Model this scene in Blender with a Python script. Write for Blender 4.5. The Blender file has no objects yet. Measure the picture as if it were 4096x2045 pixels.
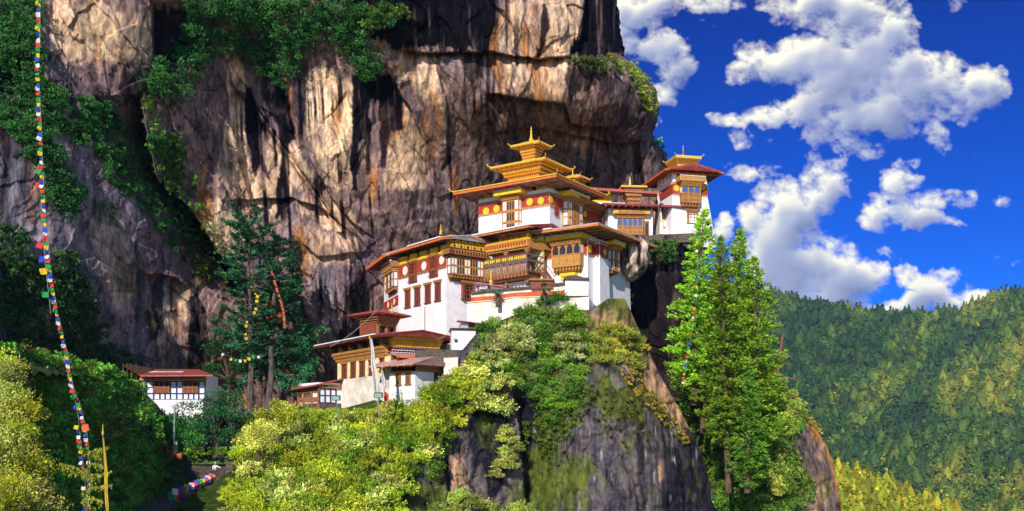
import bpy, math, random
import numpy as np
from mathutils import Vector
# ------------------------------------------------------------------ camera, sky, sun, exposure
scene = bpy.context.scene
COL = scene.collection
FP, U0, H0 = 3816.0, 2048.0, 1733.0          # focal length and principal point in photo pixels (4096 wide)
cam_data = bpy.data.cameras.new('camera')
cam = bpy.data.objects.new('camera', cam_data)
COL.objects.link(cam)
cam.rotation_euler = (math.pi/2, 0, 0)
cam_data.sensor_width = 36.0
cam_data.lens = 36.0*FP/4096.0
cam_data.shift_x = 0.0
cam_data.shift_y = (H0-1022.5)/4096.0
cam_data.clip_start = 0.5
cam_data.clip_end = 20000.0
scene.camera = cam
SUN = Vector((-0.25, -0.86, 0.46)).normalized()
el = math.asin(SUN.z)
az = math.atan2(SUN.x, SUN.y)                # compass angle from +Y towards +X
world = bpy.data.worlds.new('World')
scene.world = world
world.use_nodes = True
nt = world.node_tree
nt.nodes.clear()
sky = nt.nodes.new('ShaderNodeTexSky')
sky.sky_type = 'NISHITA'
sky.sun_disc = False
sky.sun_elevation = el
sky.sun_rotation = az
sky.altitude = 3000
sky.air_density = 1.0
sky.dust_density = 0.2
sky.ozone_density = 3.0
tint = nt.nodes.new('ShaderNodeMix'); tint.data_type = 'RGBA'; tint.blend_type = 'MULTIPLY'
tint.inputs[0].default_value = 1.0
tcw = nt.nodes.new('ShaderNodeTexCoord'); dt = nt.nodes.new('ShaderNodeVectorMath'); dt.operation = 'DOT_PRODUCT'
dt.inputs[1].default_value = (0.0, 0.95, -0.30)
nt.links.new(tcw.outputs['Generated'], dt.inputs[0])
ramp = nt.nodes.new('ShaderNodeValToRGB'); nt.links.new(dt.outputs['Value'], ramp.inputs[0])
ramp.color_ramp.elements[0].position = 0.10; ramp.color_ramp.elements[0].color = (1.0, 1.0, 1.12, 1)   # brighter half of the sky round the sun
ramp.color_ramp.elements[1].position = 0.42; ramp.color_ramp.elements[1].color = (0.0, 0.235, 0.84, 1)  # deep blue opposite the sun
sep = nt.nodes.new('ShaderNodeSeparateXYZ'); nt.links.new(tcw.outputs['Generated'], sep.inputs[0])
r2 = nt.nodes.new('ShaderNodeValToRGB'); nt.links.new(sep.outputs['Z'], r2.inputs[0])
r2.color_ramp.elements[0].position = 0.08; r2.color_ramp.elements[0].color = (1.0, 0.95, 0.95, 1)
r2.color_ramp.elements[1].position = 0.42; r2.color_ramp.elements[1].color = (0.1, 0.42, 0.62, 1)
e_ = r2.color_ramp.elements.new(0.75); e_.color = (1, 1, 1, 1)
m3 = nt.nodes.new('ShaderNodeMix'); m3.data_type = 'RGBA'; m3.blend_type = 'MULTIPLY'; m3.inputs[0].default_value = 1
nt.links.new(ramp.outputs[0], m3.inputs[6]); nt.links.new(r2.outputs[0], m3.inputs[7]); nt.links.new(m3.outputs[2], tint.inputs[7])
bg = nt.nodes.new('ShaderNodeBackground'); bg.inputs[1].default_value = 0.15
wo = nt.nodes.new('ShaderNodeOutputWorld')
nt.links.new(sky.outputs[0], tint.inputs[6]); nt.links.new(tint.outputs[2], bg.inputs[0]); nt.links.new(bg.outputs[0], wo.inputs[0])
sun_data = bpy.data.lights.new('sun', 'SUN'); sun_data.energy = 4.8; sun_data.angle = math.radians(0.5)
sun_data.color = (1.0, 0.94, 0.86)
sun = bpy.data.objects.new('sun', sun_data); COL.objects.link(sun)
sun.rotation_euler = SUN.to_track_quat('Z', 'Y').to_euler()
scene.view_settings.view_transform = 'Standard'
scene.view_settings.look = 'None'
scene.view_settings.exposure = 0.18
scene.view_settings.gamma = 1.0
scene.render.film_transparent = False
scene.cycles.max_bounces = 6
scene.cycles.diffuse_bounces = 3
scene.cycles.transparent_max_bounces = 6
scene.cycles.use_denoising = True

# ------------------------------------------------------------------ helpers
RNG = np.random.default_rng(7)
def P(u, v, d):                              # photo pixel + distance in metres -> world point
    return np.array([(u-U0)/FP*d, d, (H0-v)/FP*d])
def _h(*a):
    x = np.zeros(np.broadcast(*a).shape, dtype=np.uint64)
    for k, q in zip((73856093, 19349663, 83492791, 2654435761), a):
        x ^= (np.asarray(q).astype(np.int64) & 0xffffffff).astype(np.uint64)*np.uint64(k)
    x ^= x >> np.uint64(13); x = (x*np.uint64(0x5bd1e995)) & np.uint64(0xffffffff)
    x ^= x >> np.uint64(15); x = (x*np.uint64(0x27d4eb2f)) & np.uint64(0xffffffff)
    x ^= x >> np.uint64(16)
    return (x & np.uint64(0xffffff)).astype(np.float64)/16777216.0
def vnoise(x, y, seed=0):
    ix, iy = np.floor(x), np.floor(y); fx, fy = x-ix, y-iy
    fx = fx*fx*fx*(fx*(fx*6-15)+10); fy = fy*fy*fy*(fy*(fy*6-15)+10)
    a = _h(ix, iy, seed+0*ix); b = _h(ix+1, iy, seed+0*ix); c = _h(ix, iy+1, seed+0*ix); d = _h(ix+1, iy+1, seed+0*ix)
    return ((a*(1-fx)+b*fx)*(1-fy)+(c*(1-fx)+d*fx)*fy)*2-1
def fbm(x, y, o=4, seed=0, g=0.5):
    s = 0; a = 1.0; t = 0
    for k in range(o):
        s = s+a*vnoise(x*2**k+k*17.3, y*2**k-k*9.1, seed+k*31); t += a; a *= g
    return s/t
def cells(x, y, seed=0):                     # F1, F2, per-cell randoms, offset to the cell point
    ix, iy = np.floor(x), np.floor(y)
    f1 = np.full(x.shape, 9.0); f2 = np.full(x.shape, 9.0)
    r1 = np.zeros(x.shape); r2 = np.zeros(x.shape); r3 = np.zeros(x.shape); ox = np.zeros(x.shape); oy = np.zeros(x.shape)
    for dx in (-1, 0, 1):
        for dy in (-1, 0, 1):
            cx, cy = ix+dx, iy+dy
            a = _h(cx, cy, seed+0*cx); b = _h(cx, cy, seed+77+0*cx)
            px, py = cx+a-x, cy+b-y
            d = np.sqrt(px*px+py*py)
            m = d < f1
            f2 = np.where(m, f1, np.minimum(f2, d))
            f1 = np.where(m, d, f1)
            ox = np.where(m, px, ox); oy = np.where(m, py, oy)
            r1 = np.where(m, _h(cx, cy, seed+5+0*cx), r1); r2 = np.where(m, a, r2); r3 = np.where(m, b, r3)
    return f1, f2, r1, r2, r3, ox, oy
def tps(pts):                                # thin-plate spline through (u, v, d)
    p = np.array(pts, float); X = p[:, :2]/1000.0; n = len(p)
    def U(r2): return np.where(r2 > 1e-12, r2*np.log(r2+1e-12), 0)
    K = U(((X[:, None]-X[None])**2).sum(-1))+np.eye(n)*0.004
    Q = np.hstack([np.ones((n, 1)), X])
    A = np.block([[K, Q], [Q.T, np.zeros((3, 3))]])
    w = np.linalg.solve(A, np.concatenate([p[:, 2], np.zeros(3)]))
    lo, hi = p[:, 2].min()-6, p[:, 2].max()+6
    def f(u, v):
        u = np.asarray(u, float)/1000; v = np.asarray(v, float)/1000
        r = w[n]+w[n+1]*u+w[n+2]*v
        for i in range(n): r = r+w[i]*U((u-X[i, 0])**2+(v-X[i, 1])**2)
        return np.clip(r, lo, hi)
    return f
def inpoly(u, v, poly):
    r = np.zeros(np.shape(u), bool); n = len(poly)
    for i in range(n):
        x1, y1 = poly[i]; x2, y2 = poly[(i+1) % n]
        if y1 == y2: continue
        c = ((y1 > v) != (y2 > v)) & (u < (x2-x1)*(v-y1)/(y2-y1)+x1)
        r ^= c
    return r
def mesh_np(name, V, F, mat, parent=None, col=None, smooth=False, loc=None):
    V = np.asarray(V, np.float32); F = np.asarray(F, np.int32); k = F.shape[1]
    me = bpy.data.meshes.new(name)
    me.vertices.add(len(V)); me.vertices.foreach_set('co', V.ravel())
    me.loops.add(F.size); me.loops.foreach_set('vertex_index', F.ravel())
    me.polygons.add(len(F)); me.polygons.foreach_set('loop_start', np.arange(0, F.size, k, dtype=np.int32))
    me.polygons.foreach_set('loop_total', np.full(len(F), k, np.int32))
    if smooth: me.polygons.foreach_set('use_smooth', np.ones(len(F), bool))
    if col is not None:
        a = me.color_attributes.new('Col', 'FLOAT_COLOR', 'POINT')
        c = np.ones((len(V), 4), np.float32); c[:, :3] = col
        a.data.foreach_set('color', c.ravel())
    me.update(calc_edges=True); me.validate()
    if mat: me.materials.append(mat)
    o = bpy.data.objects.new(name, me); COL.objects.link(o)
    if parent: o.parent = parent
    if loc is not None: o.location = loc
    return o
def tag(o, label=None, cat=None, group=None, kind=None):
    if label: o['label'] = label
    if cat: o['category'] = cat
    if group: o['group'] = group
    if kind: o['kind'] = kind
    return o
def thing(name, label, cat, loc=(0, 0, 0), group=None):
    o = bpy.data.objects.new(name, None); COL.objects.link(o)
    o.location = loc; o.empty_display_size = 0.5
    return tag(o, label, cat, group)
def srgb(r, g, b):
    f = lambda c: (c/12.92 if c <= 0.04045 else ((c+0.055)/1.055)**2.4)
    return (f(r/255), f(g/255), f(b/255))

# ------------------------------------------------------------------ materials
MATS = {}
def mat(name, col, rough=0.8, var=0.12, scale=1.2, bump=0.0, bscale=8.0, metal=0.0, stretch=None, col2=None, spec=0.3, attr=False, transl=0.0):
    if name in MATS: return MATS[name]
    m = bpy.data.materials.new(name); m.use_nodes = True; t = m.node_tree; N = t.nodes; L = t.links
    b = N['Principled BSDF']; b.inputs['Roughness'].default_value = rough; b.inputs['Metallic'].default_value = metal
    b.inputs['Specular IOR Level'].default_value = spec
    tc = N.new('ShaderNodeNewGeometry'); mp = N.new('ShaderNodeMapping'); L.new(tc.outputs['Position'], mp.inputs[0])
    if stretch: mp.inputs['Scale'].default_value = stretch
    n = N.new('ShaderNodeTexNoise'); n.inputs['Scale'].default_value = scale; n.inputs['Detail'].default_value = 6; n.inputs['Roughness'].default_value = 0.65
    L.new(mp.outputs[0], n.inputs['Vector'])
    r = N.new('ShaderNodeValToRGB'); L.new(n.outputs['Fac'], r.inputs[0])
    c = np.array(col); c2 = np.array(col2) if col2 is not None else c*(1-2.2*var)
    hi = np.minimum(c*(1+var), 0.95)
    r.color_ramp.elements[0].position = 0.3; r.color_ramp.elements[0].color = (*c2, 1)
    r.color_ramp.elements[1].position = 0.62; r.color_ramp.elements[1].color = (*hi, 1)
    out = r.outputs[0]
    if attr:
        a = N.new('ShaderNodeAttribute'); a.attribute_name = 'Col'
        mx = N.new('ShaderNodeMix'); mx.data_type = 'RGBA'; mx.blend_type = 'MULTIPLY'; mx.inputs[0].default_value = 1
        L.new(out, mx.inputs[6]); L.new(a.outputs['Color'], mx.inputs[7]); out = mx.outputs[2]
    L.new(out, b.inputs['Base Color'])
    if bump:
        n2 = N.new('ShaderNodeTexNoise'); n2.inputs['Scale'].default_value = bscale; n2.inputs['Detail'].default_value = 5
        L.new(mp.outputs[0], n2.inputs['Vector'])
        bp = N.new('ShaderNodeBump'); bp.inputs['Strength'].default_value = bump; bp.inputs['Distance'].default_value = 0.15
        L.new(n2.outputs['Fac'], bp.inputs['Height']); L.new(bp.outputs[0], b.inputs['Normal'])
    if transl:
        tr = N.new('ShaderNodeBsdfTranslucent'); L.new(out, tr.inputs['Color'])
        ms = N.new('ShaderNodeMixShader'); ms.inputs[0].default_value = transl
        L.new(b.outputs[0], ms.inputs[1]); L.new(tr.outputs[0], ms.inputs[2]); L.new(ms.outputs[0], N['Material Output'].inputs[0])
    MATS[name] = m
    return m
def rock_mat(name, moss=True):
    m = bpy.data.materials.new(name); m.use_nodes = True; t = m.node_tree; N = t.nodes; L = t.links
    b = N['Principled BSDF']; b.inputs['Roughness'].default_value = 0.9; b.inputs['Specular IOR Level'].default_value = 0.06
    a = N.new('ShaderNodeAttribute'); a.attribute_name = 'Col'
    g = N.new('ShaderNodeNewGeometry')
    mp = N.new('ShaderNodeMapping'); mp.inputs['Scale'].default_value = (1.0, 1.0, 0.28); L.new(g.outputs['Position'], mp.inputs[0])
    n = N.new('ShaderNodeTexNoise'); n.inputs['Scale'].default_value = 0.9; n.inputs['Detail'].default_value = 9; n.inputs['Roughness'].default_value = 0.72
    L.new(mp.outputs[0], n.inputs['Vector'])
    r = N.new('ShaderNodeValToRGB'); L.new(n.outputs['Fac'], r.inputs[0])
    e = r.color_ramp.elements
    e[0].position = 0.36; e[0].color = (0.26, 0.20, 0.24, 1); e[1].position = 0.62; e[1].color = (1.65, 1.50, 1.35, 1)
    q = e.new(0.5); q.color = (0.88, 0.88, 0.9, 1)
    mx = N.new('ShaderNodeMix'); mx.data_type = 'RGBA'; mx.blend_type = 'MULTIPLY'; mx.inputs[0].default_value = 1
    L.new(a.outputs['Color'], mx.inputs[6]); L.new(r.outputs[0], mx.inputs[7])
    # fine cracks
    vo = N.new('ShaderNodeTexVoronoi'); vo.feature = 'DISTANCE_TO_EDGE'; vo.inputs['Scale'].default_value = 0.55
    mp2 = N.new('ShaderNodeMapping'); mp2.inputs['Scale'].default_value = (1, 1, 0.45)
    wn = N.new('ShaderNodeTexNoise'); wn.inputs['Scale'].default_value = 0.6; wn.inputs['Detail'].default_value = 4
    L.new(g.outputs['Position'], wn.inputs['Vector'])
    ad = N.new('ShaderNodeVectorMath'); ad.operation = 'MULTIPLY_ADD'; ad.inputs[1].default_value = (3, 3, 3)
    L.new(wn.outputs['Color'], ad.inputs[0]); L.new(g.outputs['Position'], ad.inputs[2]); L.new(ad.outputs[0], mp2.inputs[0]); L.new(mp2.outputs[0], vo.inputs['Vector'])
    cr = N.new('ShaderNodeValToRGB'); cr.color_ramp.elements[0].position = 0.0; cr.color_ramp.elements[0].color = (0.25, 0.22, 0.25, 1)
    cr.color_ramp.elements[1].position = 0.035; cr.color_ramp.elements[1].color = (1, 1, 1, 1)
    L.new(vo.outputs['Distance'], cr.inputs[0])
    m2 = N.new('ShaderNodeMix'); m2.data_type = 'RGBA'; m2.blend_type = 'MULTIPLY'; m2.inputs[0].default_value = 0.0
    L.new(mx.outputs[2], m2.inputs[6]); L.new(cr.outputs[0], m2.inputs[7])
    L.new(m2.outputs[2], b.inputs['Base Color'])
    n2 = N.new('ShaderNodeTexNoise'); n2.inputs['Scale'].default_value = 1.3; n2.inputs['Detail'].default_value = 9; n2.inputs['Roughness'].default_value = 0.75
    L.new(mp.outputs[0], n2.inputs['Vector'])
    sm = N.new('ShaderNodeMath'); sm.operation = 'MULTIPLY_ADD'; sm.inputs[1].default_value = 0.0
    L.new(cr.outputs[0], sm.inputs[0]); L.new(n2.outputs['Fac'], sm.inputs[2])
    bp = N.new('ShaderNodeBump'); bp.inputs['Strength'].default_value = 0.8; bp.inputs['Distance'].default_value = 0.6
    L.new(sm.outputs[0], bp.inputs['Height']); L.new(bp.outputs[0], b.inputs['Normal'])
    return m
ROCK = rock_mat('weathered_rock')

# ------------------------------------------------------------------ rock and slope sheets: real relief, built by distance
def facets(X, Z, size, ax, amp, seed, crack=0.0):
    wx = X+size*0.35*fbm(X/size*0.9, Z/size*0.9, 3, seed+3); wz = Z+size*0.35*fbm(X/size*0.9+40, Z/size*0.9, 3, seed+4)
    f1, f2, r1, r2, r3, ox, oy = cells(wx/size, wz/(size*ax), seed)
    off = (r1-0.5)*1.1+ox*(r2-0.5)*1.9+oy*(r3-0.5)*1.6
    g = np.exp(-((f2-f1)/0.07)**2)
    return amp*off+crack*g
def sheet(name, us, vt, vb, nv, dfun, capback, mat_, colfun, disp, capr=0, label=None):
    """us: pixel columns; vt/vb: top and bottom rows per column; a real surface at distance dfun"""
    us = np.asarray(us, float); nu = len(us)
    T = np.interp(us, *zip(*vt)) if not callable(vt) else vt(us)
    B = np.interp(us, *zip(*vb)) if not callable(vb) else vb(us)
    k = np.linspace(0, 1, nv)[:, None]
    v = T[None]*(1-k)+B[None]*k; u = np.repeat(us[None], nv, 0)
    d0 = dfun(u, v)
    X0 = (u-U0)/FP*d0; Z0 = (H0-v)/FP*d0
    d = d0+disp(u, v, X0, Z0)
    G = np.stack([(u-U0)/FP*d, d, (H0-v)/FP*d], -1)
    C = colfun(u, v, X0, Z0)
    if capback:                               # the top surface, running back from the upper edge
        top = []
        tc = []
        for j in range(12, 0, -1):
            q = G[0].copy(); s = capback*(j/12.0)**1.5
            q[:, 1] += s; q[:, 2] -= 0.10*s-0.4*vnoise(q[:, 0]*0.5, q[:, 1]*0.5, 5); q[:, 0] -= 0.0*s
            top.append(q); tc.append(C[0])
        G = np.concatenate([np.stack(top), G]); C = np.concatenate([np.stack(tc), C])
    if capr:                                  # the flank, running back from the right-hand edge
        sd = []; sc = []
        for j in range(1, 25):
            q = G[:, -1].copy(); s = capr*(j/24.0)**1.4
            q[:, 1] += s; q[:, 0] += 0.04*s*np.sin(j*0.5)+q[:, 0]/q[:, 1]*s*0.35 - s*0.25
            q[:, 1] += 0.8*vnoise(q[:, 0]*0.4+j*.3, q[:, 2]*0.4, 9)
            sd.append(q); sc.append(C[:, -1])
        G = np.concatenate([G, np.stack(sd, 1)], 1); C = np.concatenate([C, np.stack(sc, 1)], 1)
    R, K = G.shape[:2]
    I = np.arange(R*K).reshape(R, K)
    F = np.stack([I[:-1, :-1], I[1:, :-1], I[1:, 1:], I[:-1, 1:]], -1).reshape(-1, 4)
    o = mesh_np(name, G.reshape(-1, 3), F, mat_, col=C.reshape(-1, 3), smooth=True)
    tag(o, kind='structure')
    def at(uu, vv):                           # surface distance at a pixel, for standing things on it
        uu = np.asarray(uu, float); vv = np.asarray(vv, float)
        dd = dfun(uu, vv); return dd+disp(uu, vv, (uu-U0)/FP*dd, (H0-vv)/FP*dd)
    return o, at
def step_h(u, v, pts, amt, fall, warp=6, seed=1, fade=60):
    pu = [p[0] for p in pts]; lv = np.interp(u, pu, [p[1] for p in pts])
    t = v-lv+warp*fbm(u/40, v/40, 3, seed)
    e = np.clip((u-pu[0])/fade, 0, 1)*np.clip((pu[-1]-u)/fade, 0, 1)
    return np.where(t > 0, amt*np.exp(-t/fall)*np.minimum(t/4, 1), 0)*e
def step_v(u, v, pts, amt, fall, warp=5, seed=2, fade=60, side=1):
    pv = [p[1] for p in pts]; lu = np.interp(v, pv, [p[0] for p in pts])
    t = side*(u-lu)+warp*fbm(u/40, v/40, 3, seed)
    e = np.clip((v-pv[0])/fade, 0, 1)*np.clip((pv[-1]-v)/fade, 0, 1)
    return np.where(t > 0, amt*np.exp(-t/fall)*np.minimum(t/4, 1), 0)*e
def terr(n, amp, lv):                         # slabs with sharp broken edges
    q = n*lv; f = np.floor(q); t = q-f
    return amp*(f+np.clip((t-0.42)*6, 0, 1))/lv*0.8+amp*0.35*n
# ---- the great cliff
EDGE = [(-900, 2380), (-300, 2430), (0, 2462), (60, 2472), (150, 2480), (225, 2492), (245, 2520), (300, 2582), (350, 2618), (420, 2632), (480, 2625), (530, 2606),
        (560, 2612), (590, 2640), (610, 2660), (680, 2674), (760, 2672), (900, 2740), (1200, 2800), (1900, 2800)]
cl = tps([(-900, -500, 118), (-300, 0, 120), (0, 0, 125), (0, 700, 122), (0, 1400, 120), (-600, 1500, 112), (300, 0, 126), (300, 200, 126), (300, 600, 129), (300, 1200, 131), (450, 1450, 142),
          (600, 0, 131), (640, 300, 135), (600, 700, 139), (700, 1100, 146), (700, 1500, 150), (850, 1600, 160), (1000, 1600, 162), (1000, 0, 142), (950, 300, 148), (950, 700, 151), (980, 1000, 154),
          (1300, 0, 142), (1300, 300, 150), (1300, 700, 153), (1300, 1000, 157), (1400, 1300, 160), (1600, 0, 143), (1600, 400, 150), (1600, 800, 158), (1560, 1200, 166),
          (1800, 200, 149), (1800, 600, 158), (1800, 900, 164), (2000, 0, 147), (2100, 230, 149), (2100, 400, 152), (2100, 560, 161), (2100, 800, 169), (2300, 100, 147), (2350, 300, 150),
          (2350, 450, 154), (2350, 620, 164), (2400, 850, 171), (2440, 100, 153), (2550, 350, 155), (2600, 450, 158), (2600, 650, 168), (2650, 850, 170), (2200, 1000, 170), (2400, -500, 152), (1600, -500, 146), (600, -500, 128)])
CREV = [(560, 380), (622, 700), (777, 855), (870, 1000), (964, 1135), (1000, 1300)]
LEDGE = [(2380, 905), (2440, 925), (2530, 950), (2580, 940), (2800, 936)]
def cliff_d(u, v):
    d = cl(u, v)
    # black crevice: left of the diagonal the wall falls back
    pu, pv = zip(*CREV); lu = np.interp(v, pv, pu)
    t = lu-u+8*fbm(u/50, v/50, 3, 8)
    e = np.clip((v-380)/150, 0, 1)*np.clip((1300-v)/150, 0, 1)
    d = d+np.where(t > 0, 13*np.exp(-t/70)*np.minimum(t/5, 1), -2.5*np.exp(t/60))*e
    # the rock below the temple ledge stands forward
    lv = np.interp(u, *zip(*LEDGE))
    t = v-lv; e = np.clip((u-2380)/60, 0, 1)
    d = np.where((t > 0) & (u > 2380), d*(1-e)+e*(np.interp(v, [900, 1100, 1500, 1900], [146.5, 148, 156, 156])+np.interp(u, [2400, 2560, 2700, 2800], [4, 3, 0, -1])), d)
    return d
def cliff_disp(u, v, X, Z):
    a = np.clip((v+200)/300, 0.4, 1)
    rec = np.clip((u-1900)/150, 0, 1)*np.clip((v-560)/80, 0, 1)
    D = facets(X, Z, 15, 2.3, 1.5, 11)+facets(X+Z*0.35, Z, 6.5, 2.6, 0.7, 23)+facets(X-Z*0.3, Z, 2.6, 2.6, 0.28, 37)+facets(X, Z, 1.1, 2.2, 0.11, 41)
    D = D+terr(fbm(X/13+0.3*Z/13, Z/30, 4, 3), 4.5, 7)+terr(fbm(X/4.2-0.2*Z/4, Z/13, 3, 4), 0.8, 5)
    D = D*a*(1-0.35*rec)
    D = D+step_h(u, v, [(1560, 190), (1700, 207), (1974, 207), (2050, 221), (2143, 233), (2290, 224)], 3.0, 50)
    D = D+step_h(u, v, [(1940, 373), (2000, 376), (2166, 402), (2260, 414), (2283, 490), (2370, 507), (2470, 501)], 4.5, 70, 8)
    D = D+step_h(u, v, [(1940, 540), (2026, 513), (2126, 507), (2225, 519), (2306, 542), (2388, 554), (2470, 571), (2600, 565)], 3.0, 60, 6)
    D = D+step_v(u, v, [(1540, 270), (1640, 431), (1727, 630), (1740, 760)], 2.6, 80, side=-1)
    D = D+step_v(u, v, [(985, 360), (1091, 513), (1249, 740), (1380, 930)], 2.6, 60, side=-1)
    D = D-2.4*np.exp(-((u-np.interp(v, [360, 513, 740, 930], [975, 1078, 1236, 1366]))/13)**2)*((v > 360) & (v < 930))
    D = D+step_v(u, v, [(1150, 379), (1231, 618), (1320, 780), (1420, 900), (1510, 960)], 2.6, 70, side=-1)
    D = D+step_v(u, v, [(1740, 260), (1787, 420), (1787, 606), (1760, 700)], 1.6, 50, side=1)
    D = D+step_v(u, v, [(1975, 200), (2000, 300), (2010, 370)], 1.6, 40, side=-1)
    D = D+step_h(u, v, [(880, 800), (1170, 790), (1290, 830), (1430, 950)], 1.8, 60)
    D = D+step_h(u, v, [(1180, 940), (1270, 1030), (1400, 1010), (1500, 1000)], 1.6, 50)
    D = D+step_h(u, v, [(560, 1100), (640, 1095), (700, 1110), (760, 1160)], 3.0, 90)
    D = D+step_v(u, v, [(600, 0), (612, 150), (600, 280)], 6, 120, side=1)
    D = D+step_v(u, v, [(2335, -200), (2334, 60), (2310, 150), (2282, 230)], 4.5, 110, side=1)
    # the silhouette rolls away
    eu = np.interp(v, *zip(*EDGE)); D = D+7*np.exp(-(eu-u)/26)
    return D
A_ = lambda f, x, y: (f[0]+x/f[2], f[1]+y/f[2])
F2 = (800, 0, 1.715); F3 = (1700, 0, 1.715); F4 = (0, 700, 1.608); F5 = (700, 700, 1.714); F1 = (0, 0, 1.715)
def poly(f, pts): return [A_(f, x, y) for x, y in pts]
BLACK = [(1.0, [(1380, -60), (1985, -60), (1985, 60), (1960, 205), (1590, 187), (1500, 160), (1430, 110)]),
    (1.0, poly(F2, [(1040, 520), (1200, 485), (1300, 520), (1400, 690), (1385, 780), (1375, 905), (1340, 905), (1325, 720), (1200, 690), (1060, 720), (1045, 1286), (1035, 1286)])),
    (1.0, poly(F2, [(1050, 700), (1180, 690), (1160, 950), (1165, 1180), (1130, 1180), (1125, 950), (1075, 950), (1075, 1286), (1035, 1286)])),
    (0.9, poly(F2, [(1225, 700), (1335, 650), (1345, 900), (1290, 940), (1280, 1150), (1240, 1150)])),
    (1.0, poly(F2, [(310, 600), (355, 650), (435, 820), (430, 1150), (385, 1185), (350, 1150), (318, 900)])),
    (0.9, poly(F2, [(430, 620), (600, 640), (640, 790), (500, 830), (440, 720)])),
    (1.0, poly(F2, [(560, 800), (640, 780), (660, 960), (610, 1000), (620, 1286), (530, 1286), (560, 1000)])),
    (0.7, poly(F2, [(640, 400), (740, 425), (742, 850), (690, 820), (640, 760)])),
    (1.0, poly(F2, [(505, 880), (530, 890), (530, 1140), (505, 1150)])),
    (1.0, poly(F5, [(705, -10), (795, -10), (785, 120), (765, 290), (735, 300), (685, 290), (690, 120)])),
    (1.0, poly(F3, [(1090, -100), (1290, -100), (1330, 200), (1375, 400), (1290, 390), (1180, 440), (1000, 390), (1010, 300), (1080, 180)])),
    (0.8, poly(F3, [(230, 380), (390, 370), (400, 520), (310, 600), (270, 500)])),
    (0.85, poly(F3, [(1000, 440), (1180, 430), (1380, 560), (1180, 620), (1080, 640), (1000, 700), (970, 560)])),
    (0.55, poly(F3, [(1170, 600), (1400, 580), (1540, 780), (1440, 900), (1300, 830), (1180, 850), (1120, 740)])),  # shadow under the planted ledge, painted into the rock colour
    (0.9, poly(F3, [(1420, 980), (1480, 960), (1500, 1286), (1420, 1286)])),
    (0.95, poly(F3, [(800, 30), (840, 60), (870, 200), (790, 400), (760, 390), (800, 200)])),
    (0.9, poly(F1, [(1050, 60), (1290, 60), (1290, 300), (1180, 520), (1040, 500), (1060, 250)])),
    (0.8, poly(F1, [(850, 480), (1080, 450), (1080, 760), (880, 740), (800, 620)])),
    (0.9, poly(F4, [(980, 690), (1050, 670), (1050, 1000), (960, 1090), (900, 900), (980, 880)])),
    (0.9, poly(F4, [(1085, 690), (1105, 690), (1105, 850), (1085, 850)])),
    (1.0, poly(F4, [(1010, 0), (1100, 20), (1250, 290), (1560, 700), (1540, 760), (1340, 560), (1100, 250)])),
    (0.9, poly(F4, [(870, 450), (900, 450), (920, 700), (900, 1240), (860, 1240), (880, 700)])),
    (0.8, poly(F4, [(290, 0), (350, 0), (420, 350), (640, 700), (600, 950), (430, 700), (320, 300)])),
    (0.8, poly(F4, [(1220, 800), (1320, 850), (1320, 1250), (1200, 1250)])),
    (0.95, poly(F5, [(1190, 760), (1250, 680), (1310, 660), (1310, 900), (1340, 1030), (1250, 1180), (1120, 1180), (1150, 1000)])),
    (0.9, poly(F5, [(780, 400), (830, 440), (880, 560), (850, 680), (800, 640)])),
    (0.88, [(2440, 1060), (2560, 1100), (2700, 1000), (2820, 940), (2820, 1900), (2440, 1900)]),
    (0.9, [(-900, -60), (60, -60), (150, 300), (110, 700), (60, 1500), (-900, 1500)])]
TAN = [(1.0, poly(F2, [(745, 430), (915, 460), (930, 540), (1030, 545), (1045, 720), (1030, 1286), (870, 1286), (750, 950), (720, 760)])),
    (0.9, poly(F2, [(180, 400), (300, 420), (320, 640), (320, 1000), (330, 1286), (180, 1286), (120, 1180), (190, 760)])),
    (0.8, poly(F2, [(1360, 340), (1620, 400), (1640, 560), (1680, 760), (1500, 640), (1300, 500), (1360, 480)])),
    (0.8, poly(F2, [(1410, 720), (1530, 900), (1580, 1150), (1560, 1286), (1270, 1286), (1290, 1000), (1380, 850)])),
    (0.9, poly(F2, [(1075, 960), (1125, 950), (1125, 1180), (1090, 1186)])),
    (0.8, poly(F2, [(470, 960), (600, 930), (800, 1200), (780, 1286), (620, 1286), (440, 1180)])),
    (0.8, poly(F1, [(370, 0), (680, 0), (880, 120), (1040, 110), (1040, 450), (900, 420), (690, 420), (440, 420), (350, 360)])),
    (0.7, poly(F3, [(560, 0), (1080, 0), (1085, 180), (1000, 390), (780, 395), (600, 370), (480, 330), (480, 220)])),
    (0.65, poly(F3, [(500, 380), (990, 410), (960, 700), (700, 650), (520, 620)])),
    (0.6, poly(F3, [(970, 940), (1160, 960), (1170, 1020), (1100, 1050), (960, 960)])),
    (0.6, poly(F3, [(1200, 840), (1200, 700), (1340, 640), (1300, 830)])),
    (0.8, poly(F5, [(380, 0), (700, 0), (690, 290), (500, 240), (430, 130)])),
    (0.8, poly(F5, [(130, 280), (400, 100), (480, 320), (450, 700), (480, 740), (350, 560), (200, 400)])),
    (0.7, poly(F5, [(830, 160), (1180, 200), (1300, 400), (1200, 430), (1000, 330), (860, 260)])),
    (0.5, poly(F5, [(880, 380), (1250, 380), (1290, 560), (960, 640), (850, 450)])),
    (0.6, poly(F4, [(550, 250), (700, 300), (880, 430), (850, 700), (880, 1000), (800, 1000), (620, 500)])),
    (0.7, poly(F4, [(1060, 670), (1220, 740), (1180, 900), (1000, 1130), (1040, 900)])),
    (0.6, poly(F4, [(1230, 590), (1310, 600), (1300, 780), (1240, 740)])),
    (0.8, [(2690, 1150), (2750, 1150), (2745, 1420), (2690, 1420)])]
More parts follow.
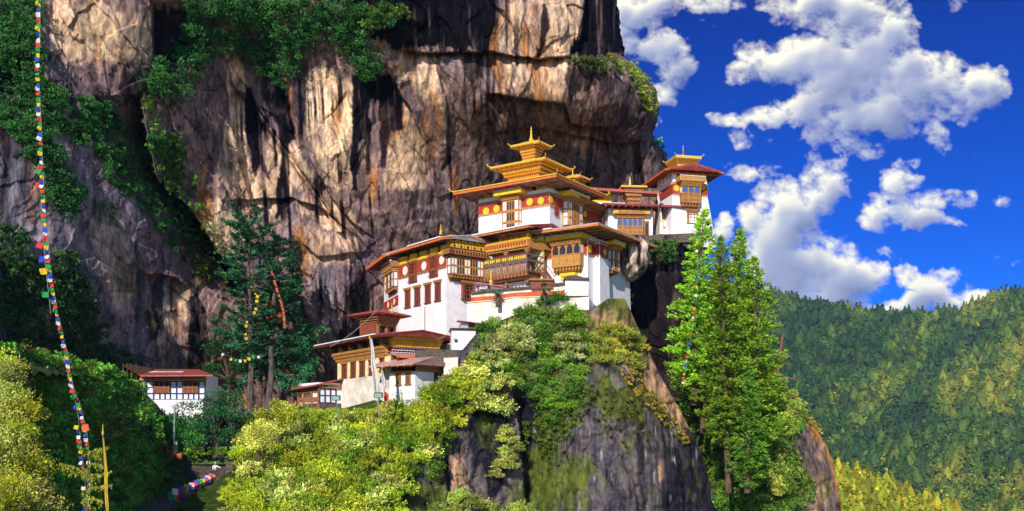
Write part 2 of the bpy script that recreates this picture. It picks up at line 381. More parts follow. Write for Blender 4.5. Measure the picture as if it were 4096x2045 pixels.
def region(u, v, lst, w=1.0):
    r = np.zeros(u.shape)
    wu = u+w*(14*fbm(u/30, v/90, 4, 71)); wv = v+w*(40*fbm(u/14, v/70, 3, 72))
    for a, pl in lst: r = np.maximum(r, a*inpoly(wu, wv, pl))
    return r
def mixc(c, k, c2): return c*(1-k[..., None])+np.array(c2)*k[..., None]
def blur(a, n=1):
    for _ in range(n):
        b = a.copy(); b[1:-1, 1:-1] = (a[1:-1, 1:-1]*2+a[:-2, 1:-1]+a[2:, 1:-1]+a[1:-1, :-2]+a[1:-1, 2:])/6; a = b
    return a
def cliff_col(u, v, X, Z):
    n1 = fbm(X/5, Z/12, 4, 51); n2 = fbm(X/1.6, Z/8, 4, 52); n3 = fbm(X/9, Z/9, 3, 53)
    c = np.ones(u.shape+(3,))*np.array((0.235, 0.155, 0.165))
    c = mixc(c, np.clip(0.5+n3*1.4, 0, 1), (0.33, 0.22, 0.185))
    c = mixc(c, np.clip(n1*2.0-0.25, 0, 1)*0.7, (0.19, 0.17, 0.22))
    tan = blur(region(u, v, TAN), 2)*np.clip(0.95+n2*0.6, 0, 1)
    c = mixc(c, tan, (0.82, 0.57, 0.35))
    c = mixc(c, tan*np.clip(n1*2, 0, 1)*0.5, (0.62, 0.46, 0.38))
    f1, f2, r1, *_ = cells(X/2.6+0.5*n2, Z/3.4, 61)
    c = c*(0.78+0.44*r1)[..., None]
    # orange iron stains
    c = mixc(c, np.clip(fbm(X/2.5, Z/10, 4, 55)*2.8-0.75, 0, 0.9), (0.46, 0.21, 0.07))
    c = c*(1-.36*np.clip((u-1500)/300, 0, 1)*np.clip((v-380)/100, 0, 1))[..., None]   # right side darker, overhang shade put into the colour
    # black water streaks following the fall line
    st = fbm(X/0.75, Z/17, 4, 56)
    st2 = np.clip(fbm(X/6, Z/6, 3, 57)*2+0.25, 0, 1)
    lowr = np.clip((np.abs(u-1250)-950)/-300, 0, 1)*0.35+0.65
    c = mixc(c, np.clip(st*7-1.2, 0, 1)*st2*lowr*0.97, (0.006, 0.005, 0.012))
    blk = blur(region(u, v, BLACK), 1)  # stained patches, and one ledge shadow painted in with them
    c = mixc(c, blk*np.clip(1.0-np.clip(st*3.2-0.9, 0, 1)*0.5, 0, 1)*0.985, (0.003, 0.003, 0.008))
    # pale drips in the black
    c = mixc(c, np.clip(fbm(X/0.5, Z/9, 3, 58)*3-1.35, 0, 1)*blk*0.5, (0.25, 0.18, 0.16))
    for sz, ax, sd, wd, am in ((9, 2.6, 211, .024, .8), (4.2, 2.2, 213, .025, .5)):  # crack lines: groove shade put into the colour as thin dark lines
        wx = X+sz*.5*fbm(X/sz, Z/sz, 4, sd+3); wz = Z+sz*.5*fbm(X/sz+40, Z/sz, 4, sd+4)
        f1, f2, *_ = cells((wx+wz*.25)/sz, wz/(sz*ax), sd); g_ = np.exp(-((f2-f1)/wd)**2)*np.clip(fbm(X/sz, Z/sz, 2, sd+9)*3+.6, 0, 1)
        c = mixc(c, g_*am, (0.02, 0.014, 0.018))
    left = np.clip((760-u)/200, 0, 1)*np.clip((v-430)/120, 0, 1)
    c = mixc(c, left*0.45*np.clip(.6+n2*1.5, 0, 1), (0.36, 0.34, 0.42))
    # thin moss and lichen
    c = mixc(c, np.clip(fbm(X/3, Z/3, 4, 59)*2.4-0.7, 0, 0.8)*np.clip((1000-u)/500, 0.0, 1), (0.05, 0.10, 0.03))
    return c
us = np.concatenate([np.linspace(-900, -60, 60), np.arange(-54, 2800, 4.6)])
def cliff_sheet():
    # columns stretch so that the last one follows the silhouette
    nv = 700; vs = np.concatenate([np.linspace(-700, -40, 50), np.linspace(-36, 1900, nv-50)])
    nu = 900
    s = np.concatenate([np.linspace(-1, 0, 50, endpoint=False), np.linspace(0, 1, nu-50)])
    eu = np.interp(vs, *zip(*EDGE))[:, None]+(5*fbm(vs/22, vs*0, 4, 90)+3*fbm(vs/7, vs*0, 2, 91))[:, None]
    u = np.where(s[None] < 0, -40+s[None]*900, -40+(eu+40)*s[None]); v = np.repeat(vs[:, None], nu, 1)
    d0 = cliff_d(u, v); X0 = (u-U0)/FP*d0; Z0 = (H0-v)/FP*d0
    d = d0+cliff_disp(u, v, X0, Z0)
    G = np.stack([(u-U0)/FP*d, d, (H0-v)/FP*d], -1)
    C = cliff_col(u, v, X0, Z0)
    sd, sc = [], []
    for j in range(1, 30):                    # the flank behind the skyline
        q = G[:, -1].copy(); t = 45*(j/29.0)**1.6
        q[:, 1] += t; q[:, 0] -= 0.30*t-0.5*np.sin(j)
        q[:, 1] += 1.0*vnoise(q[:, 2]*0.3+j*.4, q[:, 2]*0.1, 9)
        sd.append(q); sc.append(C[:, -1])
    G = np.concatenate([G, np.stack(sd, 1)], 1); C = np.concatenate([C, np.stack(sc, 1)], 1)
    R, K = G.shape[:2]; I = np.arange(R*K).reshape(R, K)
    F = np.stack([I[:-1, :-1], I[1:, :-1], I[1:, 1:], I[:-1, 1:]], -1).reshape(-1, 4)
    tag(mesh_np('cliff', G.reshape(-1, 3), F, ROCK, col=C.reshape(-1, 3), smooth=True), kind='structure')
    # plateau closing the top
cliff_sheet()
def cliff_at(u, v):
    u = np.asarray(u, float); v = np.asarray(v, float)
    d0 = cliff_d(u, v); return d0+cliff_disp(u, v, (u-U0)/FP*d0, (H0-v)/FP*d0)

# ---- the spur added left of the camera, out of view, shaped to shade the gorge
def spur():
    X = np.linspace(0, 1, 60); Z = np.linspace(0, 1, 50)
    x, z = np.meshgrid(X, Z)
    y = 40+66*x; top = np.interp(y, [40, 52, 60, 70, 80, 90, 100, 110], [-35, -12, 0, 11, 20, 26, 31, 34])+3*fbm(x*5, x*0, 3, 14)
    hz = -60+(top+60)*z
    gx = -(0.58*y+9)-20*(z**1.5)*0.05+4*fbm(y/12, hz/12, 4, 15)
    G = np.stack([gx, y, hz], -1)
    tp = [G]; 
    back = G[-1].copy(); rows = []
    for j in range(1, 8):
        q = back.copy(); q[:, 0] -= 6*j; q[:, 2] += 1.0*vnoise(q[:, 1]*0.2, q[:, 0]*0.2, 3)-0.6*j; rows.append(q)
    G = np.concatenate([G, np.stack(rows)]); R, K = G.shape[:2]; I = np.arange(R*K).reshape(R, K)
    F = np.stack([I[:-1, :-1], I[1:, :-1], I[1:, 1:], I[:-1, 1:]], -1).reshape(-1, 4)
    C = np.ones((R*K, 3))*np.array((0.14, 0.11, 0.10))
    tag(mesh_np('added_shade_spur', G.reshape(-1, 3), F, ROCK, col=C, smooth=True), kind='structure')
spur()

# ---- the outcrop that carries the monastery
ot = tps([(900, 1640, 142), (1200, 1660, 136), (1400, 1620, 132), (1650, 1550, 128), (1760, 1470, 126.5), (1880, 1400, 126), (1880, 1300, 127), (2050, 1230, 127), (2300, 1230, 127), (2440, 1190, 129),
          (2510, 1200, 130), (2560, 1330, 132), (2650, 1520, 134), (2720, 1640, 136), (2800, 1800, 138), (2880, 2045, 140),
          (560, 2120, 96), (800, 2045, 104), (1000, 1850, 120), (1200, 1800, 120), (1200, 2045, 104), (1600, 2045, 112), (1750, 1640, 122), (1750, 2045, 119), (1900, 1800, 122), (1900, 2045, 120),
          (2050, 1700, 128), (2080, 1900, 127), (2080, 2100, 126), (2250, 1600, 125), (2350, 2045, 121), (2500, 1600, 126), (2600, 2045, 127), (2720, 2045, 133), (2400, 1400, 127), (2150, 1400, 127), (1400, 1800, 119)])
def ot_disp(u, v, X, Z):
    rk = np.clip((u-1600)/150, 0, 1)*np.clip((v-1250)/100, 0.5, 1)
    D = (facets(X, Z, 8, 2.2, 1.1, 101, 0.4)+facets(X, Z, 3, 2.0, 0.5, 103, 0.2)+facets(X, Z, 1.1, 1.5, 0.2, 105))*rk+0.4*fbm(X/2, Z/2, 4, 104)
    D = D+step_v(u, v, [(2040, 1500), (2075, 1700), (2110, 2100)], 5.0, 70, side=1, fade=120)
    D = D+step_v(u, v, [(1975, 1560), (2010, 1640), (2030, 1720)], 2.5, 40, side=1)
    D = D+step_h(u, v, [(1720, 1620), (1840, 1610), (1960, 1640), (2010, 1730)], 3.2, 160)
    D = D+step_v(u, v, [(1760, 1740), (1775, 1850), (1800, 2100)], 2.0, 60, side=1)
    # the bright ridge line on the right and the dark flank beyond it
    D = D+step_v(u, v, [(2440, 1340), (2520, 1480), (2620, 1660), (2700, 1790), (2740, 2100)], 3.2, 300, side=1, warp=9)
    D = D+0.35*fbm(X/0.8, Z/0.8, 4, 108)*rk
    D = D+np.clip((u-2500)/40, 0, 1)*0
    return D
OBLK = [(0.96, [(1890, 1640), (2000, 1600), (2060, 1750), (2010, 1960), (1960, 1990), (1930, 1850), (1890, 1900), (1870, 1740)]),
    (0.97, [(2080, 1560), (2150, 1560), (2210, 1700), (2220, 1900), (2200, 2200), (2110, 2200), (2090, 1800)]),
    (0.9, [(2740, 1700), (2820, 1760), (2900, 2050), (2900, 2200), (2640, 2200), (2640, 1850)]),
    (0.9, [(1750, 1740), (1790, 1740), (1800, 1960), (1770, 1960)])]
OTAN = [(0.9, [(2330, 1300), (2400, 1260), (2510, 1190), (2560, 1330), (2640, 1500), (2720, 1620), (2790, 1770), (2740, 1740), (2640, 1640), (2560, 1540), (2460, 1420), (2440, 1330)]),
    (0.9, [(2300, 1230), (2430, 1230), (2420, 1330), (2330, 1330), (2290, 1290)]),
    (0.8, [(1720, 1800), (1770, 1750), (1790, 1950), (1730, 1950)]), (0.8, [(1800, 1850), (1850, 1780), (1870, 1960), (1810, 1990)]),
    (0.8, [(2635, 1820), (2660, 1840), (2650, 1920), (2632, 1930)]), (0.6, [(1560, 1960), (1700, 1930), (1720, 2100), (1560, 2100)])]
def ot_col(u, v, X, Z):
    n1 = fbm(X/4, Z/6, 4, 111); n2 = fbm(X/1.2, Z/6, 4, 112)
    c = np.ones(u.shape+(3,))*np.array((0.15, 0.125, 0.12))
    c = mixc(c, np.clip(0.5+n1*1.4, 0, 1), (0.10, 0.085, 0.10))
    c = mixc(c, blur(region(u, v, OTAN), 2)*0.9, (0.60, 0.37, 0.20))
    c = mixc(c, np.clip(fbm(X/0.9, Z/14, 4, 113)*3.4-0.8, 0, 1)*0.8, (0.03, 0.028, 0.04))
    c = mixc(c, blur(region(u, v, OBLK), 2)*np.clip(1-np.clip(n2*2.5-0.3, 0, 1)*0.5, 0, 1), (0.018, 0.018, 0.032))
    c = mixc(c, np.clip(fbm(X/0.35, Z/3, 3, 114)*3-1.4, 0, 1)*np.clip((u-2080)/30, 0, 1), (0.45, 0.45, 0.48))
    moss = np.clip(fbm(X/3.2, Z/4.5, 5, 115)*2.6+np.interp(u, [1600, 2080, 2200, 2350, 2500, 2600, 2800], [0.3, -0.1, 1.5, 1.35, 0.6, 0.15, -0.5])-0.25, 0, 1)
    c = mixc(c, moss*0.85, (0.10, 0.135, 0.015))
    c = mixc(c, np.clip(fbm(X/1.5, Z/1.5, 4, 116)*3-0.9, 0, 1)*moss*0.6, (0.16, 0.12, 0.01))
    soil = np.clip((1720-u)/100, 0, 1)
    c = mixc(c, soil*0.95, (0.045, 0.085, 0.014))
    return c
TOP_O = [(560, 2140), (640, 2060), (760, 1980), (860, 1930), (930, 1880), (960, 1760), (1000, 1700), (1180, 1668), (1350, 1640), (1500, 1600), (1620, 1540), (1680, 1500), (1760, 1450), (1850, 1400), (1900, 1340), (1980, 1290), (2060, 1260),
         (2250, 1240), (2370, 1240), (2430, 1195), (2500, 1195), (2530, 1260), (2560, 1330), (2650, 1520), (2720, 1640), (2800, 1800), (2880, 2060), (2890, 2190)]
outcrop, outcrop_at = sheet('rock_outcrop', np.arange(560, 2890, 4.6), TOP_O, lambda u: u*0+2200, 260, ot, 22, ROCK, ot_col, ot_disp, capr=30)

# ---- the buttress on the right with the gully before it
rt = tps([(2560, 1500, 150), (2700, 1560, 150), (2900, 1500, 152), (3080, 1560, 150), (3160, 1580, 149), (3220, 1640, 147), (3280, 1740, 146), (3330, 1840, 146), (3370, 2060, 145), (2700, 2100, 146), (2900, 1900, 143), (3000, 2060, 139), (3150, 1800, 141), (3200, 2060, 138)])
def rt_disp(u, v, X, Z):
    return facets(X, Z, 9, 2.0, 1.6, 131, 0.6)+facets(X, Z, 3, 1.8, 0.6, 133, 0.25)+facets(X, Z, 1.1, 1.6, 0.25, 137)+0.3*fbm(X, Z, 4, 134)
def rt_col(u, v, X, Z):
    n1 = fbm(X/4, Z/6, 4, 141)
    c = np.ones(u.shape+(3,))*np.array((0.20, 0.145, 0.12)); c = mixc(c, np.clip(0.5+n1*1.5, 0, 1), (0.13, 0.10, 0.10))
    top = np.interp(u, [3080, 3160, 3220, 3280, 3330, 3370], [1560, 1580, 1640, 1740, 1840, 2060])
    c = mixc(c, np.clip(1-(v-top)/70+fbm(X/2, Z/2, 3, 142), 0, 1)*(u > 3060), (0.42, 0.19, 0.05))
    c = mixc(c, blur(region(u, v, [(0.8, [(3170, 1880), (3290, 1900), (3310, 2010), (3260, 2060), (3180, 2000)])]), 2), (0.42, 0.27, 0.15))
    c = mixc(c, np.clip(fbm(X/0.9, Z/12, 4, 143)*3.4-1.0, 0, 1)*0.7, (0.04, 0.035, 0.04))
    c = mixc(c, np.clip((3100-u)/60, 0, 1)*0.9, (0.04, 0.075, 0.014))
    c = mixc(c, np.clip(fbm(X/2, Z/3, 4, 144)*3-0.9, 0, 0.9), (0.11, 0.12, 0.012))
    return c
TOP_R = [(2560, 1560), (2700, 1590), (2800, 1570), (2950, 1520), (3060, 1545), (3160, 1585), (3200, 1620), (3225, 1650), (3280, 1740), (3310, 1790), (3335, 1860), (3352, 1950), (3375, 2080), (3390, 2190)]
butt, butt_at = sheet('rock_buttress', np.arange(2560, 3392, 4.6), TOP_R, lambda u: u*0+2200, 170, rt, 35, ROCK, rt_col, rt_disp, capr=35)

# ---- the slope on the left, under the shrubs
lt = tps([(-500, 1300, 62), (0, 1400, 92), (200, 1470, 104), (400, 1500, 116), (520, 1560, 122), (640, 1700, 124), (680, 1850, 124), (640, 1950, 120), (700, 2045, 110), (-500, 2200, 45), (0, 2045, 72), (300, 2045, 88), (500, 2045, 100), (560, 2200, 94), (300, 1800, 100), (0, 1750, 82)])
def lt_disp(u, v, X, Z): return 1.6*fbm(X/6, Z/6, 4, 151)+0.3*fbm(X, Z, 3, 152)
def green_col(u, v, X, Z):
    n = fbm(X/2, Z/2, 4, 161)
    return mixc(np.ones(u.shape+(3,))*np.array((0.035, 0.07, 0.015)), np.clip(0.5+n*1.5, 0, 1), (0.07, 0.10, 0.02))
GROUND = mat('turf', (0.9, 0.9, 0.9), 0.95, 0.2, 1.5, 0.8, 3.0, attr=True)
left_slope, left_at = sheet('slope', np.arange(-500, 760, 6), [(-500, 1290), (0, 1400), (200, 1480), (400, 1510), (520, 1580), (600, 1660), (680, 1800), (760, 1990)], lambda u: u*0+2250, 150, lt, 20, GROUND, green_col, lt_disp)
# grass bank below the stone wall, and the terraces
gt = tps([(560, 2000, 122), (700, 1990, 123), (900, 1930, 126), (980, 1860, 128), (560, 2250, 92), (800, 2250, 92), (1050, 2100, 100), (1050, 1850, 127), (500, 2100, 110)])
grass, grass_at = sheet('grass_bank', np.arange(480, 1080, 6), [(480, 2010), (640, 1998), (760, 1985), (880, 1935), (960, 1880), (1080, 1820)], lambda u: u*0+2260, 90, gt, 6, GROUND, green_col, lambda u, v, X, Z: 0.5*fbm(X/3, Z/3, 4, 171))
# ------------------------------------------------------------------ valley floor, far mountain, near hill
def plane_mesh(name, x0, x1, y0, y1, z, mat_, n=2):
    xs = np.linspace(x0, x1, n); ys = np.linspace(y0, y1, n); x, y = np.meshgrid(xs, ys)
    G = np.stack([x, y, x*0+z], -1).reshape(-1, 3); I = np.arange(n*n).reshape(n, n)
    F = np.stack([I[:-1, :-1], I[:-1, 1:], I[1:, 1:], I[1:, :-1]], -1).reshape(-1, 4)
    return mesh_np(name, G, F, mat_)
tag(plane_mesh('valley_floor', -7000, 7000, -4000, 9500, -260, mat('valley_green', (0.06, 0.10, 0.03), 1, 0.3, 0.01)), kind='structure')
RIDGE = [(2400, 1120), (2700, 1150), (3000, 1180), (3080, 1195), (3200, 1225), (3350, 1255), (3500, 1272), (3700, 1276), (3850, 1262), (3950, 1215), (4096, 1180), (4300, 1120), (4800, 1040)]
def mt_d(u, v):
    top = np.interp(u, *zip(*RIDGE)); k = np.clip((v-top)/(2200-top), 0, 1)
    d = 1650-800*k**0.9
    # side ridges running down the face
    w = (u+0.75*(v-1200)-3000)/300.0
    r = np.abs(((w+0.35*fbm(u/300, v/300, 3, 181)) % 2)-1)
    d = d-90*r*(1-k)*np.clip(k*6, 0, 1)-45*fbm(u/120, v/160, 4, 182)*np.clip(k*8, 0.1, 1)
    w2 = (u-0.9*(v-1200)-3400)/420.0
    d = d-70*np.abs(((w2+0.3*fbm(u/250, v/250, 3, 185)) % 2)-1)*np.clip(k*4, 0, 1)
    return d
MSOIL = mat('forest_floor', (0.035, 0.06, 0.02), 1, 0.3, 0.05)
def hill(name, us, top, vb, nv, df, back):
    us = np.asarray(us, float); T = np.interp(us, *zip(*top)); k = np.linspace(0, 1, nv)[:, None]
    v = T*(1-k)+vb*k; u = np.repeat(us[None], nv, 0); d = df(u, v)
    G = np.stack([(u-U0)/FP*d, d, (H0-v)/FP*d], -1)
    rows = []
    for j in range(6, 0, -1):
        q = G[0].copy(); q[:, 1] += back*j/6; q[:, 2] -= back*j/6*0.55; rows.append(q)
    G = np.concatenate([np.stack(rows), G]); R, K = G.shape[:2]; I = np.arange(R*K).reshape(R, K)
    F = np.stack([I[:-1, :-1], I[1:, :-1], I[1:, 1:], I[:-1, 1:]], -1).reshape(-1, 4)
    tag(mesh_np(name, G.reshape(-1, 3), F, MSOIL, smooth=True), kind='structure')
hill('mountain', np.arange(2300, 4900, 16), RIDGE, 2300, 90, mt_d, 500)
HTOP = [(3100, 1850), (3340, 1900), (3450, 1935), (3600, 1990), (3750, 2050), (3900, 2110), (4200, 2230)]
def nh_d(u, v):
    top = np.interp(u, *zip(*HTOP)); return 330-0.35*(v-top)+8*fbm(u/90, v/90, 3, 183)
hill('hill', np.arange(3100, 4210, 12), HTOP, 2400, 40, nh_d, 120)
# crown shapes for far trees
def ico(sub):
    t = (1+5**.5)/2
    V = [(-1, t, 0), (1, t, 0), (-1, -t, 0), (1, -t, 0), (0, -1, t), (0, 1, t), (0, -1, -t), (0, 1, -t), (t, 0, -1), (t, 0, 1), (-t, 0, -1), (-t, 0, 1)]
    F = [(0, 11, 5), (0, 5, 1), (0, 1, 7), (0, 7, 10), (0, 10, 11), (1, 5, 9), (5, 11, 4), (11, 10, 2), (10, 7, 6), (7, 1, 8), (3, 9, 4), (3, 4, 2), (3, 2, 6), (3, 6, 8), (3, 8, 9), (4, 9, 5), (2, 4, 11), (6, 2, 10), (8, 6, 7), (9, 8, 1)]
    V = [np.array(v)/np.linalg.norm(v) for v in V]
    for _ in range(sub):
        mid = {}; NF = []
        def m(a, b):
            k = (min(a, b), max(a, b))
            if k not in mid:
                q = V[a]+V[b]; V.append(q/np.linalg.norm(q)); mid[k] = len(V)-1
            return mid[k]
        for a, b, c in F:
            x, y, z = m(a, b), m(b, c), m(c, a); NF += [(a, x, z), (b, y, x), (c, z, y), (x, y, z)]
        F = NF
    return np.array(V), np.array(F)
IV, IF = ico(0)
IV1, IF1 = ico(1)
def crowns(name, pts, sizes, conif, cols, mat_, seed=0, K=84):
    rng = np.random.default_rng(seed); n = len(pts)
    # leafy flakes over each crown
    z = rng.uniform(-0.55, 1, (n, K)); ph = rng.uniform(0, 2*np.pi, (n, K)); r = np.sqrt(1-z*z)
    nrm = np.stack([r*np.cos(ph), r*np.sin(ph), z], -1)
    co = conif[:, None]
    rad = rng.uniform(0.80, 1.05, (n, K))*(1+0.22*np.sin(ph*3+rng.uniform(0, 6, (n, 1))))
    c = nrm*rad[..., None]
    tz = (z+0.55)/1.55
    cw = np.stack([np.cos(ph)*(1-tz)*0.72*rad, np.sin(ph)*(1-tz)*0.72*rad, -0.6+tz*2.5], -1)
    c = np.where(co[..., None], cw, c)
    nn = nrm+rng.normal(0, 0.45, (n, K, 3)); nn /= np.linalg.norm(nn, axis=-1, keepdims=True)
    t1 = np.cross(nn, rng.normal(0, 1, (n, K, 3))); t1 /= np.linalg.norm(t1, axis=-1, keepdims=True); t2 = np.cross(nn, t1)
    s1 = rng.uniform(0.11, 0.21, (n, K, 1)); s2 = s1*rng.uniform(0.5, 0.9, (n, K, 1))
    q = np.stack([c-t1*s1, c-t2*s2, c+t1*s1, c+t2*s2], 2)
    q = q*sizes[:, None, None, None]+pts[:, None, None]
    V1 = q.reshape(-1, 3); F1_ = np.arange(len(V1)).reshape(-1, 4)
    C1_ = np.repeat((cols[:, None]*(0.55+0.9*rng.random((n, K, 1)))).reshape(-1, 3), 4, 0)
    # dark inner mass
    B = np.repeat(IV[None], n, 0)*0.88
    B[..., :2] *= np.where(co, np.clip(0.8-IV[None, :, 2]*0.7, 0.05, 1), 1.0)[..., None]
    B[..., 2] = np.where(co, B[..., 2]*1.5+0.5, B[..., 2])
    V2 = (B*sizes[:, None, None]+pts[:, None]).reshape(-1, 3)
    F2_ = (IF[None]+(np.arange(n)*len(IV))[:, None, None]).reshape(-1, 3)
    F2q = np.concatenate([F2_, F2_[:, 2:3]], 1)
    C2_ = np.repeat(cols*0.8, len(IV), 0)
    V = np.concatenate([V1, V2]); C = np.concatenate([C1_, C2_])
    me = bpy.data.meshes.new(name)
    F = np.concatenate([F1_.ravel(), (F2_+len(V1)).ravel()]).astype(np.int32)
    ls = np.concatenate([np.arange(len(F1_))*4, len(F1_)*4+np.arange(len(F2_))*3]).astype(np.int32)
    lt_ = np.concatenate([np.full(len(F1_), 4), np.full(len(F2_), 3)]).astype(np.int32)
    me.vertices.add(len(V)); me.vertices.foreach_set('co', V.astype(np.float32).ravel())
    me.loops.add(len(F)); me.loops.foreach_set('vertex_index', F)
    me.polygons.add(len(ls)); me.polygons.foreach_set('loop_start', ls); me.polygons.foreach_set('loop_total', lt_)
    a = me.color_attributes.new('Col', 'FLOAT_COLOR', 'POINT'); cc = np.ones((len(V), 4), np.float32); cc[:, :3] = C
    a.data.foreach_set('color', cc.ravel()); me.update(calc_edges=True); me.materials.append(mat_)
    o = bpy.data.objects.new(name, me); COL.objects.link(o); return o
FOREST = mat('far_foliage', (0.9, 0.9, 0.9), 0.95, 0.3, 0.35, 0.0, attr=True)
def far_forest(n, u0, u1, v0, v1, df, top, size, seed, palfn, name, edge=900):
    rng = np.random.default_rng(seed)
    u = rng.uniform(u0, u1, n); T = np.interp(u, *zip(*top)); 
    v = T+(v1-T)*rng.random(n)**0.9
    v[:edge] = T[:edge]+rng.random(edge)*14
    d = df(u, v); p = np.stack([(u-U0)/FP*d, d, (H0-v)/FP*d], -1)
    s = size*(0.45+0.9*rng.random(n)**1.4); con = rng.random(n) < 0.35
    p[:, 2] += s*0.35
    c = palfn(u, v, rng)
    o = crowns(name, p, s, con, c, FOREST, seed+1)
    return o
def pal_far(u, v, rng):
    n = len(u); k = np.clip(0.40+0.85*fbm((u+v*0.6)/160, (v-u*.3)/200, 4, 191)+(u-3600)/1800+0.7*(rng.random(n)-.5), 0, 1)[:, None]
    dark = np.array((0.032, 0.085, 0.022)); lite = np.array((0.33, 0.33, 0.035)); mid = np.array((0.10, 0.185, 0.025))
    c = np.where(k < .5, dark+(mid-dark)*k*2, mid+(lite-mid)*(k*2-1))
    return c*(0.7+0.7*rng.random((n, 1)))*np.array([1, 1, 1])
def pal_near(u, v, rng):
    n = len(u); return np.array((0.44, 0.46, 0.03))*(0.55+0.8*rng.random((n, 1)))*np.stack([0.8+0.5*rng.random(n), np.ones(n), np.ones(n)], -1)
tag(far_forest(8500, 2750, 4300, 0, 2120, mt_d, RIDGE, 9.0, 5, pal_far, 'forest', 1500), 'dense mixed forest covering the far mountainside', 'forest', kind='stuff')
tag(far_forest(2600, 3250, 4100, 0, 2260, nh_d, HTOP, 2.8, 6, pal_near, 'conifer_wood', 250), 'sunlit yellow green wood on the low near hill', 'forest', kind='stuff')

# ------------------------------------------------------------------ clouds on a far backdrop of the sky
def clouds():
    # rows of (u, v, ru, rv, weight, darkness)
    B = [(2560, 20, 170, 110, 1), (2480, 150, 90, 120, .8), (2800, 0, 200, 60, .9), (2640, 200, 120, 80, .95), (2700, 270, 90, 90, .9), (2650, 370, 80, 80, .7), (2620, 450, 50, 60, .5),
         (3330, 30, 260, 110, 1), (3150, 20, 160, 70, .8), (3500, 130, 180, 120, 1), (3560, 60, 90, 90, .8), (3200, 230, 190, 110, 1.1), (3030, 200, 110, 60, .85), (2950, 290, 90, 50, .8), (3420, 280, 260, 140, 1.2), (3700, 300, 200, 120, 1.1),
         (3900, 350, 130, 110, .95), (3980, 330, 60, 80, .6), (3300, 430, 200, 90, 1.0), (3050, 470, 150, 50, .9), (2900, 480, 100, 40, .85), (2960, 550, 60, 50, .6), (3500, 440, 220, 110, 1.1), (3700, 420, 160, 80, .9), (3300, 530, 110, 60, .7),
         (3400, 600, 140, 70, .5), (3250, 510, 60, 50, .7), (3740, 540, 60, 70, .75), (3760, 590, 40, 40, .5), (3600, 500, 110, 60, .8), (3830, 450, 120, 60, .8),
         (2990, 700, 80, 40, .7), (3080, 690, 60, 50, .6), (3130, 770, 120, 80, .95), (3280, 740, 130, 100, .95), (3330, 660, 90, 70, .6), (3180, 860, 130, 90, 1.1), (3030, 880, 90, 70, 1.0), (3100, 960, 130, 100, 1.2), (3240, 830, 120, 60, .95),
         (3070, 1060, 110, 100, 1.1), (3200, 1080, 150, 120, 1.2), (3330, 1090, 130, 80, 1.15), (3460, 1110, 100, 80, 1.1), (3150, 1200, 150, 90, 1.1), (3300, 1200, 160, 90, .95), (3400, 1190, 120, 70, .8),
         (3350, 1000, 100, 60, .6), (3240, 960, 90, 60, .8), (3360, 1210, 60, 40, .9), (2900, 870, 40, 40, .8), (2880, 920, 50, 70, .8), (2950, 1010, 70, 80, .6),
         (3600, 730, 110, 60, .95), (3560, 830, 130, 80, 1.0), (3720, 800, 150, 60, .75), (3820, 800, 90, 50, .75), (3500, 890, 80, 50, .8), (3680, 880, 130, 50, .8), (3800, 890, 60, 25, .5), (3620, 660, 60, 40, .7),
         (3550, 1020, 45, 25, .6), (3640, 1110, 70, 50, .8), (3740, 1150, 90, 70, 1.1), (3790, 1110, 60, 50, .9), (3640, 1220, 110, 60, 1.1), (3820, 1220, 160, 60, 1.1), (3940, 1200, 60, 45, .9), (3560, 1250, 90, 40, .9), (3880, 1160, 30, 25, .5),
         (4010, 810, 40, 30, .25), (3820, 20, 60, 40, .4)]
    st = 2.9
    us = np.arange(2250, 4600, st); vs = np.arange(-260, 1420, st)
    u, v = np.meshgrid(us, vs)
    wu = u+34*fbm(u/90, v/90, 5, 201, .6); wv = v+30*fbm(u/90+50, v/90, 5, 202, .6)
    f = np.zeros(u.shape)
    for a, b, ru, rv, w in B:
        r2 = ((wu-a)/(ru*1.0))**2+((wv-b)/(rv*1.0))**2
        f = np.maximum(f, w*np.clip(1.25-r2, -1, 1))+0.16*w*np.exp(-r2*1.2)
    bil = 1-np.abs(fbm(wu/70, wv/62, 4, 203, .5))*2.2               # billows
    n = fbm(u/85, v/62, 7, 204, .60)
    nl = fbm(u/85, v/62, 3, 204, .60)
    core = f
    f = core+0.85*n+0.22*(bil-0.6)-0.34
    f = f-np.clip(0.2-core, 0, 1)*.8
    fs = core+0.75*nl+0.30*(bil-0.6)-0.34
    er = fbm(u/26, v/20, 5, 231, .65)
    a = np.clip((f+0.20*er*np.clip(1.1-f, 0, 1))/0.78, 0, 1); a = a**1.15
    dens = np.clip(fs/0.8, 0, 1.5)
    def gb(z, r, k=3):
        for _ in range(k):
            for ax in (0, 1):
                p = np.concatenate([np.repeat(np.take(z, [0], ax), r+1, ax), z, np.repeat(np.take(z, [-1], ax), r, ax)], ax)
                c = np.cumsum(p, ax)
                z = (np.take(c, range(2*r+1, c.shape[ax]), ax)-np.take(c, range(0, c.shape[ax]-2*r-1), ax))/(2*r+1)
        return z
    # light comes from the upper left: thickness of cloud between each point and the sun
    T = np.zeros(u.shape)
    for k in range(1, 22):
        s = k*3.0; dx, dy = int(round(s*0.35)), int(round(s*0.93))
        q = np.roll(np.roll(dens, dy, 0), dx, 1); q[:dy] = 0
        T += q*np.exp(-k/16.0)
    T = gb(T/9.0, 5)
    def lamb(z, r, g):
        gy, gx = np.gradient(gb(z, r), st); return np.clip(0.5+(gy*0.80+gx*0.60)*g, 0, 1)
    lam = 0.22*lamb(dens+0.3*bil*np.clip(dens, 0, 1), 3, 20)+0.35*lamb(dens, 7, 34)+0.43*lamb(dens, 16, 50)
    sh = np.exp(-np.clip(T-0.25, 0, 9)*1.5)
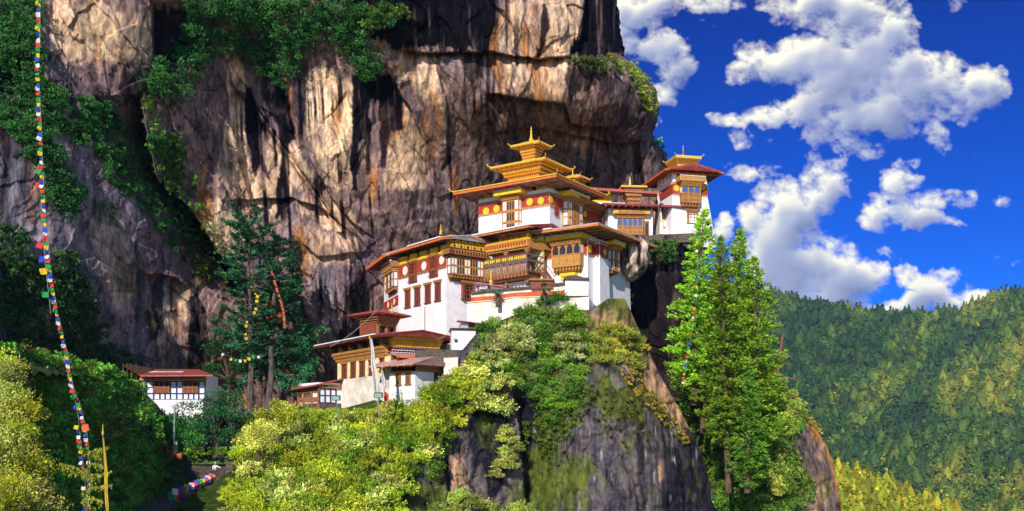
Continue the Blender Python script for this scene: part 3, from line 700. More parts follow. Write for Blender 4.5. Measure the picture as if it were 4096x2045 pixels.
    lit = 0.20+0.82*sh+0.75*(lam-0.33)+0.10*(1-np.clip(dens, 0, 1))
    dark = np.array(srgb(92, 112, 165)); mid = np.array(srgb(165, 174, 205)); white = np.array(srgb(250, 248, 232))
    q = np.clip(lit, 0, 1)[..., None]
    c = np.where(q < 0.5, dark+(mid-dark)*q*2, mid+(white-mid)*(q*2-1))
    D = 7200.0
    G = np.stack([(u-U0)/FP*D, u*0+D, (H0-v)/FP*D], -1)
    R, K = u.shape; I = np.arange(R*K).reshape(R, K)
    F = np.stack([I[:-1, :-1], I[1:, :-1], I[1:, 1:], I[:-1, 1:]], -1)
    keep = np.maximum(np.maximum(a[:-1, :-1], a[1:, :-1]), np.maximum(a[1:, 1:], a[:-1, 1:])) > 0.002
    F = F[keep].reshape(-1, 4)
    used = np.unique(F); mp = np.full(R*K, -1); mp[used] = np.arange(len(used)); F = mp[F]
    Gv = G.reshape(-1, 3)[used]
    mt = bpy.data.materials.new('cloud'); mt.use_nodes = True; t = mt.node_tree; N = t.nodes; L = t.links; N.clear()
    at = N.new('ShaderNodeAttribute'); at.attribute_name = 'Col'
    em = N.new('ShaderNodeEmission'); tr = N.new('ShaderNodeBsdfTransparent'); mx = N.new('ShaderNodeMixShader'); out = N.new('ShaderNodeOutputMaterial')
    L.new(at.outputs['Color'], em.inputs[0]); L.new(at.outputs['Alpha'], mx.inputs[0]); L.new(tr.outputs[0], mx.inputs[1]); L.new(em.outputs[0], mx.inputs[2]); L.new(mx.outputs[0], out.inputs[0])
    o = mesh_np('sky_clouds', Gv, F, mt, col=c.reshape(-1, 3)[used])
    cc = np.ones((len(used), 4), np.float32); cc[:, :3] = c.reshape(-1, 3)[used]; cc[:, 3] = a.ravel()[used]
    o.data.color_attributes['Col'].data.foreach_set('color', cc.ravel())
    tag(o, kind='structure')
clouds()
# ------------------------------------------------------------------ building tools
cA1 = lambda x, y=0: (1880+x/4.287, 700+y/4.287)
cA2 = lambda x, y=0: (1450+x/2.573, 900+y/2.573)
cA3 = lambda x, y=0: (1900+x/3.215, 900+y/3.215)
cC1 = lambda x, y=0: (1700+x/2.572, 480+y/2.572)
cC2 = lambda x, y=0: (1400+x/2.143, 880+y/2.143)
cC3 = lambda x, y=0: (1150+x/2.857, 1250+y/2.857)
cC4 = lambda x, y=0: (450+x/1.993, 1400+y/1.993)
cC5 = lambda x, y=0: (2400+x/2.858, 550+y/2.858)
cA4 = lambda x, y=0: (x/2.36, 1500+y/2.36)
class Fr:
    """a vertical plane: origin, direction e along it, outward normal n"""
    def __init__(s, o, e, n):
        s.o = np.array(o, float); s.e = np.array(e, float); s.n = np.array(n, float)
    def pt(s, a, n, z): return s.o+s.e*a+s.n*n+np.array([0, 0, z-s.o[2]])
    def hit(s, u, v, off=0.0):
        d = np.array([(u-U0)/FP, 1.0, (H0-v)/FP]); o = s.o+s.n*off
        t = (o[:2]@s.n[:2])/(d[:2]@s.n[:2]); p = d*t
        return float((p-o)@s.e), float(p[2])
    def sub(s, a, n=0.0): return Fr(s.pt(a, n, s.o[2]), s.e, s.n)
def corner(u, d, th, z=0.0):
    """two frames from a near corner: left face recedes by th degrees, right face by 90-th"""
    o = np.array([(u-U0)/FP*d, d, z]); t = math.radians(th)
    L = np.array([-math.cos(t), math.sin(t), 0]); R = np.array([math.sin(t), math.cos(t), 0])
    return Fr(o, L, [-math.sin(t), -math.cos(t), 0]), Fr(o, R, [math.cos(t), -math.sin(t), 0])
class MB:
    def __init__(s): s.v = []; s.f = []
    def add(s, V, F):
        b = len(s.v); s.v += [tuple(map(float, p)) for p in V]; s.f += [tuple(b+i for i in f) for f in F]; return s
    def hexa(s, p):                           # 8 points: bottom ring, top ring
        return s.add(p, [(0, 3, 2, 1), (4, 5, 6, 7), (0, 1, 5, 4), (1, 2, 6, 5), (2, 3, 7, 6), (3, 0, 4, 7)])
    def box(s, fr, a0, a1, n0, n1, z0, z1):
        return s.hexa([fr.pt(a0, n0, z0), fr.pt(a1, n0, z0), fr.pt(a1, n1, z0), fr.pt(a0, n1, z0), fr.pt(a0, n0, z1), fr.pt(a1, n0, z1), fr.pt(a1, n1, z1), fr.pt(a0, n1, z1)])
    def prism(s, fr, poly, n0, n1):           # polygon (a, z) on the face, pushed through from n0 to n1
        k = len(poly); V = [fr.pt(a, n0, z) for a, z in poly]+[fr.pt(a, n1, z) for a, z in poly]
        return s.add(V, [tuple(range(k))[::-1], tuple(range(k, 2*k))]+[(i, (i+1) % k, k+(i+1) % k, k+i) for i in range(k)])
    def disc(s, fr, a, z, ra, rz, n0, n1, k=24):
        return s.prism(fr, [(a+ra*math.cos(2*math.pi*i/k), z+rz*math.sin(2*math.pi*i/k)) for i in range(k)], n0, n1)
    def tube(s, p, q, r0, r1=None, k=8):
        p = np.array(p, float); q = np.array(q, float); r1 = r0 if r1 is None else r1
        d = q-p; d /= np.linalg.norm(d)+1e-9; a = np.cross(d, [0.3, 0.2, 1.0] if abs(d[2]) < .9 else [1, 0, 0]); a /= np.linalg.norm(a); b = np.cross(d, a)
        V = [p+r0*(a*math.cos(t)+b*math.sin(t)) for t in [2*math.pi*i/k for i in range(k)]]+[q+r1*(a*math.cos(t)+b*math.sin(t)) for t in [2*math.pi*i/k for i in range(k)]]
        return s.add(V, [tuple(range(k))[::-1], tuple(range(k, 2*k))]+[(i, (i+1) % k, k+(i+1) % k, k+i) for i in range(k)])
    def path(s, pts, r0, r1=None, k=6):
        r1 = r0 if r1 is None else r1; n = len(pts)-1
        for i in range(n): s.tube(pts[i], pts[i+1], r0+(r1-r0)*i/n, r0+(r1-r0)*(i+1)/n, k)
        return s
    def lathe(s, c, prof, k=16):              # prof: (radius, z)
        b = []
        for r, z in prof: b.append([np.array(c)+np.array([r*math.cos(2*math.pi*i/k), r*math.sin(2*math.pi*i/k), z]) for i in range(k)])
        V = [p for ring in b for p in ring]; F = []
        for j in range(len(b)-1):
            for i in range(k): F.append((j*k+i, j*k+(i+1) % k, (j+1)*k+(i+1) % k, (j+1)*k+i))
        F.append(tuple(range(k))[::-1]); F.append(tuple((len(b)-1)*k+i for i in range(k)))
        return s.add(V, F)
    def build(s, name, m, parent=None):
        me = bpy.data.meshes.new(name); me.from_pydata(s.v, [], s.f); me.update(); me.materials.append(m)
        o = bpy.data.objects.new(name, me); COL.objects.link(o)
        if parent is not None: o.parent = parent
        return o
M_WHITE = mat('whitewash', (0.79, 0.75, 0.76), 0.9, 0.05, 1.1, 0.35, 3.5, col2=(0.68, 0.64, 0.64))
M_CREAM = mat('cream_plaster', (0.80, 0.70, 0.36), 0.9, 0.08, 0.8, 0.4, 3.0, col2=(0.66, 0.55, 0.30))
M_OLDW = mat('stained_whitewash', (0.78, 0.74, 0.66), 0.9, 0.08, 0.6, 0.6, 2.5, col2=(0.55, 0.42, 0.28))
M_RED = mat('red_ochre', (0.37, 0.045, 0.022), 0.8, 0.12, 1.5, 0.2)
M_ORANGE = mat('orange_paint', (0.70, 0.15, 0.03), 0.6, 0.15, 2.0)
M_RAFT = mat('orange_timber', (0.60, 0.20, 0.05), 0.7, 0.2, 3.0)
M_SOFF = mat('grey_soffit', (0.30, 0.27, 0.25), 0.9, 0.2, 2.0)
M_YEL = mat('yellow_paint', (0.85, 0.52, 0.02), 0.6, 0.08, 2.0)
M_YMAT = mat('woven_yellow_mat', (0.72, 0.40, 0.03), 0.8, 0.15, 2.0)
M_GOLD = mat('gilded_copper', (1.0, 0.60, 0.09), 0.30, 0.12, 4.0, metal=0.35, spec=0.6)
M_GOLDW = mat('golden_timber', (0.85, 0.37, 0.04), 0.5, 0.15, 3.0)
M_WOOD = mat('carved_brown_timber', (0.33, 0.14, 0.05), 0.7, 0.25, 5.0, 0.4, 12.0)
M_OCHRE = mat('carved_ochre_timber', (0.50, 0.24, 0.06), 0.7, 0.25, 6.0, 0.4, 12.0)
M_DARK = mat('dark_timber', (0.09, 0.035, 0.02), 0.8, 0.2, 4.0)
M_SHUT = mat('red_brown_shutter', (0.22, 0.055, 0.03), 0.7, 0.25, 5.0)
M_PANE = mat('dark_opening', (0.03, 0.028, 0.035), 0.25, 0.2, 3.0, spec=0.5)
M_GLASS = mat('blue_glass', (0.05, 0.12, 0.30), 0.08, 0.1, 3.0, spec=0.8)
M_PANEL = mat('white_panel', (0.82, 0.80, 0.84), 0.7, 0.03, 2.0)
M_DISCY = mat('yellow_disc', (0.85, 0.48, 0.03), 0.6, 0.1, 3.0)
M_DISCW = mat('pale_disc', (0.80, 0.72, 0.62), 0.7, 0.05, 3.0)
M_ROOFR = mat('red_sheet_roof', (0.38, 0.07, 0.055), 0.45, 0.25, 0.8, spec=0.5, stretch=(3, 3, 1))
M_ROOFG = mat('grey_sheet_roof', (0.42, 0.44, 0.47), 0.4, 0.2, 1.0, spec=0.5)
M_GUT = mat('white_gutter', (0.78, 0.80, 0.80), 0.4, 0.08, 2.0)
M_FASR = mat('dark_red_fascia', (0.22, 0.035, 0.04), 0.6, 0.2, 2.0)
M_STONE = mat('dry_stone', (0.11, 0.08, 0.06), 0.95, 0.4, 3.2, 1.0, 3.0, col2=(0.035, 0.03, 0.03), stretch=(0.6, 0.6, 2.2))
M_METAL = mat('galvanised_steel', (0.35, 0.42, 0.42), 0.4, 0.1, 3.0, metal=0.6)
M_BRONZE = mat('dark_bronze', (0.35, 0.20, 0.06), 0.4, 0.2, 5.0, metal=0.6)
def slabz(fr, pts_uvs): pass
def dentils(mb, fr, a0, a1, z, n, size=0.22, h=0.22, gap=0.42):
    L_ = a1-a0; k = max(2, int(abs(L_)/gap)); st = L_/k
    for i in range(k): mb.box(fr, a0+st*(i+0.22), a0+st*(i+0.72), 0, n, z, z+h)
def fringe(par, fr, a0, a1, z0, z1, n=0.16, m=None):
    """painted timber course: a rail with a row of small blocks"""
    r = MB().box(fr, a0, a1, -0.05, n*0.6, z0+(z1-z0)*0.55, z1)
    dentils(r, fr, a0, a1, z0, n, h=(z1-z0)*0.55, gap=0.40)
    return r.build('cornice', m or M_OCHRE, par)
def disc(par, fr, u, v, ru, rv, m, off=0.10):
    a, z = fr.hit(u, v, off); a1, _ = fr.hit(u+ru, v, off); _, z1 = fr.hit(u, v-rv, off)
    r = abs(a1-a); rz = abs(z1-z); r = rz = (r+rz)/2
    return MB().disc(fr, a, z, r, rz, 0.02, off).build('disc', m, par)
def shutter_window(par, fr, a0, a1, z0, z1, comb=True, m=None, off=0.0):
    """tall window with a dark red reveal, lattice leaf and comb lintel"""
    if a0 > a1: a0, a1 = a1, a0
    w = a1-a0; f = MB(); t = 0.12*w
    f.box(fr, a0, a0+t*1.4, -0.1, 0.14+off, z0, z1); f.box(fr, a1-t, a1, -0.1, 0.14+off, z0, z1); f.box(fr, a0+t*1.4, a1-t, -0.1, 0.14+off, z1-t, z1)
    f.box(fr, a0-0.12, a1+0.12, -0.1, 0.26+off, z0-0.12, z0)
    k = 3
    for i in range(1, k): f.box(fr, a0+w*i/k-0.03, a0+w*i/k+0.03, 0.02, 0.10+off, z0, z1-t)
    for i in range(1, 4): f.box(fr, a0+t*1.4, a1-t, 0.02, 0.09+off, z0+(z1-z0)*i/4-0.03, z0+(z1-z0)*i/4+0.03)
    win = f.build('window', m or M_SHUT, par)
    MB().box(fr, a0+t*1.4, a1-t, -0.08, 0.03+off*0.5, z0, z1-t).build('pane', M_DARK, win)
    if comb:
        c = MB().box(fr, a0-0.30, a1+0.30, -0.05, 0.34+off, z1+0.20, z1+0.30)
        kk = max(4, int((w+0.5)/0.2))
        for i in range(kk):
            s_ = (w+0.5)/kk; c.box(fr, a0-0.25+s_*(i+0.2), a0-0.25+s_*(i+0.75), 0, 0.28+off, z1, z1+0.2)
        c.build('lintel', M_OCHRE, win)
    return win
def win_px(par, fr, u0, u1, uc_vt, uc_vb, **kw):
    uc = (u0+u1)/2; a0, _ = fr.hit(u0, uc_vt); a1, _ = fr.hit(u1, uc_vt); _, zt = fr.hit(uc, uc_vt); _, zb = fr.hit(uc, uc_vb)
    return shutter_window(par, fr, a0, a1, zb, zt, **kw)
def arch(fr, a0, a1, z0, z1, point=True, k=6):
    w = (a1-a0)/2; c = (a0+a1)/2; sp = z1-abs(w)*(1.3 if point else 1.0)
    P_ = [(a0, z0), (a1, z0), (a1, sp)]
    for i in range(1, k):
        t = i/k*math.pi/2
        P_.append((c+w*math.cos(t)**(1.0 if not point else 0.8), sp+(z1-sp)*math.sin(t)))
    P_.append((c, z1))
    for i in range(k-1, 0, -1):
        t = i/k*math.pi/2
        P_.append((c-w*math.cos(t)**(1.0 if not point else 0.8), sp+(z1-sp)*math.sin(t)))
    P_.append((a0, sp)); return P_
def bay(par, fr, a0, a1, z0, z1, dep, cols, rows, m=None, beam=None, beam_m=None, corbel=0.0, glass=None, lower=0.0):
    """timber bay window (rabsel). cols: list of 'w' (white panel), 'a' (arched light) with relative widths"""
    if a0 > a1: a0, a1 = a1, a0; cols = cols[::-1]
    m = m or M_WOOD; glass = glass or M_PANE
    b = MB().box(fr, a0, a1, -0.3, dep, z0, z1)
    if corbel:                                # stepped brackets below
        for i in range(3):
            q = 1-(i+1)*0.28; b.box(fr, a0+0.10*(i+1), a1-0.10*(i+1), -0.2, dep*q, z0-corbel*(i+1)/3, z0-corbel*i/3)
        kk = max(3, int((a1-a0)/0.5))
        for i in range(kk): b.box(fr, a0+(a1-a0)*(i+0.3)/kk, a0+(a1-a0)*(i+0.7)/kk, 0, dep*0.97, z0-corbel*0.55, z0-0.02)
    body = b.build('bay_window', m, par)
    tr = MB()                                 # frame members standing proud
    tot = sum(w for _, w in cols); x = a0; zl = z0+lower
    posts = [a0]
    wh = MB(); ar = MB(); H_ = (z1-zl)/rows
    for kind, w in cols:
        x1 = x+(a1-a0)*w/tot; posts.append(x1); g = min(0.10, (x1-x)*0.16)
        for r in range(rows):
            mg = 0.10 if rows == 1 else min(.22, H_*.13)
            za, zb = zl+H_*r+mg, zl+H_*(r+1)-mg
            if kind == 'w': MB().box(fr, x+g, x1-g, dep-0.05, dep+0.035, za, zb).build('panel', M_PANEL, body)
            elif kind == 'a': MB().prism(fr, arch(fr, x+g*1.2, x1-g*1.2, za, zb), dep-0.05, dep+0.03).build('arched_light', glass, body)
        x = x1
    for p in posts: tr.box(fr, p-0.055, p+0.055, dep, dep+0.085, z0, z1)
    for r in range(rows+1): tr.box(fr, a0, a1, dep, dep+0.075, zl+H_*r-0.06, zl+H_*r+0.06)
    if lower:
        kk = max(4, int((a1-a0)/0.45))
        for i in range(kk): tr.disc(fr, a0+(a1-a0)*(i+0.5)/kk, z0+lower*0.5, 0.13, 0.17, dep, dep+0.06, 8)
        tr.box(fr, a0, a1, dep, dep+0.1, z0, z0+0.1)
    tr.build('frame', M_OCHRE, body)
    # side panels
    h2 = (z1-zl)/rows
    for sgn, s_ in ((-1, a0), (1, a1)):
        for r in range(rows):
            MB().box(fr, s_ if sgn > 0 else s_-0.03, s_+0.03 if sgn > 0 else s_, dep*0.25, dep*0.80, zl+h2*r+0.12, zl+h2*(r+1)-0.12).build('side_panel', M_PANEL, body)
    if beam:                                  # heavy cornice on top: (height, reach)
        h, reach = beam
        cn = MB().box(fr, a0-0.15, a1+0.15, -0.2, dep+0.22, z1, z1+0.14)
        dentils(cn, fr, a0-0.2, a1+0.2, z1+0.14, dep+0.34, h=0.22, gap=0.38)
        cn.box(fr, a0-0.28, a1+0.28, -0.2, dep+0.42, z1+0.36, z1+0.46)
        dentils(cn, fr, a0-0.3, a1+0.3, z1+0.46, dep+0.52, h=0.2, gap=0.38)
        cn.build('cornice', M_OCHRE, body)
        bm = MB().box(fr, a0-reach, a1+reach, -0.2, dep+reach, z1+0.66, z1+0.66+h)
        be = bm.build('beam', beam_m or M_YEL, body)
        tp = MB(); kk = int((a1-a0+2*reach)/0.28)
        for i in range(kk): tp.box(fr, a0-reach+(a1-a0+2*reach)*(i+.2)/kk, a0-reach+(a1-a0+2*reach)*(i+.7)/kk, dep+reach-0.1, dep+reach+0.06, z1+0.66+h, z1+0.80+h)
        tp.build('trim', M_PANEL, be)
    return body
def roof(par, fl, fr_, A, B, o, ze, th, rise, m_top, m_fas, kind='hip', ridge='L', raft=1.6, gutter=None, name='roof', soff=None, og=None, inset=None):
    """low roof over footprint A (along left frame) x B (along right frame); o eaves reach"""
    C = fl.o; L = fl.e; R = fr_.e; og = o if og is None else og
    def Q(a, b, z): q = C+L*a+R*b; return np.array([q[0], q[1], z])
    a0, a1 = (-og if ridge == 'L' else -o), A+(og if ridge == 'L' else o); b0, b1 = (-o if ridge == 'L' else -og), B+(o if ridge == 'L' else og)
    zt = ze+th
    c = [Q(a0, b0, zt), Q(a1, b0, zt), Q(a1, b1, zt), Q(a0, b1, zt)]
    if kind == 'hip':
        ins = inset if inset is not None else (b1-b0)/2 if ridge == 'L' else (a1-a0)/2
    else: ins = 0
    if ridge == 'L': r0, r1 = Q(a0+ins, (b0+b1)/2, zt+rise), Q(a1-ins, (b0+b1)/2, zt+rise)
    else: r0, r1 = Q((a0+a1)/2, b0+ins, zt+rise), Q((a0+a1)/2, b1-ins, zt+rise)
    g = 0.10
    top = MB()
    if ridge == 'L': V = c+[r0, r1]; F = [(0, 1, 5, 4), (2, 3, 4, 5), (3, 0, 4), (1, 2, 5)]
    else: V = c+[r0, r1]; F = [(0, 1, 4), (1, 2, 5, 4), (2, 3, 5), (3, 0, 4, 5)]
    low = [p-np.array([0, 0, g]) for p in V]; n = len(V)
    top.add([p+np.array([0, 0, 0.003]) for p in V]+low, F+[tuple(i+n for i in f[::-1]) for f in F]+[(i, (i+1) % 4, n+(i+1) % 4, n+i) for i in range(4)])
    ro = top.build(name, m_top, par)
    fa = MB(); w = 0.12
    def board(p, q, outw, ztp, ztq):
        p = np.array(p); q = np.array(q); d = outw*w
        pl = [p-[0, 0, th], q-[0, 0, th], q-[0, 0, th]-d, p-[0, 0, th]-d, p-[0, 0, .1], q-[0, 0, .1], q-[0, 0, .1]-d, p-[0, 0, .1]-d]
        fa.hexa(pl)
    e = 0.02
    if kind == 'hip':
        board(c[0], c[1], fl.n, 0, 0); board(c[0]+R*w, c[3], fr_.n, 0, 0); board(c[2], c[3], -fl.n, 0, 0); board(c[1]+R*w, c[2]-R*w, -fr_.n, 0, 0)
    else:
        if ridge == 'L':
            board(c[0], c[1], fl.n, 0, 0); board(c[2], c[3], -fl.n, 0, 0)
            board(c[0]+R*w, r0, fr_.n, 0, 0); board(r0, c[3]-R*w, fr_.n, 0, 0); board(c[1]+R*w, r1, -fr_.n, 0, 0); board(r1, c[2]-R*w, -fr_.n, 0, 0)
        else:
            board(c[0], c[3], fr_.n, 0, 0); board(c[1], c[2], -fr_.n, 0, 0)
            board(c[0]+L*w, r0, fl.n, 0, 0); board(r0, c[1]-L*w, fl.n, 0, 0); board(c[3]+L*w, r1, -fl.n, 0, 0); board(r1, c[2]-L*w, -fl.n, 0, 0)
    fa.build('fascia', m_fas, ro)
    sf = MB()
    if kind == 'hip': sf.add([Q(a0+w, b0+w, ze+0.12), Q(a1-w, b0+w, ze+0.12), Q(a1-w, b1-w, ze+0.12), Q(a0+w, b1-w, ze+0.12)], [(0, 1, 2, 3)])
    else:
        lowv = [p-np.array([0, 0, g+0.06]) for p in V]
        sf.add(lowv, [f for f in F if len(f) == 4])
    sf.build('soffit', soff or M_SOFF, ro)
    rf = MB()
    def zroof(a, b):
        if kind == 'hip': return ze+0.12
        t = abs((b-(b0+b1)/2)/((b1-b0)/2)) if ridge == 'L' else abs((a-(a0+a1)/2)/((a1-a0)/2))
        return zt-0.17+rise*(1-t)
    k = max(3, int((a1-a0)/raft))
    for i in range(k+1):
        a = a0+w+0.3+(a1-a0-2*w-0.6)*i/k
        for bb0, bb1 in ((b0+w, b0+o+0.2),):
            fb = Fr(Q(a, bb0, 0), R, L); z0_, z1_ = zroof(a, bb0), zroof(a, bb1)
            rf.hexa([fb.pt(0, -.1, z0_-.2), fb.pt(bb1-bb0, -.1, z1_-.3), fb.pt(bb1-bb0, .1, z1_-.3), fb.pt(0, .1, z0_-.2), fb.pt(0, -.1, z0_-.01), fb.pt(bb1-bb0, -.1, z1_-.01), fb.pt(bb1-bb0, .1, z1_-.01), fb.pt(0, .1, z0_-.01)])
    k = max(3, int((b1-b0)/raft))
    for i in range(k+1):
        b = b0+w+0.3+(b1-b0-2*w-0.6)*i/k
        aa0, aa1 = a0+w, a0+(og if ridge == 'L' else o)+0.2
        fb = Fr(Q(aa0, b, 0), L, R); z0_, z1_ = zroof(aa0, b), zroof(aa1, b)
        rf.hexa([fb.pt(0, -.1, z0_-.2), fb.pt(aa1-aa0, -.1, z1_-.3), fb.pt(aa1-aa0, .1, z1_-.3), fb.pt(0, .1, z0_-.2), fb.pt(0, -.1, z0_-.01), fb.pt(aa1-aa0, -.1, z1_-.01), fb.pt(aa1-aa0, .1, z1_-.01), fb.pt(0, .1, z0_-.01)])
    rf.build('rafter', M_RAFT, ro)
    if gutter:
        gm = MB(); x0, x1 = gutter
        fb = Fr(Q(a0, b0, 0), L, fl.n)
        ln = a1-a0; gm.box(fb, ln*x0, ln*x1, 0.0, 0.16, zt-0.06, zt+0.10); gm.build('gutter', M_GUT, ro)
    return ro
def horns(par, fl, fr_, A, B, o, z, s=1.0, cz=(0, 1, 3)):
    C = fl.o; L = fl.e; R = fr_.e; m = MB()
    cs = [(-o, -o, -1, -1), (A+o, -o, 1, -1), (A+o, B+o, 1, 1), (-o, B+o, -1, 1)]
    for i in cz:
        a, b, sa, sb = cs[i]; p = C+L*a+R*b; p = np.array([p[0], p[1], z]); d = (L*sa+R*sb)/1.414
        pts = [p-d*0.9*s, p+d*0.1*s+[0, 0, .05*s], p+d*0.55*s+[0, 0, .12*s], p+d*0.75*s+[0, 0, .5*s], p+d*0.5*s+[0, 0, .8*s]]
        m.path([np.array(q) for q in pts], 0.16*s, 0.05*s, 6); m.tube(p+d*0.75*s+[0, 0, .45*s], p+d*1.05*s+[0, 0, .62*s], 0.11*s, 0.02, 6)
    return m.build('ridge_horn', M_GOLD, par)
def finial(par, x, y, z, h, m=None):
    pr = [(0.40, 0), (0.42, 0.04), (0.22, 0.08), (0.30, 0.14), (0.36, 0.20), (0.30, 0.28), (0.12, 0.33), (0.22, 0.37), (0.24, 0.41), (0.10, 0.46), (0.17, 0.50), (0.17, 0.54), (0.08, 0.58), (0.14, 0.63), (0.13, 0.70), (0.06, 0.76), (0.08, 0.80), (0.05, 0.9), (0.01, 1.0)]
    return MB().lathe((x, y, z), [(r*h*0.40, q*h) for r, q in pr], 12).build('finial', m or M_GOLD, par)
def tier(par, cx, cy, fl, fr_, ha, hb, zb, zt, ba, bb, name='lantern'):
    """a pagoda tier: flaring timber body (half sizes ba, bb) under a gilded eave of half sizes ha, hb"""
    L, R = fl.e, fr_.e
    def F_(a, b, z): q = np.array([cx, cy, 0])-L*a-R*b; return q+np.array([0, 0, z])
    def ring(a, b, z): return [F_(a, b, z), F_(-a, b, z), F_(-a, -b, z), F_(a, -b, z)]
    def stack(prof):
        V = []; F = []
        for i, (a, b, z) in enumerate(prof): V += ring(a, b, z)
        for i in range(len(prof)-1):
            for k in range(4): F.append((i*4+k, i*4+(k+1) % 4, i*4+4+(k+1) % 4, i*4+4+k))
        F.append((3, 2, 1, 0)); n = len(prof)*4; F.append((n-4, n-3, n-2, n-1)); return V, F
    H_ = zt-zb
    body = MB(); body.add(*stack([(ba*.86, bb*.84, zb-3.0), (ba*.86, bb*.84, zb+H_*.45), (ba*.98, bb*.98, zb+H_*.55), (ba*1.12, bb*1.16, zb+H_*.98)]))
    root = body.build(name, M_GOLDW, par)
    d = MB()
    for lev, f in ((0.12, .88), (0.36, .92), (0.62, 1.04), (0.86, 1.14)):
        a, b = ba*f+0.05, bb*f+0.05
        f1 = Fr(F_(a, b, 0), L, fl.n); f2 = Fr(F_(a, b, 0), R, fr_.n)
        dentils(d, f1, 0, 2*a, zb+H_*lev, 0.10, h=H_*.09, gap=0.34); dentils(d, f2, 0, 2*b, zb+H_*lev, 0.10, h=H_*.09, gap=0.34)
    d.build('dentil', M_DARK, root)
    cb = MB(); a, b = ba*1.17, bb*1.22
    cb.add(*stack([(a, b, zb+H_*.98), (a, b, zb+H_*.98+0.30)])); cb.build('beam', M_YEL, root)
    e = MB().add(*stack([(ha, hb, zt+0.32), (ha*1.02, hb*1.02, zt+0.62), (ha*.97, hb*.97, zt+0.68), (ha*.70, hb*.66, zt+0.86), (ha*.40, hb*.36, zt+1.0+0.08*ha)])).build('gilded_roof', M_GOLD, root)
    s = MB(); 
    f1 = Fr(F_(ha, hb, 0), L, fl.n); f2 = Fr(F_(ha, hb, 0), R, fr_.n)
    for f, ln in ((f1, 2*ha), (f2, 2*hb)):
        k = int(ln/0.9)
        for i in range(k+1): s.box(f, ln*i/k-0.06, ln*i/k+0.06, -1.0, -0.08, zt+0.14, zt+0.315)
    s.build('rafter', M_RAFT, root)
    cs = MB(); k1 = int(2*ha/0.3)
    for f, ln in ((f1, 2*ha), (f2, 2*hb)):
        k1 = int(ln/0.3)
        for i in range(k1): cs.box(f, ln*(i+.2)/k1, ln*(i+.75)/k1, 0.02, 0.10, zt+0.34, zt+0.56)
    cs.build('trim', M_GOLD, root)
    c0 = np.array([cx, cy, 0])-L*ha-R*hb
    horns(root, Fr(c0, L, fl.n), Fr(c0, R, fr_.n), 2*ha, 2*hb, 0, zt+0.62, 0.32+0.06*ha)
    return root
def span(fr, u0, u1, off=0): return fr.hit(u0, H0, off)[0], fr.hit(u1, H0, off)[0]
def zat(fr, a, v, off=0):                     # height on the frame of image row v at distance a along it
    q = fr.o+fr.e*a+fr.n*off; return (H0-v)/FP*q[1]
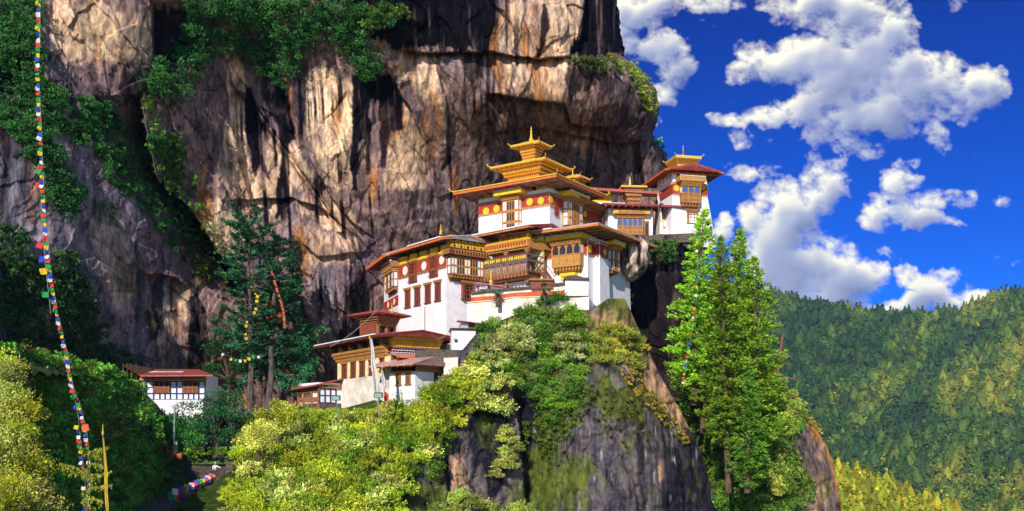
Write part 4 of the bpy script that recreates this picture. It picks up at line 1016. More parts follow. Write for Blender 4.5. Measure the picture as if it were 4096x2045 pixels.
# ------------------------------------------------------------------ the upper temple with gilded roofs
def wall_block(par, fl, fr_, A, B, z0, z1, m, name='wall', out=0.0):
    C = fl.o; L = fl.e; R = fr_.e
    f = Fr(C, L, fl.n)
    V = []
    for z in (z0, z1):
        for a, b in ((-out, -out), (A+out, -out), (A+out, B+out), (-out, B+out)):
            p = C+L*a+R*b; V.append((p[0], p[1], z))
    return MB().hexa(V).build(name, m, par)
def upper_temple():
    fl, fr_ = corner(2198, 141, 34)
    A = span(fl, 1914.5, 2198)[0]; B = 9.6; X = span(fr_, 2406, 2198)[0]
    t = thing('temple', 'large white temple with red band of yellow discs and three tiers of gilded roofs', 'temple', (fl.o[0], fl.o[1], 28))
    t.location = (0, 0, 0)
    z = lambda v: (H0-v)/FP*141
    wall_block(t, fl, fr_, A, B+0.01, 26, z(752), M_WHITE)
    # lower rear wing to the right
    fx = Fr(fr_.pt(B, 0, 0), fr_.e, fr_.n)
    wall_block(t, Fr(fr_.pt(B+0.02, 0.0, 0), fl.e, fl.n), fr_, 8, X-B, 24, z(800), M_WHITE, 'wing_wall')
    # bands
    zb0, zb1 = z(815), z(777)
    for f, ln, par in ((fl, A, t), (fr_, B, t)):
        MB().box(f, 0.0 if f is fl else 0.085, ln, 0.004, 0.085, zb0, zb1).build('painted_band', M_RED, par)
        fringe(par, f, 0.0, ln, zb1, zb1+0.36); fringe(par, f, 0.0, ln, zb0-0.36, zb0)
    MB().box(fx, 0.05, X-B, 0.01, 0.09, zb0-0.6, zb1-0.2).build('painted_band', M_RED, t)
    fringe(t, fx, 0.0, X-B, zb1-0.2, zb1+0.2); fringe(t, fx, 0, X-B, zb0-1.0, zb0-.6)
    for x, y in ((273, 625), (452, 582), (1022, 463), (1212, 445)): disc(t, fl, *cA1(x, y), 12.5, 15, M_DISCY, 0.16)
    disc(t, fr_, *cA1(1393, 430), 7.3, 15, M_DISCY, 0.16); disc(t, fx, *cA1(1980, 663), 6.5, 13, M_DISCY, 0.2)
    # red niche on the right face
    a0, a1 = span(fr_, cA1(1435)[0], cA1(1505)[0]); MB().box(fr_, a0, a1, 0.1, 0.22, zat(fr_, a0, cA1(0, 690)[1]), zb1+0.2).build('niche', M_RED, t)
    n_ = MB(); dentils(n_, fr_, a0-0.2, a1+0.5, zb1-0.2, 0.5, h=0.3); n_.box(fr_, a0-0.3, a1+0.6, 0, 0.6, zb1+0.1, zb1+0.25); n_.build('lintel', M_OCHRE, t)
    # bays
    a0, _ = fl.hit(cA1(560)[0], 850, 0.9); a1, _ = fl.hit(cA1(835)[0], 850, 0.9)
    bay(t, fl, a0, a1, z(918), z(815)+1.25, 0.9, [('w', 1.3), ('a', .8), ('a', .8), ('a', .8), ('w', 1.3)][::-1], 3, M_OCHRE, beam=(0.62, 1.0))
    a0, _ = fr_.hit(cA1(1690)[0], 850, 1.1); a1, _ = fr_.hit(cA1(1925)[0], 850, 1.1)
    bay(t, fr_, a0, a1, zat(fr_, a0, cA1(0, 870)[1]), z(815)+1.05, 1.1, [('w', .8), ('w', .8), ('a', .7), ('a', .7), ('a', .7), ('a', .7), ('a', .7), ('w', .8), ('w', .8)], 3, M_OCHRE, beam=(0.62, 0.9))
    # small lattice window on the rear wing
    a0, _ = fx.hit(cA1(2012)[0], 800, 0); a1, _ = fx.hit(cA1(2110)[0], 800, 0)
    bay(t, fx, a0, a1, z(870)-.4, z(818)-.4, 0.3, [('a', 1), ('a', 1), ('w', 1)], 1, M_WOOD)
    # yellow frieze blocks between wall and roof
    zr = (H0-700)/FP*136.8
    y = MB()
    for i in range(4):
        a = A*(0.12+0.25*i); y.box(fl, a-1.0, a+1.0, -0.9, -0.35, z(752), zr+0.2)
    for i in range(3):
        a = B*(0.12+0.32*i); y.box(fr_, a-0.9, a+0.9, -0.9, -0.35, z(752), zr+0.2)
    y.build('frieze', M_YEL, t)
    p = MB()
    for i in range(5): a = A*(0.02+0.24*i); p.box(fl, a-0.16, a+0.16, -0.5, -0.15, z(752), zr+0.2)
    for i in range(4): a = B*(0.02+0.32*i); p.box(fr_, a-0.16, a+0.16, -0.5, -0.15, z(752), zr+0.2)
    p.build('post', M_ORANGE, t)
    # little lean-to hoods under the main eaves
    for f, q0, q1, nm in ((fl, .30, .98, 0), (fr_, .12, .86, 1)):
        ln = A if f is fl else B; h = MB(); zz = z(738) if f is fl else z(735)
        h.hexa([f.pt(ln*q0, -.4, zz+.5), f.pt(ln*q1, -.4, zz+.5), f.pt(ln*q1, 1.9, zz), f.pt(ln*q0, 1.9, zz), f.pt(ln*q0, -.4, zz+.66), f.pt(ln*q1, -.4, zz+.66), f.pt(ln*q1, 1.9, zz+.16), f.pt(ln*q0, 1.9, zz+.16)])
        hd = h.build('hood', M_ROOFR, t); MB().box(f, ln*q0, ln*q1, 1.9, 2.0, zz-.14, zz+.2).build('fascia', M_ORANGE, hd)
    ro = roof(t, fl, fr_, A-0.3, B-0.8, 3.0, zr-0.27, 0.44, 2.2, M_GOLD, M_ORANGE, 'hip', 'L', 2.2)
    e = MB()
    C0 = fl.o; 
    e.box(fl, -3.02, A+2.72, 3.0, 3.14, zr+.10, zr+0.26); e.box(fr_, -3.1, B+2.2, 3.0, 3.14, zr+.10, zr+.26); e.build('gilt_edge', M_GOLD, ro)
    horns(ro, fl, fr_, A-.3, B-.8, 3.0, zr+.2, 0.8)
    # gilded lanterns
    cx, cy = 3.0, 148.9
    tier(t, cx, cy, fl, fr_, 5.0, 4.0, 38.6, 40.75, 3.3, 2.7)
    tier(t, cx, cy, fl, fr_, 2.6, 1.95, 42.4, 44.2, 1.35, 1.0)
    finial(t, cx, cy, 45.2, 2.7)
    cx2 = (2300-2048)/FP*156; tier(t, cx2, 156, fl, fr_, 1.9, 1.7, 39.6, 41.0, 1.2, 1.05); finial(t, (2291-2048)/FP*156, 156, 41.6, 1.7)
    # second roof over the rear wing
    roof(t, Fr(fr_.pt(B-1.5, 0.0, 0), fl.e, fl.n), Fr(fr_.pt(B-1.5, 0, 0), fr_.e, fr_.n), 8, X-B+2.0, 2.6, z(775)+.2, 0.4, 1.0, M_ROOFR, M_RAFT, 'hip', 'L', 1.4, og=2.0)
    return t
upper_temple()

# ------------------------------------------------------------------ right-hand lower temple
def lower_temple():
    fl, fr_ = corner(2349.5, 134, 33); t = thing('temple', 'white temple under a wide eave with an ochre bay of four arched windows', 'temple')
    A = fl.hit(2157, H0)[0]; B = 13.2; z = lambda v, d=134: (H0-v)/FP*d
    # walls slightly battered at the foot
    def tower(C, a, b, z0, z1, m, nm='wall', k=0.25):
        V = []
        for zz, o in ((z0, k), (z1, 0)):
            for aa, bb in ((-o, -o), (a+o, -o), (a+o, b+o), (-o, b+o)):
                p = C+fl.e*aa+fr_.e*bb; V.append((p[0], p[1], zz))
        return MB().hexa(V).build(nm, m, t)
    tower(fl.o, A, B, z(1260), z(940), M_WHITE)
    # projecting pilaster block on the right face
    ab, _ = fr_.hit(2398, H0, 1.0); ae, _ = fr_.hit(2432, H0, 1.0)
    C2 = fr_.pt(ab, 1.0, 0); tower(C2, 1.4, ae-ab, z(1250), z(955), M_WHITE, 'pilaster')
    f2l = Fr(C2, fl.e, fl.n); f2r = Fr(C2, fr_.e, fr_.n)
    zb0, zb1 = z(1015), z(967)
    MB().box(fl, 0, A, 0.01, 0.09, zb0, zb1).build('painted_band', M_RED, t); MB().box(fr_, 0.09, B, 0.01, 0.09, zb0, zb1).build('painted_band', M_RED, t)
    MB().box(f2l, 0, 1.0, 0.01, 0.07, zb0, zb1-.1).build('painted_band', M_RED, t); MB().box(f2r, 0.07, ae-ab, 0.01, 0.07, zb0, zb1-.1).build('painted_band', M_RED, t)
    for f, l in ((fl, A), (fr_, B), (f2l, 1.1), (f2r, ae-ab)):
        fringe(t, f, 0, l, zb1, zb1+0.3); fringe(t, f, 0, l, zb0-0.3, zb0, m=M_WOOD)
    disc(t, fl, *cA3(910, 360), 14, 14.5, M_DISCY, 0.15); disc(t, fr_, *cA3(1477, 305), 9.0, 15, M_DISCY, 0.15); disc(t, f2r, *cA3(1673, 350), 5.5, 14, M_DISCY, 0.13)
    # main bay
    a0, _ = fl.hit(cA3(1355)[0], H0, 1.1); a1, _ = fl.hit(cA3(992)[0], H0, 1.1)
    a0, a1 = min(a0, a1), max(a0, a1)
    f = fl; z0 = z(cA3(0, 520)[1], 133.5); z1 = z(cA3(0, 235)[1], 133.5)
    bay(t, fl, a0, a1, z0, z1, 1.1, [('a', 1)]*4, 1, M_OCHRE, beam=(0.62, 0.75), corbel=0.9, lower=1.7)
    # bay on the far end of the right face
    a0, _ = fr_.hit(cA3(1768)[0], H0, 1.3); a1, _ = fr_.hit(cA3(1835)[0], H0, 1.3)
    bay(t, fr_, a0, max(a1, a0+2.2), zat(fr_, a0, cA3(0, 590)[1]), zat(fr_, a0, cA3(0, 330)[1]), 1.3, [('w', 1), ('a', 1), ('a', 1), ('w', 1)], 2, M_WOOD, beam=(0.5, 0.7), corbel=0.7)
    q = fr_.pt(a0+0.2, 0.25, 0); MB().tube((q[0], q[1], zat(fr_, a0, cA3(0, 840)[1])), (q[0], q[1], zat(fr_, a0, cA3(0, 640)[1])), 0.16).build('drain_pipe', M_RED, t)
    ze = (H0-905)/FP*129.5
    p = MB()
    for i in range(5): a = A*(0.02+0.24*i); p.box(fl, a-0.15, a+0.15, -0.5, -0.2, z(940), ze+.4)
    for i in range(6): a = B*(0.02+0.19*i); p.box(fr_, a-0.15, a+0.15, -0.5, -0.2, z(940), ze+.4)
    p.build('post', M_ORANGE, t)
    y = MB()
    for i in range(3): a = A*(0.14+0.3*i); y.box(fl, a-1., a+1., -1.4, -0.9, z(940), ze+.4)
    for i in range(3): a = B*(0.14+0.3*i); y.box(fr_, a-1., a+1., -1.4, -0.9, z(940), ze+.4)
    y.build('frieze', M_YEL, t)
    roof(t, fl, fr_, A+1.0, B-1.2, 3.6, ze, 0.42, 1.9, M_ROOFG, M_RAFT, 'hip', 'L', 1.9, gutter=(0.45, 0.98))
    # yellow doorway canopy and its door at the foot of the left face
    d = MB(); a0, _ = fl.hit(cA3(1290)[0], H0, 0.8); a1, _ = fl.hit(cA3(1100)[0], H0, 0.8); a0, a1 = min(a0, a1), max(a0, a1)
    zt = z(cA3(0, 640)[1], 133.5)
    d.box(fl, a0, a1, 0, 1.0, zt, zt+0.45); dentils(d, fl, a0+.1, a1-.1, zt-.4, 0.9, h=0.4, gap=0.5); d.box(fl, a1-.7, a1-.4, 0, .9, zt-3, zt-.4)
    dr = d.build('doorway', M_YEL, t); MB().box(fl, a0+.2, a1-.7, 0.02, 0.12, zt-3, zt-.42).build('door', M_DARK, dr)
    return t, fl, fr_
lower_temple()

# ------------------------------------------------------------------ the balcony block between the two
def balcony_block():
    fl, fr_ = corner(cA3(675)[0], 133.5, 42); t = thing('gallery_house', 'open timber gallery house with hanging balcony between two white temples', 'house')
    z = lambda v, d=133.5: (H0-v)/FP*d
    A = fl.hit(cA3(118)[0], H0)[0]; B = 6.5
    za, zb = z(cA3(0, 240)[1]), z(cA3(0, 175)[1])       # frieze beam at the corner
    fb = MB().box(fl, -0.2, A, 0.0, 0.25, za-.35, zb-.1); fb.box(fr_, 0, B, 0.0, 0.25, za-.35, zb-.1); fb.box(fl, -.3, A, -3.2, 0.02, za-.6, za-.36)
    be = fb.build('carved_frieze', M_OCHRE, t); d = MB(); dentils(d, fl, -.3, A, zb-.1, 0.32, h=.25, gap=.36); dentils(d, fr_, 0, B, zb-.1, 0.32, h=.25, gap=.36)
    dentils(d, fl, -.3, A, za-.2, 0.30, h=.12, gap=.5)
    d.build('dentil', M_YEL, be)
    k = MB()
    for i in range(16): k.box(fl, A*i/16+.12, A*i/16+.42, .25, .29, za-.15, zb-.25)
    k.build('inlay', M_RED, be)
    # rear wall
    rl = Fr(fl.pt(0, -2.9, 0), fl.e, fl.n)
    MB().box(rl, -.2, A+1, -.5, 0, z(1200), zb+1.2).build('wall', M_CREAM, t)
    MB().box(rl, 0.5, A-0.5, .01, .06, z(1105), z(1015)).build('band', mat('olive_wall', (.30, .25, .12), .9), t)
    # posts
    for a, w in ((0.12, .22), (A*0.49, .18)):
        q = MB().box(fl, a-w, a+w, -0.45, 0.0, z(1142), za-.36); po = q.build('post', M_DARK, t)
        c = MB()
        for s_ in range(3): c.box(fl, a-w-.35+.1*s_, a+w+.35-.1*s_, -.5, .05, za-.6-.22*s_, za-.4-.22*s_)
        for s_ in range(6): c.box(fl, a-w-.03, a+w+.03, -.48, .03, z(1130)+s_*1.4, z(1130)+s_*1.4+.3)
        c.build('capital', M_WOOD, po)
    # hanging balcony
    zt, zm, z0 = z(cA3(0, 375)[1]), z(cA3(0, 480)[1]), z(cA3(0, 600)[1])
    g = MB().box(fl, -.3, A, -2.8, .30, z0-.1, z0+.15); g.box(fr_, -.3, 3.2, -2, .3, z0-.1, z0+.14)
    for s_ in range(3):
        g.box(fl, .1, A-.2, -2.6, .15-.25*s_, z0-.1-.22*(s_+1), z0-.1-.22*s_)
    dentils(g, fl, -.3, A, z0-.55, .34, h=.5, gap=.62)
    bl = g.build('balcony', M_WOOD, t)
    rl_ = MB()
    for q0 in (z0+.15, z0+1.45, z0+1.62, zt-.1): rl_.box(fl, -.3, A, .12, .28, q0, q0+.12); rl_.box(fr_, -.1, 3.2, .12, .28, q0, q0+.12)
    n = 22
    for i in range(n+1): rl_.box(fl, A*i/n-.07, A*i/n+.07, .14, .26, z0+.27, z0+1.45)
    for i in range(8): rl_.box(fl, A*i/7-.09, A*i/7+.09, .12, .28, z0+.2, zt)
    rl_.build('railing', mat('grey_blue_timber', (.20, .14, .13), .7, .3, 6), bl)
    pn = MB()
    for i in range(n): pn.disc(fl, A*(i+.5)/n, z0+.85, .17, .34, .16, .22, 8)
    pn.box(fl, 0, A, .15, .19, z0+.27, z0+.5)
    pn.build('panel', mat('amber_panel', (.62, .26, .03), .6, .25, 5), bl)
    vl = MB(); n = 20
    for i in range(n): vl.disc(fl, A*(i+.5)/n, zt-.30, .15, .34, .12, .24, 8)
    vl.build('hanging_ornament', M_YEL, bl)
    cr = MB().box(fl, -.2, A, .17, .23, zt+.02, zt+.10)
    for i in range(n): cr.disc(fl, A*(i+.5)/n, zt+.22, .09, .16, .16, .24, 6)
    cr.build('trim', M_SHUT, bl)
    # undercroft wall and stair
    MB().box(Fr(fl.pt(0, -1.6, 0), fl.e, fl.n), -1.2, A+1, -.5, 0, z(1210), z0-.9).build('wall', M_WHITE, t)
    for (u0, v0, u1, v1) in ((cA3(0, 0)[0], 0, 0, 0),): pass
    p0 = P(*cA3(800, 545), 132.5); p1 = P(*cA3(945, 760), 131.0)
    s = MB()
    for off in (0, 1.1):
        a = p0+np.array([off*.8, off*.3, 0]); b = p1+np.array([off*.8, off*.3, 0])
        s.hexa([a+[0, 0, -.25], a+[.12, 0, -.25], b+[.12, 0, -.25], b+[0, 0, -.25], a+[0, 0, .2], a+[.12, 0, .2], b+[.12, 0, .2], b+[0, 0, .2]])
        s.tube(a+[0, 0, 1.0], b+[0, 0, 1.0], .05)
    for i in range(12):
        q = p0+(p1-p0)*(i+.5)/12; s.hexa([q+[.1, 0, 0], q+[1, .35, 0], q+[1, .65, 0], q+[.1, .3, 0], q+[.1, 0, .06], q+[1, .35, .06], q+[1, .65, .06], q+[.1, .3, .06]])
    s.build('stair', M_SHUT, t)
    # roof
    ze = z(cC1(0, 1120)[1])
    y = MB()
    for i in range(3): a = A*(.18+.25*i); y.box(fl, a-.9, a+.9, -1.6, -1.2, zb-.1, ze+.1)
    y.box(fl, .2, .5, -.6, -.3, zb-.1, ze+.2)
    y.build('frieze', M_YEL, t)
    roof(t, fl, fr_, A+.5, 7, 1.6, ze-.25, .35, 1.0, M_ROOFR, M_RAFT, 'gable', 'L', 1.6, gutter=(0.03, 1.0), og=1.6)
    return t
balcony_block()

# ------------------------------------------------------------------ left tower house
def tower_house():
    d0 = 136; fl, fr_ = corner(1786, d0, 52.5); t = thing('monastery_house', 'tall white house with red band of pale discs and yellow painted gable panels', 'house')
    z = lambda v, d=d0: (H0-v)/FP*d
    A = fl.hit(1594.6, H0)[0]; B = 10.5
    wall_block(t, fl, fr_, A, B, -2, z(1012), M_WHITE)
    zb0, zb1 = z(1062), z(1018)
    # yellow painted parapet with rising blocks
    y = MB().box(fl, 0, A, -0.5, 0.06, z(1012)+.003, z(1002)); 
    for i in range(5): a = A*(.06+.215*i); y.box(fl, a-.95, a+.75, -.5, .03, z(1002), z(978))
    y.build('parapet', M_YEL, t)
    MB().box(fl, 0, A, .005, .09, zb0, zb1).build('painted_band', M_RED, t); MB().box(fr_, .09, B, .005, .09, zb0, zb1).build('painted_band', M_RED, t)
    fringe(t, fl, 0, A, zb1, zb1+.3, m=M_WOOD); fringe(t, fl, 0, A, zb0-.34, zb0, m=M_WOOD); fringe(t, fr_, 0, B, zb0-.34, zb0, m=M_WOOD)
    for x, y_ in ((437, 472), (630, 422), (813, 363)): disc(t, fl, *cA2(x, y_), 9.7, 17.5, M_DISCW, .15)
    for x0, x1, y0, y1 in ((487, 563, 385, 580), (699, 778, 325, 522)): win_px(t, fl, cA2(x0)[0], cA2(x1)[0], cA2(0, y0)[1], cA2(0, y1)[1], off=.12)
    for x0, x1, y0, y1 in ((442, 495, 670, 848), (540, 597, 645, 825), (648, 705, 617, 800), (750, 808, 590, 778)): win_px(t, fl, cA2(x0)[0], cA2(x1)[0], cA2(0, y0)[1], cA2(0, y1)[1])
    win_px(t, fr_, cA2(1015)[0], cA2(1128)[0], cA2(0, 605)[1], cA2(0, 768)[1], off=.35)
    # bay on the gable side, with carved beam and painted gable panels
    a0, _ = fr_.hit(cA2(912)[0], H0, 1.0); a1, _ = fr_.hit(cA2(1240)[0], H0, 1.0)
    z0 = z(cA2(0, 520)[1], 137); z1 = z(cA2(0, 350)[1], 137)
    bd = bay(t, fr_, a0, a1, z0, z1, 1.0, [('w', .8), ('w', .8), ('a', .7), ('a', .7), ('a', .7), ('w', .8), ('w', .8), ('a', .7), ('a', .7), ('a', .7), ('w', .8), ('w', .8)], 2, M_WOOD, corbel=.9)
    cb = MB().box(fr_, -.5, a1+.9, -.2, 1.5, z1+.35, z1+1.1); cb.box(fl, -1.5, .6, -.2, .5, z1+.35, z1+1.09); cbo = cb.build('carved_frieze', M_OCHRE, t)
    dd = MB(); dentils(dd, fr_, -.5, a1+.9, z1+1.1, 1.56, h=.2, gap=.32); dentils(dd, fr_, -.3, a1+.4, z1+.04, 1.3, h=.3, gap=.4)
    for i in range(14): q = (a1+1.2)*i/14; dd.box(fr_, -.4+q, -.4+q+.3, 1.5, 1.55, z1+.5, z1+.95)
    dd.build('dentil', M_DARK, cbo)
    MB().box(fr_, -.45, a1+.85, 1.505, 1.53, z1+.42, z1+.47).build('trim', M_RED, cbo)
    pz0, pz1 = z1+1.22, z(cA2(0, 125)[1])
    pa = MB().box(fr_, .05, a1+.3, -.15, 1.02, pz0, pz1+.2).build('gable_panel', M_YMAT, t)
    ln = MB()
    for i in range(6): q = .1+(a1+.15)*i/5; ln.box(fr_, q-.025, q+.025, 1.02, 1.05, pz0, pz1)
    ln.box(fr_, .1, a1+.25, 1.02, 1.06, (pz0+pz1)/2-.04, (pz0+pz1)/2+.04); ln.box(fr_, .1, a1+.25, 1.02, 1.06, pz0, pz0+.07)
    for i in range(5):
        for j in range(2):
            q = .1+(a1+.15)*(i+.5)/5; zz = pz0+(pz1-pz0)*(j+.5)/2; ln.prism(fr_, [(q-.22, zz), (q, zz-.3), (q+.22, zz), (q, zz+.3)], 1.02, 1.045)
    ln.build('lattice', M_DARK, pa)
    MB().tube(fl.pt(cx_a(fl, cA2(645)[0]), .06, z(cA2(0, 830)[1], 139)), fl.pt(cx_a(fl, cA2(645)[0]), .06, z(cA2(0, 1140)[1], 139)), .05, .05, 5).build('lightning_wire', M_SHUT, t)
    ze = z(cA2(0, 135)[1], 133.4)
    roof(t, fl, fr_, A+.6, 6.2, 1.7, ze-.1, .42, .80, M_ROOFG, M_ORANGE, 'gable', 'L', 2.0, gutter=(0.03, .55), og=1.6)
    q = fl.pt(1.2, -2.2, 0); finial(t, (cA2(805)[0]-U0)/FP*137, 137, z(cA2(0, 85)[1], 137)-.15, 1.5)
    # annex on the far left
    E0 = fl.pt(A, 0, 0); th = math.radians(69); eL = np.array([-math.cos(th), math.sin(th), 0]); eN = np.array([-math.sin(th), -math.cos(th), 0])
    fe = Fr(E0+eL*.0, eL, eN); g = thing('monastery_house', 'narrow side house with timber bay between tall white house and cliff', 'house')
    E = fe.hit(1536, H0)[0]
    q = fe.o; V = []
    for zz in (0, z(1030, 146)):
        for a, n in ((.05, 0), (E, 0), (E, -8), (.05, -6)): p = fe.pt(a, n, zz); V.append(tuple(p))
    MB().hexa(V).build('wall', M_WHITE, g)
    a0, _ = fe.hit(cA2(362)[0], H0, .8); a1, _ = fe.hit(cA2(232)[0], H0, .8); zz0 = zat(fe, 4, cA2(0, 670)[1]); zz1 = zat(fe, 4, cA2(0, 520)[1])
    bay(g, fe, max(a0, .2), a1, zz0, zz1, .8, [('w', 1), ('a', 1.4), ('w', 1), ('a', 1.4), ('w', 1)], 2, M_WOOD, beam=(.9, .5), beam_m=M_WOOD, corbel=.8)
    MB().box(fe, .1, E, .01, .09, zat(fe, 4, cA2(0, 850)[1]), zat(fe, 4, cA2(0, 755)[1])).build('painted_band', M_RED, g)
    disc(g, fe, *cA2(262, 825), 3.5, 11, M_DISCW, .13); disc(g, fe, *cA2(325, 790), 3.8, 10, M_DISCW, .13)
    ftr = Fr(fe.o, -eN, -eL)
    zr = zat(fe, 2, cA2(0, 330)[1])
    r_ = MB().hexa([fe.pt(-.5, 2.2, zr-.4), fe.pt(E+3, 2.2, zr-.4), fe.pt(E+3, -8, zr+1.2), fe.pt(-.5, -8, zr+1.2), fe.pt(-.5, 2.2, zr-.15), fe.pt(E+3, 2.2, zr-.15), fe.pt(E+3, -8, zr+1.45), fe.pt(-.5, -8, zr+1.45)]).build('roof', M_SOFF, g)
    MB().box(fe, -.5, E+3, 2.2, 2.35, zr-.55, zr-.05).build('fascia', M_ORANGE, r_)
    rf = MB()
    for i in range(11): rf.box(fe, i*(E+2)/10, i*(E+2)/10+.2, .0, 2.15, zr-.62, zr-.42)
    rf.build('rafter', M_WOOD, r_)
def cx_a(fr, u): return fr.hit(u, H0)[0]
tower_house()

# small gateway shrine below the annex, with a brass bell shaped finial
def shrine():
    fl, fr_ = corner(cA2(165)[0], 134, 40); t = thing('shrine', 'small timber pavilion with flat red roof and brass finial beside the tall house', 'shrine')
    z = lambda v, d=134: (H0-v)/FP*d
    B = fr_.hit(cA2(352)[0], H0)[0]; A = 3.5
    z0, z1 = z(cA2(0, 1130)[1]), z(cA2(0, 955)[1])
    MB().box(fr_, 0, B, -4, -.6, z0-3, z1).build('wall', M_SHUT, t)
    p = MB()
    for a in (0.15, B*.5, B-.2): p.box(fr_, a-.15, a+.15, -.45, -.1, z0-3, z1)
    p.box(fr_, 0, B, -.4, -.15, z0+1.3, z1); p.box(fl, 0, A, -.4, -.15, z0+1.3, z1); p.build('post', M_WOOD, t)
    MB().box(fr_, .3, B-.3, -.598, -.55, z0-2, z0+1.2).build('opening', M_PANE, t)
    c = MB()
    for i in range(4):
        c.box(fr_, -.1-.25*i, B+.1, -.5, -.05+.25*i, z1-.9+.28*i, z1-.78+.28*i); c.box(fl, -.05+.0*i, A, -.5, -.1+.25*i, z1-.9+.28*i, z1-.785+.28*i)
        dentils(c, fr_, -.1-.25*i, B+.1, z1-.78+.28*i, .02+.25*i, h=.15, gap=.36)
    c.build('cornice', M_WOOD, t)
    roof(t, fl, fr_, A, B, 1.5, z1+.45, .2, .8, M_ROOFR, M_FASR, 'hip', 'L', 1.2, inset=2.5, soff=M_WOOD)
    finial(t, (cA2(303)[0]-U0)/FP*134.5, 134.5, z(cA2(0, 905)[1]), 1.5)
shrine()
# ------------------------------------------------------------------ yellow lodge with its wings
def lodge():
    d0 = 128; fl, fr_ = corner(1552.5, d0, 56); z = lambda v, d=d0: (H0-v)/FP*d
    t = thing('lodge', 'cream and white lodge with five red shuttered windows and a yellow gable', 'house')
    A = fl.hit(1349.5, H0)[0]; B = 8.0
    zt = z(cC3(0, 478)[1]); zm = z(cC3(0, 700)[1]); 
    wall_block(t, fl, fr_, A, B, zm, zt, M_CREAM)
    wall_block(t, fl, fr_, A+.3, B, -3.5, zm-.004, M_OLDW, 'base_wall', out=.10)
    for x0, x1, y0, y1 in ((625, 683, 590, 745), (727, 784, 563, 735), (829, 888, 555, 720), (936, 998, 545, 708), (1060, 1108, 520, 668)):
        win_px(t, fl, cC3(x0)[0], cC3(x1)[0], cC3(0, y0)[1], cC3(0, y1)[1])
    # deep cornice
    c = MB()
    for i in range(3):
        n = .1+.28*i; zz = zt-.1+.42*i
        c.box(fl, -.1-n*.0, A+.1+n*.5, -.3, n+.12, zz, zz+.14); dentils(c, fl, -.1, A+.1, zz+.14, n+.25, h=.26, gap=.42)
    co = c.build('cornice', M_OCHRE, t)
    c = MB()
    for i in range(3):
        n = .02+.20*i; zz = zt+.08+.31*i
        c.box(fr_, .1, B, -.3, n+.12, zz, zz+.12); dentils(c, fr_, .1, B, zz+.12, n+.22, h=.18, gap=.42)
    c.build('cornice', M_FASR, t); dd = MB(); 
    for i in range(3): dentils(dd, fr_, .3, B, zt+.24+.31*i, .30+.20*i, h=.10, gap=.42); dd.box(fr_, .3, B, .1, .26+.20*i, zt+.26+.31*i, zt+.29+.31*i)
    dd.build('dentil', M_PANEL, t)
    y = MB()
    for i in range(5): a = A*(.09+.205*i); y.box(fl, a-1.1, a+.9, -.5, .1, zt+1.1, zt+2.4)
    y.build('frieze', M_YEL, t)
    for i in range(6): a = A*(.0+.195*i)+.2; MB().hexa([fl.pt(a-.18, 0, zt+1.2), fl.pt(a+.18, 0, zt+1.2), fl.pt(a+.18, 1.6, zt+2.0), fl.pt(a-.18, 1.6, zt+2.0), fl.pt(a-.18, 0, zt+2.2), fl.pt(a+.18, 0, zt+2.2), fl.pt(a+.18, 1.9, zt+2.3), fl.pt(a-.18, 1.9, zt+2.3)]).build('bracket', M_DARK, t)
    # mat covered gable
    zg = zt+1.02
    g = MB().prism(fr_, [(.0, zg), (B-.6, zg), (B+.2, zg+1.5), (B*.5+.2, zg+2.3), (.3, zg+1.55)], .2, .9).build('gable_mat', M_YMAT, t)
    k = MB()
    k.box(fr_, .1, B-.3, .9, .95, zg+.78, zg+.86)
    for i in range(26): q = .25+(B-.9)*i/26; k.box(fr_, q, q+.04, .9, .93, zg+.05, zg+1.35)
    k.build('lattice', M_WOOD, g)
    ze = z(cC3(0, 330)[1], 126)
    roof(t, fl, fr_, A+.8, B, 2.4, zt+2.15, .32, .85, M_ROOFR, M_FASR, 'gable', 'L', 1.5, gutter=(.06, .98), og=2.4, soff=M_WOOD)
    # rear roof lifted behind the ridge
    bk = Fr(fl.pt(5, -7.5, 0), fl.e, fl.n)
    MB().prism(bk, [(0, zt+3.3), (7, zt+3.0), (7, zt+3.2), (2.5, zt+3.9), (0, zt+3.6)], -3, 0).build('clerestory', M_FASR, t)
    # porch roof on the gable side
    h = MB().hexa([fr_.pt(.2, .1, zt+.1), fr_.pt(B+1.5, .1, zt+.0), fr_.pt(B+1.5, 2.6, zt-.55), fr_.pt(-.1, 2.6, zt-.4), fr_.pt(.2, .1, zt+.2), fr_.pt(B+1.5, .1, zt+.1), fr_.pt(B+1.5, 2.6, zt-.42), fr_.pt(-.1, 2.6, zt-.27)])
    po = h.build('porch_roof', mat('faded_pink_roof', (.60, .34, .33), .4, .2, 1.2, spec=.6), t); MB().box(fr_, -.1, B+1.5, 2.6, 2.7, zt-.62, zt-.3).build('fascia', M_ORANGE, po)
    q = MB()
    for a in (.3, 2.2, 4.2, 6.4): q.box(fr_, a-.12, a+.12, 2.1, 2.35, zm-1, zt-.6)
    q.build('post', M_SHUT, t); MB().box(fr_, .4, B, .05, .15, zm, zt-.2).build('shadowed_doors', M_SHUT, t)
    # ---- lower wing
    w = thing('lodge_wing', 'low white wing with two brown windows before the cream lodge', 'house')
    d1 = 123.5; gl, gr = corner(cC3(1458)[0], d1, 40); zz = lambda v: (H0-v)/FP*d1
    A2 = gl.hit(cC3(1165)[0], H0)[0]; B2 = gr.hit(cC3(1672)[0], H0)[0]
    ztw = zz(cC3(0, 672)[1]); wall_block(w, gl, gr, A2, B2, zz(cC3(0, 960)[1])-2, ztw, M_WHITE)
    for x0, x1, y0, y1 in ((1247, 1300, 700, 826), (1354, 1410, 692, 817)): win_px(w, gl, cC3(x0)[0], cC3(x1)[0], cC3(0, y0)[1], cC3(0, y1)[1], m=M_WOOD)
